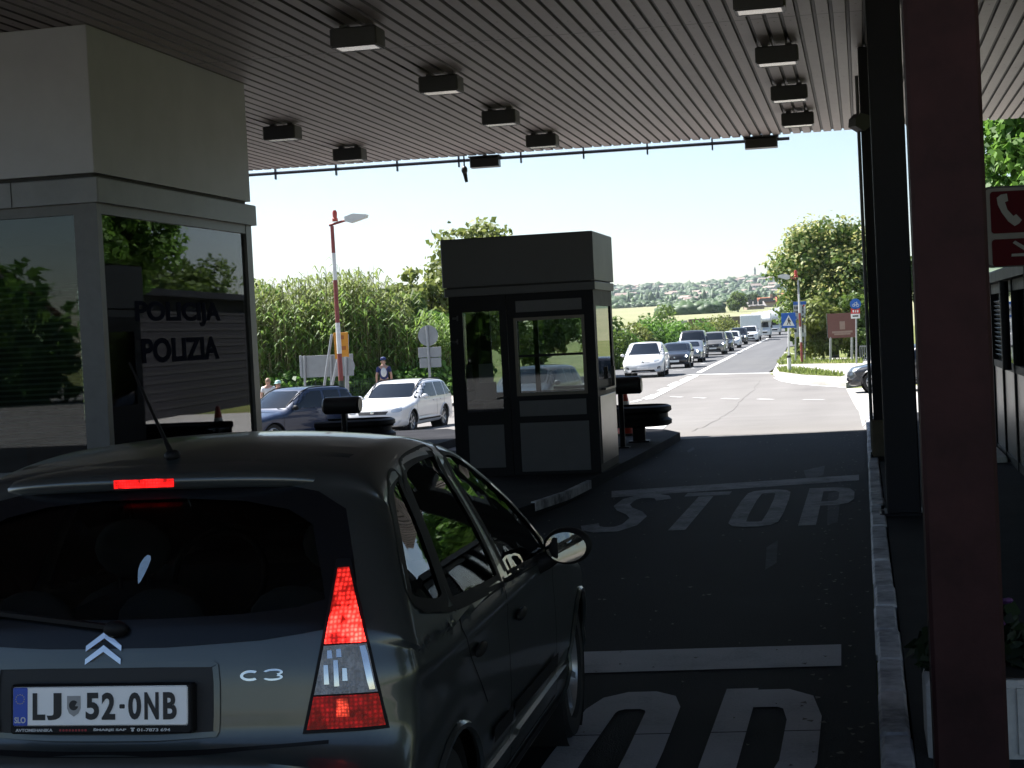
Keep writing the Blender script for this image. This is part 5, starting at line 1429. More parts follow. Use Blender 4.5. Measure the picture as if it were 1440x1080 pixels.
# white electric crossover at the head of the queue
L = 5.0; loc, a = place(903, 77, R(3), L, '')
gl = std_glass(L, 1.66, 1.02, L - 1.15, L - 2.35, .96, rear_y=.75)
gl['front'] = [(-.74, 1.08), (.74, 1.08), (.56, 1.60), (-.56, 1.60)]
sil = [(.22, .26), (.05, .36), (.0, .55), (.03, .85), (.10, 1.05), (.35, 1.18), (.95, 1.45), (1.6, 1.63), (2.3, 1.67), (2.75, 1.62), (3.25, 1.36), (3.85, 1.05), (4.25, .97), (4.65, .85), (4.88, .70), (4.98, .52), (4.95, .34), (4.78, .23), (2.5, .21)]
std_car('white_crossover_car', 'smooth white electric crossover heading the queue with a blank nose', sil, .98, P_white, L, gl,
        dict(head=[(.58, .74), (.90, .80), (.93, .88), (.82, .88), (.56, .79)], fog=[(.66, .40), (.86, .42), (.86, .52), (.70, .50)], lower_intake=([(-.60, .27), (.60, .27), (.52, .37), (-.52, .37)], M_trim), nose_line=([(-.34, .70), (.34, .70), (.30, .715), (-.30, .715)], M_grille), plate=.45, badge=.735),
        [(.60, .80), (.90, .84), (.90, .95), (.60, .90)], (.95, 3.92), .37, loc, a, QUEUE, rim=M_rimd, belt=1.02, kf=.17, bow_f=.30, tum=.30)
# near black hatchback
L = 4.1; loc, a = place(948, 92, R(2), L, '')
std_car('black_hatchback_car', 'small black hatchback with a lit headlamp, second in the queue behind the white crossover', sil_estate(L, 1.46), .87, P_black, L, std_glass(L, 1.46, .94, L - 1.2, L - 2.05, .87), fr_std(.87), None, (.70, 3.25), .31, loc, a, QUEUE, head_on=True, belt=.94)
# silver coupe
L = 4.8; loc, a = place(966, 103, R(2), L, '')
gl = std_glass(L, 1.39, .93, L - 1.55, L - 2.5, .95, rear_y=.9)
std_car('silver_coupe_car', 'low silver grand tourer coupe with round headlamps in the queue', sil_sedan(L, 1.39, hood=.93, nose=.66), .96, P_silver, L, gl,
        dict(head=[(.50, .70), (.60, .60), (.72, .60), (.80, .70), (.72, .80), (.60, .80)], grille=([(-.40, .44), (.40, .44), (.42, .70), (-.42, .70)], M_grille), lower_intake=([(-.72, .26), (.72, .26), (.66, .37), (-.66, .37)], M_trim), plate=.36), None, (.9, 3.75), .35, loc, a, QUEUE, head_on=True, belt=.93)
# black van
L = 4.9; loc, a = place(972, 113, R(2), L, '')
gl = std_glass(L, 1.95, 1.14, L - 1.0, L - 1.75, .96, rear_y=.25); gl['front'] = [(-.82, 1.20), (.82, 1.20), (.70, 1.80), (-.70, 1.80)]
std_car('black_minivan', 'tall black van towering behind the silver coupe', sil_estate(L, 1.95, hood=1.12, nose=.80, rake=.2), .97, P_black, L, gl, fr_std(.97, .86, .34, (.62, .84, .5), (.3, .46, .66), .48, .74), None, (.9, 3.9), .35, loc, a, QUEUE, head_on=True, belt=1.14, tum=.18, cat='van')
# grey suv
L = 4.6; loc, a = place(1003, 121, R(2), L, '')
std_car('grey_suv', 'grey off-roader with two lit headlamps beside the black van', sil_estate(L, 1.72, hood=1.06, nose=.76), .93, P_beige, L, std_glass(L, 1.72, 1.06, L - 1.25, L - 2.0, .93), fr_std(.93, .80, .30, (.58, .80, .40), (.3, .48, .6), .50, .69), None, (.85, 3.65), .36, loc, a, QUEUE, head_on=True, belt=1.06, tum=.22, roof_rails=(1.0, 3.0, True))
L = 4.4; loc, a = place(1015, 132, R(2), L, '')
std_car('dark_estate_car', 'dark grey estate car just behind the grey off-roader', sil_estate(L, 1.60, hood=1.0, nose=.72), .90, P_dgrey, L, std_glass(L, 1.60, 1.0, L - 1.2, L - 2.0, .90), fr_std(.90, .74), None, (.8, 3.5), .33, loc, a, QUEUE, belt=1.0)
L = 4.2; loc, a = place(1028, 147, R(2), L, '')
std_car('white_hatchback_car', 'small white hatchback tucked behind the dark estate car in the queue', sil_estate(L, 1.55), .88, P_white, L, std_glass(L, 1.55, .97, L - 1.2, L - 2.05, .88), fr_std(.88), None, (.75, 3.35), .31, loc, a, QUEUE, belt=.97)
L = 4.6; loc, a = place(1038, 163, R(2), L, '')
std_car('black_suv', 'black off-roader with lit headlamps in front of the white caravan', sil_estate(L, 1.72, hood=1.04, nose=.76), .94, P_black, L, std_glass(L, 1.72, 1.05, L - 1.25, L - 2.0, .94), fr_std(.94, .80, .32, (.56, .80, .42), (.3, .46, .6), .48, .68), None, (.85, 3.65), .36, loc, a, QUEUE, head_on=True, belt=1.05, tum=.2)
L = 4.7; loc, a = place(1055, 176, R(2), L, '')
std_car('white_suv', 'white off-roader with roof bars towing the caravan', sil_estate(L, 1.75, hood=1.06, nose=.76), .95, P_white, L, std_glass(L, 1.75, 1.06, L - 1.25, L - 2.0, .95), fr_std(.95, .80, .32, (.56, .78, .42), (.3, .46, .6), .48, .68), None, (.85, 3.75), .36, loc, a, QUEUE, belt=1.06, tum=.2, roof_rails=(.8, 3.0, True))
# caravan and motorhomes
M_gelcoat = mat('white_gelcoat', (.74, .74, .73), .35, var=.04, vscale=2, coat=.4)
def vehicle_box(kind, lab, px, Z, w_, h_, L, head, cab, cat, grp=None):
    p = Q(px, 470, Z); r = empty(kind, (p.x, p.y, g(p.x, p.y + 3) + .012), PI + head, lab, cat, grp)
    hw = w_ / 2
    # y runs forward (to the camera); front of the box at 0 or behind the cab
    if cab:
        # lower cab
        b = MB(); pr = [(0, .38), (.06, .42), (.06, .85), (-.25, 1.08), (-.75, 1.22), (-1.25, 1.98), (-1.9, 1.98), (-1.9, .38)]
        b.prism(pr, lambda a, c: (-hw * .88, a, c), lambda a, c: (hw * .88, a, c)); b.build('cab', M_gelcoat, r)
        b = MB(); t = .004
        b.add([(-hw * .76, -.78, 1.30), (hw * .76, -.78, 1.30), (hw * .70, -1.20, 1.92), (-hw * .70, -1.20, 1.92)], [(0, 1, 2, 3)]); b.v = [(x, y + .02, z + .01) for x, y, z in b.v]; b.build('windscreen', M_cglass, r)
        b = MB(); b.bb(-hw * .6, hw * .6, .06, .075, .6, .8); b.build('grille', M_grille, r)
        for sg in (1, -1):
            b = MB(); b.bbev(sg * hw * .72 - .13, sg * hw * .72 + .13, .058, .08, .72, .9, .02); b.build('headlight', M_headl, r)
            b = MB(); b.add([(sg * (hw * .88 + .004), -.85, 1.28), (sg * (hw * .88 + .004), -1.75, 1.28), (sg * (hw * .88 + .004), -1.75, 1.88), (sg * (hw * .88 + .004), -1.28, 1.88)], [(0, 1, 2, 3)]); b.build('side_window', M_cglass, r)
            b = MB(); b.bbev(sg * (hw + .08) - .08, sg * (hw + .08) + .08, -.9, -.82, 1.2, 1.55, .02); b.bar((sg * hw * .86, -.9, 1.3), (sg * (hw + .05), -.86, 1.35), .04); b.build('door_mirror', M_trim, r)
        body = [(-1.92, .38), (-1.92, 1.98), (-.62, 2.0), (-.42, 2.1), (-.42, 2.3), (-1.1, h_ - .08), (-1.6, h_), (-L + .1, h_), (-L, h_ - .15), (-L, .4)]
    else:
        body = [(0, .55), (.05, .9), (.02, 1.6), (-.35, h_ - .08), (-.6, h_), (-L + .4, h_), (-L + .1, h_ - .15), (-L, 1.2), (-L + .05, .5), (-L + .4, .42), (-.4, .42)]
    b = MB(); b.prism(body, lambda a, c: (-hw, a, c), lambda a, c: (hw, a, c)); me = b.mesh('coach_body')
    bm = bmesh.new(); bm.from_mesh(me); bmesh.ops.recalc_face_normals(bm, faces=bm.faces); bmesh.ops.bevel(bm, geom=[e for e in bm.edges if abs(e.calc_face_angle(0)) > .6], offset=.07, segments=2, affect='EDGES'); bm.to_mesh(me); bm.free()
    link_mesh('coach_body', me, M_gelcoat, r); shade(me, 40)
    for sg in (1, -1):
        for (ya, yb) in ((-2.6, -3.6), (-4.3, -5.2)):
            if -yb > L - .3: continue
            b = MB(); b.bbev(sg * hw - .01, sg * hw + .012, yb, ya, 1.45, 1.95, .02); b.build('side_window', M_cglass, r)
    if not cab:
        b = MB(); b.add([(-hw * .8, -.12, 1.32), (hw * .8, -.12, 1.32), (hw * .78, -.30, 2.0), (-hw * .78, -.30, 2.0)], [(0, 1, 2, 3)]); b.v = [(x, y + .16, z) for x, y, z in b.v]; b.build('front_window', M_cglass, r)
        b = MB(); b.bar((0, 0, .5), (0, 1.3, .5), .08); b.build('drawbar', M_trim, r)
    else:
        b = MB(); b.bbev(-.35, .35, -2.9, -2.2, h_ - .01, h_ + .12, .03); b.build('roof_vent', M_gelcoat, r)
    wys = ((-.85, -L + 1.5) if cab else (-L / 2,))
    for wy in wys:
        for sg in (1, -1):
            M = Matrix.Rotation(sg * PI / 2, 3, 'Y'); w0 = empty('wheel', (sg * (hw - .22), wy, .34)); w0.parent = r
            b = MB(); b.lathe([(.2, -.1), (.32, -.1), (.34, -.05), (.34, .05), (.32, .1), (.2, .1)], M, 20); b.build('tyre', M_tyre, w0)
            b = MB(); b.lathe([(.21, .08), (.12, .05), (0, .09)], M, 16); b.build('rim', M_rim, w0)
    return r
vehicle_box('caravan', 'large white caravan towed by the white off-roader in the queue', 1056, 183, 2.3, 2.95, 6.2, R(2), False, 'caravan')
vehicle_box('motorhome', 'white motorhome with an overcab right behind the caravan', 1071, 196, 2.3, 3.1, 6.5, R(2), True, 'motorhome', 'motorhomes in the queue')
vehicle_box('motorhome', 'second white motorhome, partly hidden behind the first motorhome', 1086, 214, 2.3, 3.2, 6.5, R(2), True, 'motorhome', 'motorhomes in the queue')
vehicle_box('motorhome', 'farthest white motorhome, by the blue pedestrian sign at the road crest', 1097, 240, 2.35, 3.5, 7.0, R(2), True, 'motorhome', 'motorhomes in the queue')

# ---- the near road on the left: navy suv and white estate
L = 4.56; p = Q(524, 612, 45.5); a = PI - R(5)
x0, y0 = p.x, p.y
loc = (x0 + math.sin(a) * L, y0 - math.cos(a) * L)
gl = std_glass(L, 1.48, .95, L - 1.25, L - 2.05, .90, rear_y=.28)
r_est, c_est = std_car('white_estate_car', 'white estate car with dark roof rails beside the navy off-roader', sil_estate(L, 1.48, hood=.97, nose=.66, rake=.45), .90, P_white, L, gl, fr_std(.90, .68, .36, (.58, .67, .40), (.26, .42, .62), .45, .63), [(.58, .80), (.86, .82), (.86, .95), (.60, .93)], (.95, 3.6), .325, (loc[0], loc[1], g(p.x, p.y + 1) + .012), a, None, roof_rails=(.6, 3.0, True), N=220, M1=16, M2=22)
b = MB(); b.bbev(-.12, -.02, L - 1.86, L - 1.84, 1.27, 1.31, .005); b.build('toll_sticker', M_paper, r_est)
L = 4.3; p = Q(322, 628, 44.5); a = PI - R(30)
loc = (p.x + math.sin(a) * L, p.y - math.cos(a) * L)
gl = std_glass(L, 1.62, 1.03, L - 1.2, L - 1.95, .92, rear_y=.3); gl['mirror'] = M_trim
std_car('navy_suv', 'dark blue off-roader with black roof rails beside the white estate car', sil_estate(L, 1.62, hood=1.03, nose=.74, rake=.42), .92, P_navy, L, gl, fr_std(.92, .78), [(.58, .88), (.88, .90), (.88, 1.02), (.60, 1.0)], (.8, 3.42), .34, (loc[0], loc[1], g(p.x, p.y) + .012), a, None, roof_rails=(.6, 2.8, True), belt=1.03, N=220, M1=16, M2=22)
# grey car seen through the booth windows
L = 4.5; p = Q(712, 590, 46); a = PI - R(9)
loc = (p.x + math.sin(a) * L, p.y - math.cos(a) * L)
std_car('grey_saloon_car', 'dark grey saloon seen through the windows of the control booth', sil_estate(L, 1.5, rake=.4), .90, P_grey, L, std_glass(L, 1.5, .96, L - 1.25, L - 2.05, .90), fr_std(.90), None, (.85, 3.5), .32, (loc[0], loc[1], g(p.x, p.y + 1) + .012), a, None)
# dark car nosing in from the right
L = 4.1; p = Q(1191, 555, 51.0); a = R(90)
std_car('dark_hatchback_car', 'dark grey hatchback nosing out beside the slim column', sil_estate(L, 1.48, hood=.96, nose=.64), .88, P_dgrey, L, std_glass(L, 1.48, .95, L - 1.2, L - 2.05, .88), fr_std(.88, .70, .34), None, (.75, L - .80), .325, (p.x + L + .02, p.y, g(1.5, p.y) + .012), a, None, spokes=12, bow_f=.34, kf=.24, N=200, M1=16, M2=20)
# ================================================================== signs, poles, fences, people
M_galv = mat('galvanised', (.34, .35, .36), .45, metal=.4, var=.12, vscale=8)
M_signback = mat('sign_back_grey', (.30, .31, .31), .5, var=.1, vscale=5)
M_pred = mat('pole_red', (.22, .045, .038), .5, var=.15); M_pwhite = mat('pole_white', (.66, .66, .64), .5, var=.1); M_pgreen = mat('pole_dark_green', (.03, .05, .04), .5, var=.15)
M_orange = mat('sign_orange', (.62, .25, .01), .5, var=.06); M_blue = mat('sign_blue', (.01, .10, .42), .45, var=.05); M_brown = mat('sign_brown', (.16, .06, .05), .5, var=.08); M_swhite = mat('sign_face_white', (.72, .72, .70), .5, var=.04); M_sred = mat('sign_face_red', (.5, .03, .03), .5, var=.05); M_sgrey = mat('sign_face_grey', (.40, .42, .45), .5, var=.05)
M_beacon = mat('beacon_red', (.40, .05, .03), .3, var=.1); M_lampw = mat('lamp_head', (.60, .60, .58), .4, var=.08)
def ground_z(x, y): return g(x, y)
def striped_lamp(name, px_top, px_bot, Z, bands, head_px, lab, arm_dx, scale=1.0):
    """striped pole with lamp head and red beacon; px points give base and top"""
    pb = Q(*px_bot, Z); zb = g(pb.x, pb.y); pt = Q(*px_top, Z); h = pt.z - zb
    r = empty(name, (pb.x, pb.y, zb), 0, lab, 'lamp post', 'striped lamp posts')
    prev = 0; n = len(bands)
    lean = (pt.x - pb.x) * .6
    for k, (f, m_) in enumerate(bands):
        z0, z1 = prev * h, f * h; prev = f
        r0 = lerp(.11, .075, z0 / h) * scale; r1 = lerp(.11, .075, z1 / h) * scale
        b = MB(); b.tube([(lean * z0 / h, 0, z0), (lean * z1 / h, 0, z1 - .003)], [r0, r1], 12); b.build('pole_band', m_, r, smooth=50.0)
    b = MB(); b.tube([(lean - .12 * scale, 0, h + .02), (lean + .35 * arm_dx, 0, h + .12), (lean + .62 * arm_dx, 0, h + .18)], .05 * scale, 8); b.build('arm', M_pred, r, smooth=50.0)
    b = MB(); x0, x1 = lean + .5 * arm_dx, lean + 1.25 * arm_dx
    b.prism([(x0, h + .12), (x0 + .2 * arm_dx, h + .05), (x1, h + .2), (x1 + .03 * arm_dx, h + .3), (x0 + .3 * arm_dx, h + .36), (x0, h + .27)], lambda a_, c_: (a_, -.15, c_), lambda a_, c_: (a_, .15, c_)); b.build('lamp_head', M_lampw, r)
    b = MB(); b.lathe([(0, h + .14), (.10, h + .14), (.10, h + .24), (.075, h + .26), (.085, h + .44), (.05, h + .52), (0, h + .53)], None, 14, (lean + .12 * arm_dx, 0, 0)); b.build('beacon', M_beacon, r, smooth=40.0)
    return r
striped_lamp('striped_lamp_post', (468.5, 318), (484, 612), 56.0, [(.20, M_pgreen), (.34, M_pred), (.50, M_pwhite), (.72, M_pred), (.86, M_pwhite), (1.0, M_pred)], None, 'tall red and white striped lamp post with red beacon behind the navy car', 1.0, .85)
striped_lamp('striped_lamp_post', (1122, 394), (1128, 511), 84.0, [(.05, M_pgreen), (.28, M_pred), (.46, M_pwhite), (.62, M_pred), (.84, M_pwhite), (1.0, M_galv)], None, 'red and white lamp post beside the blue lane board across the junction', -.8, .62)
def post_sign(name, px, pyb, Z, lab, cat='sign', group=None, dpx=0):
    p = Q(px, pyb, Z); r = empty(name, (p.x, p.y, g(p.x, p.y)), 0, lab, cat, group); r['zz'] = 0; del r['zz']; return r
def at(r, px, py, dn=0.0):
    """local x and z of a pixel in the upright plane through a thing's base, facing the camera"""
    p = onY(px, py, r.location.y + dn); return p.x - r.location.x, p.z - r.location.z
def rect(r, name, px0, px1, py0, py1, m, y0=-.02, y1=.0, rad=.0, par=None):
    x0, z1 = at(r, px0, py0); x1, z0 = at(r, px1, py1)
    b = MB()
    b.bbev(x0, x1, y0, y1, z0, z1, min(.02, (y1 - y0) * .4, (z1 - z0) * .3)); return b.build(name, m, par or r)
def disc(r, name, px, py, rp, m, y0=-.02, y1=0.0, n=28):
    x, z = at(r, px, py); rad = rp * (r.location - CAM).dot(_f) / FPX
    b = MB(); b.prism([(x + rad * math.cos(t), z + rad * math.sin(t)) for t in np.linspace(0, 2 * PI, n, endpoint=False)], lambda a_, c_: (a_, y0, c_), lambda a_, c_: (a_, y1, c_)); return b.build(name, m, r)
def pole(r, px0, py0, px1=None, py1=None, rad=.035, m=None, y=.03, name='post'):
    x, z = at(r, px0, py0)
    if px1 is None: x1, z1 = x, -.3
    else: x1, z1 = at(r, px1, py1)
    b = MB(); b.tube([(x, y, z), (x1, y, z1)], rad, 8); return b.build(name, m or M_galv, r, smooth=50.0)
# backs of signs on the left
r = post_sign('board_sign', 452, 590, 62, 'wide blank back of a road board on two grey posts before the reeds', 'sign')
rect(r, 'board', 422, 498, 501, 528, M_signback); rect(r, 'edge_rail', 421, 426, 500, 529, M_galv, -.04, -.021)
for px in (429, 466): pole(r, px, 500, px + 1.5, 592, .05, y=-.06)
r = post_sign('roadworks_sign', 482, 590, 60, 'pair of orange temporary boards stacked on a leaning frame', 'sign')
rect(r, 'upper_board', 469, 490, 468, 481, M_orange); rect(r, 'lower_board', 470, 491, 482, 504, M_orange)
for (a0, a1) in ((474, 484), (476, 487)):
    rect(r, 'board_marking', a0, a1, 472 if a0 == 474 else 487, 477 if a0 == 474 else 492, mat('faded_marking', (.35, .10, .01), .6, var=.1), -.026, -.021)
pole(r, 466, 470, 452, 565, .05, y=.05, name='frame_leg'); pole(r, 475, 500, 461, 565, .05, y=.1, name='frame_leg'); pole(r, 488, 470, 489, 592, .05, y=.05, name='frame_leg')
r = post_sign('round_sign', 487, 590, 58, 'round blank sign back next to the striped post', 'sign', 'round sign backs')
disc(r, 'sign_disc', 486, 515, 13.5, M_signback); pole(r, 487, 502, 488, 592, .045, y=-.06)
r = post_sign('round_sign', 608, 577, 56, 'round blank sign back above two plates on a pole, next to the booth', 'sign', 'round sign backs')
disc(r, 'sign_disc', 602, 472, 14.5, M_signback); rect(r, 'upper_plate', 588, 621, 489, 501.5, M_signback); rect(r, 'lower_plate', 590, 621, 504, 516, M_signback); pole(r, 600.5, 458, 608.5, 580, .045, y=-.06)
# dark green mesh fence
r = post_sign('mesh_fence', 430, 592, 64, 'dark green mesh fence in front of the reeds', 'fence')
for px in (402, 443, 487, 531): pole(r, px, 534, px + 1, 596, .03, M_pgreen)
b = MB(); x0, z0 = at(r, 400, 536); x1, z1 = at(r, 545, 530)
for k in range(46): b.bar((lerp(x0, x1, k / 45), .04, -.2), (lerp(x0, x1, k / 45), .04, z0 - .05), .008)
for k in range(9): b.bar((x0, .045, z0 * k / 9 + .05), (x1, .045, z0 * k / 9 + .05), .008)
b.build('mesh_panel', M_pgreen, r)
# pedestrian sign
r = post_sign('pedestrian_sign', 1109, 525, 71, 'blue square pedestrian crossing sign on a white post at the grass island', 'sign')
rect(r, 'blue_plate', 1098.5, 1119.5, 440.5, 460.5, M_blue)
b = MB(); tri = [at(r, 1100.5, 458.2), at(r, 1117.5, 458.2), at(r, 1109, 443)]
b.prism(tri, lambda a_, c_: (a_, -.026, c_), lambda a_, c_: (a_, -.0205, c_)); b.build('white_triangle', M_swhite, r)
b = MB(); fig = [[(1108.3, 447), (1109.8, 447), (1109.8, 448.6), (1108.3, 448.6)], [(1107.5, 449), (1110.3, 449), (1110.8, 452.5), (1108.2, 452.5)], [(1108.3, 452.5), (1109.6, 452.5), (1107.4, 457), (1106.4, 457)], [(1109.6, 452.5), (1110.8, 452.5), (1111.9, 457), (1110.8, 457)], [(1110.5, 449.5), (1112.6, 452.2), (1112.2, 453), (1110.4, 451)]]
for f_ in fig: b.prism([at(r, *q) for q in f_], lambda a_, c_: (a_, -.031, c_), lambda a_, c_: (a_, -.0265, c_))
b.build('walking_figure', M_signblk, r)
pole(r, 1109, 460.5, 1109.5, 526, .04, M_pwhite); x, z = at(r, 1109.5, 502); b = MB(); b.tube([(x, .03, -.1), (x, .03, z)], .085, 12); b.build('lower_sleeve', M_pwhite, r, smooth=50.0)
x, z = at(r, 1109.5, 503); b = MB(); b.tube([(x, .03, z), (x, .03, z + .1)], .09, 12); b.build('dark_collar', M_signblk, r)
# lane board
r = post_sign('lane_board', 1125, 508, 88, 'tall blue topped information board with rows of small symbols behind the lamp post', 'sign')
rect(r, 'board', 1115.5, 1134, 424.5, 473, M_sgrey); rect(r, 'blue_header', 1115.5, 1134, 424.6, 428, M_blue, -.026, -.0205)
for k, (pa, pb_) in enumerate(((431, 435), (437.5, 440), (445, 449), (451, 455), (457, 461), (463, 467))):
    if k < 2:
        for q in range(3): rect(r, 'symbol', 1117 + q * 2, 1118.5 + q * 2, pa, pb_, M_signblk, -.026, -.0205)
    else: rect(r, 'symbol', 1117, 1120.5, pa, pb_, M_blue if k % 2 == 0 else M_signblk, -.026, -.0205)
    for q in range(2): rect(r, 'text_row', 1128 + q * 3, 1130 + q * 3, pa - 1, pb_ + .5, M_swhite if q else M_signblk, -.026, -.0205)
rect(r, 'red_mark', 1129, 1131.5, 428.6, 431, M_sred, -.027, -.0205)
for px in (1119, 1132): pole(r, px, 473, px, 508, .05)
# brown board
r = post_sign('brown_board', 1185, 514, 84, 'brown heritage board with a pale emblem on two posts before the trees', 'sign')
rect(r, 'board', 1163, 1204, 441.5, 474, M_brown); rect(r, 'emblem', 1180.5, 1188.5, 452, 463, mat('emblem_pale', (.30, .20, .17), .5, var=.1), -.026, -.0205); rect(r, 'text_row', 1170, 1199, 466, 467.4, MATS['emblem_pale'], -.026, -.0205); rect(r, 'text_row', 1173, 1196, 469, 470.2, MATS['emblem_pale'], -.026, -.0205)
for px in (1168, 1198): pole(r, px, 474, px, 514, .06)
rect(r, 'edge_rail', 1162, 1163.8, 441, 475, M_galv, -.03, .0)
# bicycle sign
r = post_sign('bicycle_sign', 1204, 517, 79, 'round blue bicycle sign over a red and white plate on a pole', 'sign')
disc(r, 'blue_disc', 1203, 427.5, 7.6, M_blue)
b = MB()
for cx in (1200.4, 1206): x, z = at(r, cx, 429.3); b.tube([(x + .062 * math.cos(t), -.024, z + .062 * math.sin(t)) for t in np.linspace(0, 2 * PI, 14, endpoint=False)], .010, 5, closed=True)
def L2(a0, b0, a1, b1): b.tube([(at(r, a0, b0)[0], -.024, at(r, a0, b0)[1]), (at(r, a1, b1)[0], -.024, at(r, a1, b1)[1])], .010, 5)
L2(1200.4, 429.3, 1202, 425.5); L2(1202, 425.5, 1205, 425.5); L2(1205, 425.5, 1206, 429.3); L2(1205, 425.5, 1203, 429.3); L2(1200.4, 429.3, 1203, 429.3); L2(1205, 425.5, 1204.8, 424)
b.build('bicycle_symbol', M_swhite, r)
rect(r, 'red_plate', 1196.5, 1209.5, 434, 441, M_sred); rect(r, 'white_plate', 1196.5, 1209.5, 441.3, 447.5, M_swhite)
for (q, w_) in ((1199, 2.2), (1202.6, 1.2), (1205, 2.2)): rect(r, 'plate_character', q, q + w_, 436, 439.2, M_swhite, -.026, -.0205)
rect(r, 'text_row', 1199, 1207, 443.7, 445.2, M_signblk, -.026, -.0205)
pole(r, 1204, 420, 1204.5, 518, .04)
# railing
r = post_sign('metal_railing', 1218, 514, 84, 'short grey metal railing beside the driveway', 'railing')
b = MB(); x0, z0 = at(r, 1209, 487); x1, _ = at(r, 1245, 487)
for k in range(13): b.bar((lerp(x0, x1, k / 12), 0, 0), (lerp(x0, x1, k / 12), 0, z0), .035)
b.bar((x0, 0, z0), (x1, 0, z0), .06); b.bar((x0, 0, .15), (x1, 0, .15), .05); b.build('rails', M_galv, r)
# wall and gate beside the road, behind the shrubs
M_bwall = mat('brown_fence', (.16, .12, .09), .8, var=.2, vscale=2)
r = post_sign('roadside_fence', 1000, 474, 210, 'brownish boundary fence running behind the roadside shrubs', 'fence')
rect(r, 'panel', 955, 968, 451, 476, mat('grey_panel_far', (.36, .36, .35), .8, var=.1), -.1, .0)
rect(r, 'panel', 968, 1003, 449, 478, M_bwall, -.1, 0); rect(r, 'panel', 1012, 1048, 446, 478, M_bwall, -.1, 0)
for px in (1003.5, 1010): rect(r, 'gate_post', px, px + 1.6, 446, 478, M_galv, -.2, .05)
rect(r, 'gate', 1012, 1022, 452, 478, MATS['grey_panel_far'], -.22, -.12)

# ------------------------------------------------------------------ people
def skin_obj(name, pts, edges, rad, m, parent, sub=1):
    me = bpy.data.meshes.new(name); me.from_pydata([Vector(p) for p in pts], edges, [])
    o = bpy.data.objects.new(name, me); COL.objects.link(o)
    md = o.modifiers.new('s', 'SKIN'); me.skin_vertices
    for i, rr_ in enumerate(rad):
        v = me.skin_vertices[0].data[i]; v.radius = rr_ if isinstance(rr_, tuple) else (rr_, rr_)
    me.skin_vertices[0].data[0].use_root = True
    sb = o.modifiers.new('d', 'SUBSURF'); sb.levels = sb.render_levels = sub
    dg = bpy.context.evaluated_depsgraph_get(); m2 = bpy.data.meshes.new_from_object(o.evaluated_get(dg)); bpy.data.objects.remove(o)
    m2.name = name; m2.materials.clear(); m2.polygons.foreach_set('use_smooth', [True] * len(m2.polygons))
    return link_mesh(name, m2, m, parent)
M_skin = mat('skin', (.48, .27, .19), .55, var=.06)
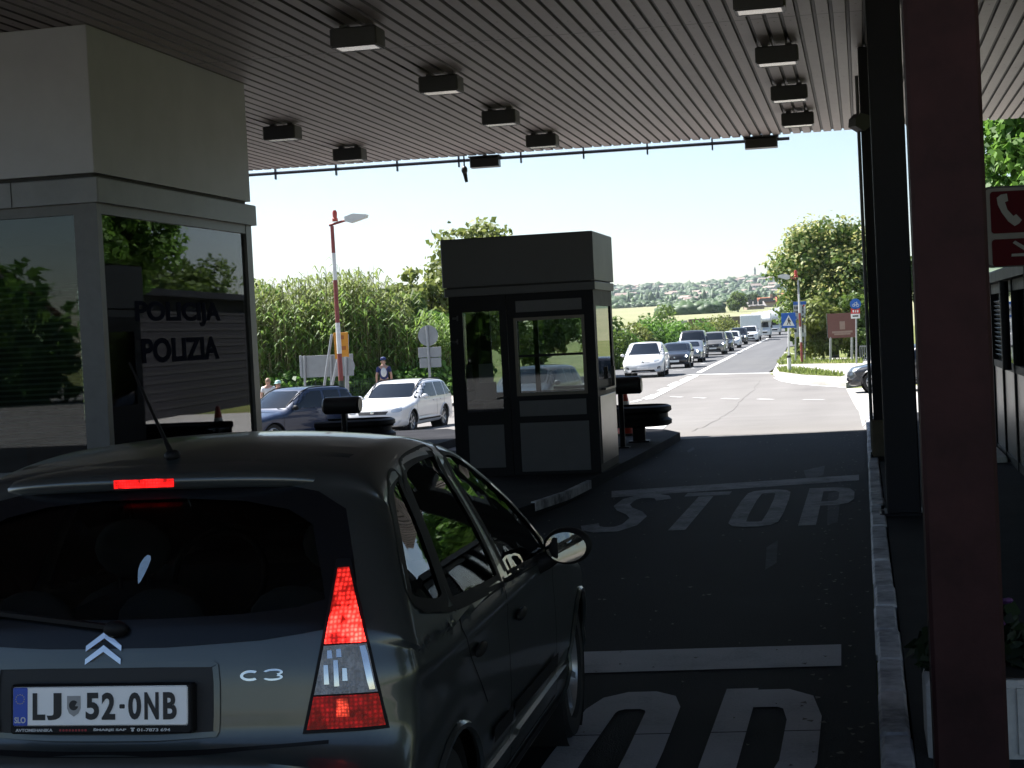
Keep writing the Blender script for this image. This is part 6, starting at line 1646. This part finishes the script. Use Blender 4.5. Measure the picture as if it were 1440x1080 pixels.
def person(px, pyhead, Z, rz, lab, top, legs, hat=None, hair=None, H=1.74, arm=0, vest=None):
    p = Q(px, pyhead, Z); zb = g(p.x, p.y) + .3
    r = empty('person', (p.x, p.y, zb), rz, lab, 'person')
    s = H / 1.74
    P = [(0, 0, .95), (0, 0, 1.12), (0, -.01, 1.30), (0, -.005, 1.44), (0, .01, 1.52), (0, .02, 1.60), (0, .025, 1.69),
         (.18, 0, 1.41), (.25, .02, 1.13), (.24, .12 + arm, .95), (.24, .17 + arm, .87), (-.18, 0, 1.41), (-.25, -.01, 1.13), (-.25, .06, .90), (-.25, .09, .80),
         (.10, 0, .88), (.11, .02, .50), (.11, -.02, .09), (.11, .10, .04), (-.10, 0, .88), (-.11, .0, .50), (-.11, -.05, .09), (-.11, .07, .04)]
    E = [(0, 1), (1, 2), (2, 3), (3, 4), (4, 5), (5, 6), (3, 7), (7, 8), (8, 9), (9, 10), (3, 11), (11, 12), (12, 13), (13, 14), (0, 15), (15, 16), (16, 17), (17, 18), (0, 19), (19, 20), (20, 21), (21, 22)]
    RR = [(.15, .10), (.135, .09), (.15, .10), (.12, .08), .05, (.072, .09), (.06, .075), .055, .043, .034, .03, .055, .043, .034, .03, .085, .056, .038, (.045, .035), .085, .056, .038, (.045, .035)]
    skin_obj('body', [tuple(c * s for c in q) for q in P], E, RR, M_skin, r)
    T = [0, 1, 2, 3, 7, 8, 11, 12]; mp = {o: i for i, o in enumerate(T)}
    grow = lambda q: tuple(c + .016 for c in q) if isinstance(q, tuple) else q + .016
    PP = [P[i] for i in T]; PP[5] = tuple(lerp(a_, c_, .62) for a_, c_ in zip(P[7], P[8])); PP[7] = tuple(lerp(a_, c_, .62) for a_, c_ in zip(P[11], P[12]))
    skin_obj('shirt', [tuple(c * s for c in q) for q in PP], [(0, 1), (1, 2), (2, 3), (3, 4), (4, 5), (3, 6), (6, 7)], [grow(RR[i]) for i in T], top, r)
    T = [0, 15, 16, 17, 19, 20, 21]; PP = [P[i] for i in T]
    skin_obj('trousers', [tuple(c * s for c in q) for q in PP], [(0, 1), (1, 2), (2, 3), (0, 4), (4, 5), (5, 6)], [grow(RR[i]) for i in T], legs, r)
    # face
    b = MB(); b.sphere((0, .105 * s, 1.60 * s), (.014, .02, .022), 8, 6); b.build('nose', M_skin, r, smooth=60.0)
    for sg in (1, -1):
        b = MB(); b.sphere((sg * .03, .098 * s, 1.635 * s), (.011, .008, .008), 8, 6); b.build('eye', M_signblk, r)
        b = MB(); b.sphere((sg * .075, .015, 1.61 * s), (.012, .025, .034), 8, 6); b.build('ear', M_skin, r, smooth=60.0)
    if hat is not None:
        b = MB(); c = Vector((0, .02, 1.685)) * s
        b.lathe([(0, .095), (.06, .085), (.095, .05), (.103, .0), (.098, -.015)], None, 16, c); b.add([(-.075, .08, c.z + .005), (.075, .08, c.z + .005), (.06, .19, c.z - .012), (-.06, .19, c.z - .012)], [(0, 1, 2, 3)]); b.build('cap', hat, r, smooth=40.0)
    if hair is not None:
        b = MB(); b.sphere((0, .0, 1.665 * s), (.085, .10, .085), 14, 10); b.sphere((0, -.055, 1.58 * s), (.07, .055, .12), 12, 8); b.build('hair', hair, r, smooth=60.0)
    if vest is not None:
        b = MB(); b.sphere((0, -.115, 1.26), (.10, .05, .16), 14, 10); b.build('back_bag', vest, r, smooth=60.0)
    return r
M_navysh = mat('navy_shirt', (.02, .03, .12), .8, var=.1); M_navycap = mat('navy_cap', (.015, .03, .13), .7, var=.1); M_whitesh = mat('white_shirt', (.68, .68, .68), .8, var=.06); M_jeans = mat('dark_trousers', (.03, .035, .05), .8, var=.15); M_blond = mat('fair_hair', (.30, .19, .12), .6, var=.2, vscale=40); M_teal = mat('pale_teal_cap', (.40, .60, .56), .7, var=.08)
person(539, 509, 55, R(15), 'person in navy shirt and cap with a pale bag, standing behind the white estate car', M_navysh, M_jeans, hat=M_navycap, vest=M_whitesh)
person(377, 541, 53, R(200), 'person with fair hair and white top standing behind the navy car', M_whitesh, M_jeans, hair=M_blond, H=1.62)
person(392, 551, 53.5, R(170), 'shorter person in a pale teal cap behind the navy car', M_whitesh, M_jeans, hat=M_teal, H=1.45)
# ================================================================== plants
nr_ = np.random.default_rng(11)
M_leafD = leaf_mat('leaf_dark', (.022, .045, .011), (.10, .155, .034), .35)
M_leafM = leaf_mat('leaf_mid', (.045, .090, .016), (.17, .25, .05), .4)
M_leafY = leaf_mat('leaf_yellow_green', (.075, .115, .022), (.28, .31, .085), .45)
M_leafB = leaf_mat('leaf_bright', (.045, .12, .017), (.18, .33, .055), .5)
M_reed = leaf_mat('reed_leaf', (.085, .125, .028), (.29, .35, .095), .5, .35)
M_reedG = leaf_mat('reed_green', (.08, .16, .025), (.26, .38, .08), .5, .35)
M_stalk = mat('reed_stalk', (.20, .18, .07), .8, var=.2); M_plume = mat('reed_plume', (.36, .30, .20), .9, var=.15)
M_bark = mat('bark', (.07, .055, .04), .9, var=.3, vscale=4, bump=.5, bscale=12)
M_blossom = leaf_mat('pale_blossom', (.26, .28, .07), (.52, .51, .19), .35)
M_far = leaf_mat('far_foliage', (.028, .058, .024), (.08, .135, .05), .15, .05)

def leaves(centers, radii, n, size, squash=.8, up=.35, shell=.55, aspect=1.7):
    """leaf shaped faces scattered in clumps; each a bent diamond of two triangles pairs"""
    C = np.asarray(centers, float); Rr = np.asarray(radii, float)
    wts = Rr ** 2; wts = wts / wts.sum()
    k = nr_.choice(len(C), n, p=wts)
    d = nr_.normal(size=(n, 3)); d /= np.linalg.norm(d, axis=1)[:, None]
    rad = Rr[k] * (shell + (1 - shell) * nr_.random(n)) * (.75 + .5 * nr_.random(n))
    p = C[k] + d * rad[:, None] * np.array([1, 1, squash])
    nrm = d * .8 + nr_.normal(size=(n, 3)) * .6 + np.array([0, 0, up]); nrm /= np.linalg.norm(nrm, axis=1)[:, None]
    t = np.cross(nrm, nr_.normal(size=(n, 3))); t /= np.linalg.norm(t, axis=1)[:, None] + 1e-9
    b = np.cross(nrm, t)
    s = size * (.6 + .8 * nr_.random(n))[:, None]
    L = t * s * aspect * .5; Wd = b * s * .5; dr = np.array([0, 0, -1]) * s * .18
    V = np.stack([p - L + dr, p + Wd, p + L + dr, p - Wd], 1).reshape(-1, 3)
    F = np.arange(4 * n).reshape(-1, 4)
    return V, F
def quads(name, V, F, m, parent=None):
    me = bpy.data.meshes.new(name); n = len(F)
    me.vertices.add(len(V)); me.vertices.foreach_set('co', np.asarray(V, np.float32).ravel())
    me.loops.add(4 * n); me.loops.foreach_set('vertex_index', np.asarray(F, np.int32).ravel())
    me.polygons.add(n); me.polygons.foreach_set('loop_start', np.arange(0, 4 * n, 4, dtype=np.int32)); me.polygons.foreach_set('loop_total', np.full(n, 4, np.int32))
    me.update(calc_edges=True); me.validate()
    return link_mesh(name, me, m, parent)
def tree(loc, H, rad, lab, m, n=7000, leaf=.22, clumps=45, trunk=.18, base=.25, group=None, crown=(1, 1, 1), kind='broadleaf_tree', blossom=None, cat='tree', squash=.8, cl=.30, shape=1.0):
    r = empty(kind, loc, nr_.random() * 6, lab, cat, group)
    zc_ = H * (base + (1 - base) / 2); hz_ = H * (1 - base) / 2
    cs = []; rs = []
    for i in range(clumps):
        d = nr_.normal(size=3); d /= np.linalg.norm(d); q = nr_.random() ** .4
        c = np.array([d[0] * rad * q * .82 * crown[0], d[1] * rad * q * .82 * crown[1], zc_ + d[2] * hz_ * q * .85])
        taper = 1 - .35 * shape * max(0, (c[2] - zc_) / hz_)
        c[:2] *= taper; cs.append(c); rs.append(rad * cl * (.6 + .7 * nr_.random()))
    V, F = leaves(cs, rs, n, leaf, squash)
    quads('crown', V, F, m, r)
    if blossom is not None:
        top = [i for i in range(clumps) if cs[i][2] > zc_ - hz_ * .35]
        V, F = leaves([cs[i] + np.array([0, 0, rs[i] * .25]) for i in top], [rs[i] * 1.0 for i in top], blossom[1], leaf * .8, .75, .6, .9)
        quads('blossom', V, F, blossom[0], r)
    b = MB(); b.tube([(0, 0, -.3), (.03 * H * .2, 0, H * .18), (0, .02 * H * .2, H * .38), (0, 0, H * .68)], [trunk * 1.25, trunk, trunk * .75, trunk * .25], 8)
    for i in nr_.choice(clumps, min(9, clumps), replace=False):
        s0 = Vector((0, 0, H * (.22 + .25 * nr_.random()))); e0 = Vector(cs[i]); m0 = s0.lerp(e0, .5) + Vector((0, 0, -.04 * H))
        b.tube([s0, m0, e0], [trunk * .5, trunk * .3, trunk * .08], 6)
    b.build('trunk', M_bark, r, smooth=60.0)
    return r
def gz(p): return Vector((p.x, p.y, g(p.x, p.y) - .05))
def at_ground(px, Z): p = Q(px, 500, Z); return gz(p)
# ---- reeds on the left: a bed nobody could count
def reed_bed(name, area, n, h0, h1, m, lean=.18):
    V = []; 
    base = []
    for i in range(n):
        px = area[0] + (area[1] - area[0]) * nr_.random(); Z = area[2] + (area[3] - area[2]) * nr_.random() ** 1.3
        p = at_ground(px, Z); f = area[4](px)
        hh = (h0 + (h1 - h0) * nr_.random()) * f
        base.append((p, hh))
    SV = []; 
    for (p, hh) in base:
        az = nr_.random() * 6.283; ln = lean * hh * nr_.random()
        top = np.array([p.x + math.cos(az) * ln, p.y + math.sin(az) * ln, p.z + hh])
        b0 = np.array([p.x, p.y, p.z])
        w_ = .02
        t = np.array([-math.sin(az), math.cos(az), 0]) * w_
        SV += [b0 - t, b0 + t, top + t * .4, top - t * .4]
        nl = 9
        for k in range(nl):
            q = .25 + .75 * (k + nr_.random()) / nl
            o = b0 + (top - b0) * q
            a2 = nr_.random() * 6.283; L_ = (.5 + .5 * nr_.random()) * (1.05 - .35 * q); rise = (.25 + .5 * nr_.random())
            d = np.array([math.cos(a2), math.sin(a2), 0]); s = np.array([-d[1], d[0], 0]) * (.028 + .02 * nr_.random())
            m1 = o + d * L_ * .5 + np.array([0, 0, L_ * rise * .7]); e1 = o + d * L_ + np.array([0, 0, L_ * (rise * .7 - .35)])
            V += [o - s * .6, o + s * .6, m1 + s, m1 - s, m1 - s, m1 + s, e1 + s * .15, e1 - s * .15]
    V = np.array(V); quads(name, V, np.arange(len(V)).reshape(-1, 4), m)['kind'] = 'stuff'
    SV = np.array(SV); quads(name + '_stems', SV, np.arange(len(SV)).reshape(-1, 4), M_stalk)['kind'] = 'stuff'
prof = lambda px: interp(px, [250, 355, 380, 430, 470, 520, 545, 560, 600, 680], [.95, .98, .93, .96, 1.03, 1.0, .92, .8, .78, .78])
reed_bed('reeds', (300, 575, 66, 76, prof), 1700, 3.7, 5.5, M_reed)
reed_bed('green_reeds', (300, 640, 65, 70, lambda px: prof(px) * .85), 1250, 2.6, 5.2, M_reedG)
# ---- trees behind the booth and left
tree(at_ground(596, 74), 6.1, 2.1, 'leafy tree rising left of the dark booth behind the sign backs', M_leafY, 6500, .20, 55, group=None, base=.05)
tree(at_ground(684, 80), 8.9, 3.3, 'tall leafy tree showing above the roof of the dark booth', M_leafY, 11000, .20, 70, base=.12, shape=.4)
tree(at_ground(760, 84), 6.0, 2.8, 'bushy tree behind the booth window', M_leafM, 6000, .22, 45, base=.05)
tree(at_ground(640, 70), 4.4, 1.8, 'lower bush tree between the sign backs and the booth', M_leafB, 4500, .20, 35, base=.02)
tree(at_ground(373, 70), 6.0, 1.7, 'bright green shrub tree at the office end of the reeds', M_leafB, 5000, .18, 35, base=.05)
tree(at_ground(330, 82), 6.8, 2.3, 'broad tree behind the reeds, mostly hidden by the police office', M_leafM, 5000, .22, 40, base=.1)
tree(at_ground(560, 71), 4.9, 1.9, 'dark leafy shrub tree at the booth end of the reeds', M_leafM, 6500, .17, 45, base=.02, shape=.2)
tree(at_ground(497, 73), 6.2, 1.3, 'slender green tree standing among the reeds', M_leafB, 4500, .16, 36, base=.1, shape=.4)
# bright undergrowth along the foot of the reeds
V, F = leaves([tuple(at_ground(px, 64 + 2 * nr_.random()) + Vector((0, 0, .35 + .5 * nr_.random()))) for px in nr_.uniform(390, 640, 60)], list(.5 + .6 * nr_.random(60)), 9000, .16)
quads('undergrowth', V, F, M_leafB)['kind'] = 'stuff'
# ---- roadside shrubs between booth and queue
for k, (px, Z, h, rd, m_) in enumerate(((862, 98, 3.4, 2.0, M_leafM), (890, 112, 2.6, 1.9, M_leafY), (915, 122, 2.9, 2.2, M_leafB), (938, 132, 2.7, 2.3, M_leafB), (958, 142, 2.8, 2.3, M_leafY), (980, 152, 2.5, 2.3, M_leafB), (1000, 166, 2.2, 2.2, M_leafY), (930, 150, 4.2, 2.2, M_leafM), (1024, 190, 3.2, 2.4, M_leafY), (876, 104, 2.4, 1.6, M_leafB))):
    pos = ['nearest the booth, tallest of the row', 'pale and low next to the booth', 'bright, above the white crossover', 'bright, beyond the white crossover', 'pale, left of the black van', 'bright, behind the black van', 'pale, where the fence begins', 'dark, peeping over the bright ones', 'pale, beside the caravan', 'small and bright at the booth corner'][k]
    tree(at_ground(px, Z), h, rd, 'roadside shrub ' + pos, m_, 2600, .17, 26, trunk=.05, base=-.05, group='shrubs along the road', kind='roadside_shrub', cat='shrub', cl=.36, shape=.2)
# ---- the right side: tree with pale blossom, hedge trees under it
tree(at_ground(1174, 98), 8.4, 3.7, 'big round tree with pale creamy tops beside the junction', M_leafM, 24000, .18, 120, trunk=.22, base=.06, blossom=(M_blossom, 9000), cl=.30, shape=.1)
tree(at_ground(1236, 96), 8.0, 2.6, 'dark tree behind the slim column, right of the big round tree', M_leafD, 7000, .22, 45, base=.1, shape=.2)
tree(at_ground(1158, 89), 3.7, 2.0, 'yellow green bush growing behind the brown board', M_leafY, 5000, .16, 36, trunk=.07, base=-.02, shape=.2)
tree(at_ground(1212, 89), 3.9, 2.1, 'green bush behind the bicycle sign', M_leafM, 5000, .16, 36, trunk=.07, base=-.02, shape=.2)
tree(at_ground(1135, 100), 3.6, 1.3, 'slim dark bush behind the lane board', M_leafD, 3500, .16, 26, trunk=.06, base=-.02, shape=.2)
# trees over the kiosk and along the right side (the driveway row mirrored in the office glass)
TR = (((5.2, 38.5), 8.4, 2.7, M_leafB, 20000, 'bright leafy tree overhanging the kiosk roof beside the canopy'), ((16.5, 44.0), 8.4, 3.4, M_leafM, 5000, 'mid green tree beyond the kiosk'), ((17.0, 54.0), 9.4, 3.6, M_leafB, 5000, 'bright tree along the driveway, third beyond the kiosk'),
      ((19.5, 64.0), 8.0, 3.6, M_leafM, 5000, 'rounded tree along the driveway, fourth beyond the kiosk'), ((23, 75.0), 9.0, 4.0, M_leafB, 5000, 'tall bright tree at the far end of the driveway row'), ((24, 88.0), 8.2, 4.4, M_leafM, 5000, 'wide tree closing the driveway row'), ((13.5, 24.0), 8.6, 3.2, M_leafD, 4000, 'unseen tree behind the kiosk, added to shade the canopy interior'), ((15.0, 12.0), 8.8, 3.6, M_leafD, 4000, 'unseen tree beside the canopy behind the kiosk wall, added to block light'), ((15.5, 1.0), 8.5, 3.6, M_leafM, 4000, 'unseen tree beside the canopy near the planter, added to block light'))  # trees beside the canopy stand unseen to keep light out from the right
for (xy, h, rd, m_, n_, lb) in TR:
    tree((xy[0], xy[1], g(*xy) - .1), h, rd, lb, m_, n_ if n_ > 9000 else n_ * 2, .14 if n_ > 9000 else .24, 60, trunk=.2, base=.30 if n_ > 9000 else .04, cl=.28)
# ---- what lies behind the camera (seen only in mirrors and panes): a lit hedge and a house
for k, x in enumerate((-60, -53, -46, -40, -34, -28, -22, -16)):
    tree((x, -30 - 5 * (k % 2), 0), 4.6 + .9 * (k % 3), 4.4, 'hedge tree mirrored in the office pane, ' + ('at the far outer end', 'second from the outer end', 'third and tallest from the outer end', 'fourth from the outer end', 'fifth from the outer end', 'sixth from the outer end', 'second from the inner end', 'at the inner end')[k], M_leafB, 3600, .42, 40, base=-.1, group='hedge trees behind the lanes', kind='hedge_tree', shape=.2, cl=.34)
# ---- dark plants in the planter
V, F = leaves([(x, .0 + .05 * ((i * 7) % 3 - 1), .36 + .03 * ((i * 5) % 4)) for i, x in enumerate(np.linspace(-.40, .40, 12))], [.10] * 12, 1300, .05)
quads('leaves', V, F, leaf_mat('leaf_deep', (.006, .014, .006), (.022, .04, .014), .15), pln)
fl = MB()
for i in range(16):
    x, y_ = nr_.uniform(-.4, .4), nr_.uniform(-.2, .05); fl.sphere((x, y_, .46 + .1 * nr_.random()), (.018, .018, .012), 6, 4)
fl.build('blossom', mat('petal_violet', (.10, .03, .12), .6, var=.2), pln)
# ---- grass tufts on the islands across the junction
for (o, poly), nn in ((GR1, 2600), (GR2, 3600)):
    V = []; xs0 = [p.x for p in poly]; ys0 = [p.y for p in poly]; c = 0
    while c < nn:
        x, y_ = nr_.uniform(min(xs0), max(xs0)), nr_.uniform(min(ys0), max(ys0)); ins = False
        for i in range(len(poly)):
            a_, b_2 = poly[i], poly[i - 1]
            if (a_.y > y_) != (b_2.y > y_) and x < (b_2.x - a_.x) * (y_ - a_.y) / (b_2.y - a_.y) + a_.x: ins = not ins
        c += 1
        if not ins: continue
        z = g(x, y_) + .14; a2 = nr_.random() * 6.283; s = np.array([math.cos(a2), math.sin(a2), 0]) * .03; hh = .06 + .14 * nr_.random(); ln = np.array([nr_.normal() * .04, nr_.normal() * .04, hh]); b0 = np.array([x, y_, z])
        V += [b0 - s, b0 + s, b0 + ln + s * .2, b0 + ln - s * .2]
    V = np.array(V); quads('grass', V, np.arange(len(V)).reshape(-1, 4), M_reed)['kind'] = 'stuff'

# ================================================================== far land: hill, woods, houses
RX = [-2500, -600, 300, 620, 760, 870, 930, 975, 1020, 1060, 1100, 1140, 1200, 1300, 1440, 1900, 3500]
RYp = [440, 436, 430, 420, 412, 406, 404, 402, 396, 389, 380, 373, 366, 358, 350, 345, 400]
Z0, Z1 = 950.0, 2300.0
def hill_pt(px, t, nz=0.0):
    Z = lerp(Z0, Z1, t); base = 433 - .035 * (px - 870) * .0; top = interp(px, RX, RYp)
    hb_ = project(Q(px, 470, 10))[1]
    yb = 436 if px > 600 else 442
    yy = lerp(yb, top, t ** .8)
    q = Q(px, yy, Z); q.z += nz; return q
M_hill = ground_mat('hill_slope', [(.3, (.045, .075, .030)), (.45, (.07, .11, .045)), (.56, (.10, .14, .06)), (.66, (.16, .18, .085)), (.8, (.22, .21, .12))], .006, fine=.05, bump=0)
pxs_ = list(np.arange(-2400, 500, 120)) + list(np.arange(500, 1260, 14)) + list(np.arange(1270, 3400, 110)); ts_ = list(np.linspace(0, 1, 26))
hv = [hill_pt(px, t, 4 * math.sin(px * .05 + t * 9) * t * (1 - t)) for t in ts_ for px in pxs_]; nx = len(pxs_)
hv += [Q(px, interp(px, RX, RYp), Z1 * 1.1) - Vector((0, 0, 60)) for px in pxs_]
hf = [(j * nx + i, j * nx + i + 1, (j + 1) * nx + i + 1, (j + 1) * nx + i) for j in range(len(ts_)) for i in range(nx - 1)]
me = bpy.data.meshes.new('hill'); me.from_pydata(hv, [], hf); tag(link_mesh('hill', me, M_hill, smooth=True), kind='structure')
# woods: rough clumps of many sizes, one mass
ico = bmesh.new(); bmesh.ops.create_icosphere(ico, subdivisions=1, radius=1); IV = np.array([v.co[:] for v in ico.verts]); IF = np.array([[v.index for v in f.verts] for f in ico.faces]); ico.free()
WV = []; WF = []; off = 0
for i in range(5200):
    px = nr_.uniform(600, 1180); t = nr_.random() ** (.9 if i % 3 else 2.2)
    band = math.sin(t * 22 + px * .008) + .6 * math.sin(px * .03 + t * 5)
    if band < -.2 and t > .08: continue
    q = hill_pt(px, t); s = nr_.uniform(1.6, 4.0) * (1.0 + .6 * t)
    sc = np.array([s * nr_.uniform(.8, 1.8), s * nr_.uniform(.8, 1.8), s * nr_.uniform(.6, 1.15)])
    if nr_.random() < .06: sc = np.array([2.0, 2.0, nr_.uniform(5, 8)])      # cypress
    V = IV * (1 + nr_.normal(size=(len(IV), 1)) * .22) * sc + np.array(q) + np.array([0, 0, sc[2] * .5]); WV.append(V); WF.append(IF + off); off += len(IV)
me = bpy.data.meshes.new('hill_woods'); me.from_pydata(np.concatenate(WV).tolist(), [], np.concatenate(WF).tolist()); tag(link_mesh('hill_woods', me, M_far, smooth=True), kind='stuff')
# tree line at the foot of the hill and beyond the field
WV = []; WF = []; off = 0
for i in range(1000):
    px = nr_.uniform(560, 1130); Z = nr_.uniform(820, 930); q = Q(px, 435, Z); q.z = g(q.x, q.y) - .5; s = nr_.uniform(.9, 2.1)
    sc = np.array([s * nr_.uniform(.8, 1.8), s, s * nr_.uniform(.7, 1.2)]); V = IV * (1 + nr_.normal(size=(len(IV), 1)) * .22) * sc + np.array(q) + np.array([0, 0, sc[2] * .6]); WV.append(V); WF.append(IF + off); off += len(IV)
for i in range(240):
    px = nr_.uniform(930, 1010); Z = nr_.uniform(420, 450); q = Q(px, 435, Z); q.z = g(q.x, q.y) - .2; s = nr_.uniform(.9, 2.0)
    sc = np.array([s * 1.4, s, s]); V = IV * (1 + nr_.normal(size=(len(IV), 1)) * .22) * sc + np.array(q) + np.array([0, 0, sc[2] * .6]); WV.append(V); WF.append(IF + off); off += len(IV)
me = bpy.data.meshes.new('treeline'); me.from_pydata(np.concatenate(WV).tolist(), [], np.concatenate(WF).tolist()); tag(link_mesh('treeline', me, M_far, smooth=True), kind='stuff')
# houses
M_hw = mat('far_plaster', (.52, .49, .44), .9, var=.08, coords='Object', vscale=.1); M_hr = mat('far_tiles', (.33, .255, .215), .9, var=.2, vscale=.5); M_hwin = mat('far_window', (.06, .06, .07), .4, var=0); M_orr = mat('orange_tiles', (.38, .13, .065), .85, var=.2, vscale=1.5)
def house(loc, rz, w_, d_, h_, lab, group, wall=None, roof=None, detail=False, kind='hillside_house'):
    r = empty(kind, loc, rz, lab, 'house', group); rh = min(w_, d_) * .28
    b = MB(); b.bb(-w_ / 2, w_ / 2, -d_ / 2, d_ / 2, -2.0, h_); b.add([(-w_ / 2, -d_ / 2, h_), (-w_ / 2, d_ / 2, h_), (-w_ / 2, 0, h_ + rh)], [(0, 1, 2)]); b.add([(w_ / 2, -d_ / 2, h_), (w_ / 2, d_ / 2, h_), (w_ / 2, 0, h_ + rh)], [(0, 1, 2)]); b.build('wall', wall or M_hw, r)
    b = MB(); e = .5
    for sg in (1, -1): b.add([(-w_ / 2 - e, sg * (d_ / 2 + e), h_ - rh * 2 * e / d_ + .05), (w_ / 2 + e, sg * (d_ / 2 + e), h_ - rh * 2 * e / d_ + .05), (w_ / 2 + e, 0, h_ + rh + .05), (-w_ / 2 - e, 0, h_ + rh + .05)], [(0, 1, 2, 3)])
    rf = b.build('roof', roof or M_hr, r)
    if detail:
        b = MB(); b.bb(w_ * .2, w_ * .2 + .7, -.4, .3, h_ + rh * .4, h_ + rh + 1.0); b.build('chimney', wall or M_hw, r)
    for k in range(3 if not detail else 4):
        for q in range(2 if h_ > 5 else 1):
            x = (k - 1) * w_ * .29 if not detail else (k - 1.5) * w_ * .23
            b = MB(); b.bb(x - .6, x + .6, -d_ / 2 - .06, -d_ / 2 + .05, 1.2 + q * 2.9, 2.7 + q * 2.9); b.build('window', M_hwin, r)
    return r
proto = house((0, 0, 0), 0, 11, 8.5, 6.0, 'small pale house with tiled roof on the distant hillside', 'houses on the distant hill')
first = True
spots = []
for i in range(30): spots.append((nr_.uniform(866, 985), nr_.uniform(.80, .99)))
for i in range(34): spots.append((nr_.uniform(985, 1115), nr_.uniform(.72, .97)))
for i in range(17): spots.append((nr_.uniform(990, 1110), nr_.uniform(.30, .55)))
for i in range(9): spots.append((nr_.uniform(955, 990), nr_.uniform(.10, .22)))
for i in range(10): spots.append((nr_.uniform(870, 985), nr_.uniform(.25, .6)))
for (px, t) in spots:
    q = hill_pt(px, t); o = proto if first else copy_tree(proto); first = False
    o.location = q + Vector((0, 0, .5)); o.rotation_euler = (0, 0, nr_.uniform(-.7, .7)); s = nr_.uniform(.4, .75); o.scale = (s * nr_.uniform(.8, 1.5), s, s * nr_.uniform(.8, 1.15))
q = hill_pt(1062, .985)
r = empty('church_tower', q, 0, 'slender church tower on the ridge of the distant hill', 'tower'); b = MB(); b.bb(-1.4, 1.4, -1.4, 1.4, -3, 9); b.build('shaft', M_hw, r); b = MB(); b.add([(-1.6, -1.6, 9), (1.6, -1.6, 9), (1.6, 1.6, 9), (-1.6, 1.6, 9), (0, 0, 14.5)], [(0, 1, 4), (1, 2, 4), (2, 3, 4), (3, 0, 4)]); b.build('spire', M_hr, r)
# nearer houses with orange roofs beyond the road, and the round trees beside them
p = Q(1079, 432, 500); house((p.x, p.y, g(p.x, p.y)), R(8), 5.0, 6, 1.5, 'house with orange tiled roof and chimney behind the caravans', None, mat('warm_plaster', (.36, .28, .22), .9, var=.1), M_orr, True, 'tiled_house')
p = Q(1108, 428, 600); house((p.x, p.y, g(p.x, p.y)), R(-5), 5.2, 6, 2.2, 'white house with flat orange roof above the motorhomes', None, mat('white_plaster', (.7, .69, .66), .9, var=.05), M_orr, True, 'tiled_house')
p = Q(1060, 436, 460); house((p.x, p.y, g(p.x, p.y)), R(20), 5, 4, 1.0, 'low shed with a pale roof beside the orange roofed house', None, MATS['warm_plaster'], mat('shed_roof', (.34, .31, .29), .85, var=.1), False, 'roadside_shed')
p = Q(1038, 438, 420); tree((p.x, p.y, g(p.x, p.y)), 5.0, 3.0, 'large dark round tree beyond the roadside fence', M_leafM, 5000, .34, 40, group=None, base=.0, shape=.1)
p = Q(1094, 434, 560); tree((p.x, p.y, g(p.x, p.y)), 4.5, 2.6, 'dark tree between the two orange roofed houses', M_leafD, 4000, .34, 34, base=.0, shape=.1)
p = Q(1060, 440, 540); tree((p.x, p.y, g(p.x, p.y)), 4.2, 3.0, 'dark bush behind the low shed roof', M_leafD, 3000, .34, 28, base=.0, shape=.1)
# house behind the lanes, mirrored in the office pane
house((-57, -60, 0), R(12), 16, 10, 4.5, 'house with red tiled roof behind the hedge, mirrored in the office pane', None, mat('grey_plaster', (.40, .39, .37), .9, var=.1), mat('red_tiles', (.30, .08, .05), .85, var=.2), True, 'tiled_house')

# ================================================================== summer haze over the plain
hz = MB(); hz.bb(-3200, 3200, -150, 3000, -12, 260)
m, nt, P = nmat('haze_air'); nt.nodes.remove(P); pv = N(nt, 'ShaderNodeVolumePrincipled'); pv.inputs['Color'].default_value = (.80, .88, 1, 1); pv.inputs['Density'].default_value = .00010; pv.inputs['Anisotropy'].default_value = .3
nt.links.new(pv.outputs[0], nt.nodes['Material Output'].inputs['Volume'])
tag(hz.build('haze', m), kind='stuff')

# ---- dark building added out of view to darken the office pane reflection
r = empty('added_dark_building', (12.0, 56.0, g(12, 56)), R(-6), 'added dark building along the driveway, darkening the mirror image in the office pane', 'building')
b = MB(); b.bb(-1.5, 3.0, -17, 17, -.5, 4.3); b.build('wall', mat('dark_cladding', (.022, .022, .026), .85, spec=.1, var=.2), r)
b = MB(); b.bb(-1.9, 3.4, -17.4, 17.4, 4.31, 4.55); b.build('roof', M_darkst, r)
for k in range(13):
    b = MB(); b.bb(-1.52, -1.501, -16.9, 16.9, .3 + k * .31, .42 + k * .31); b.build('board', mat('grey_board', (.03, .03, .033), .9, spec=.1, var=.25), r)  # boards added for the stripes they give in the pane reflection
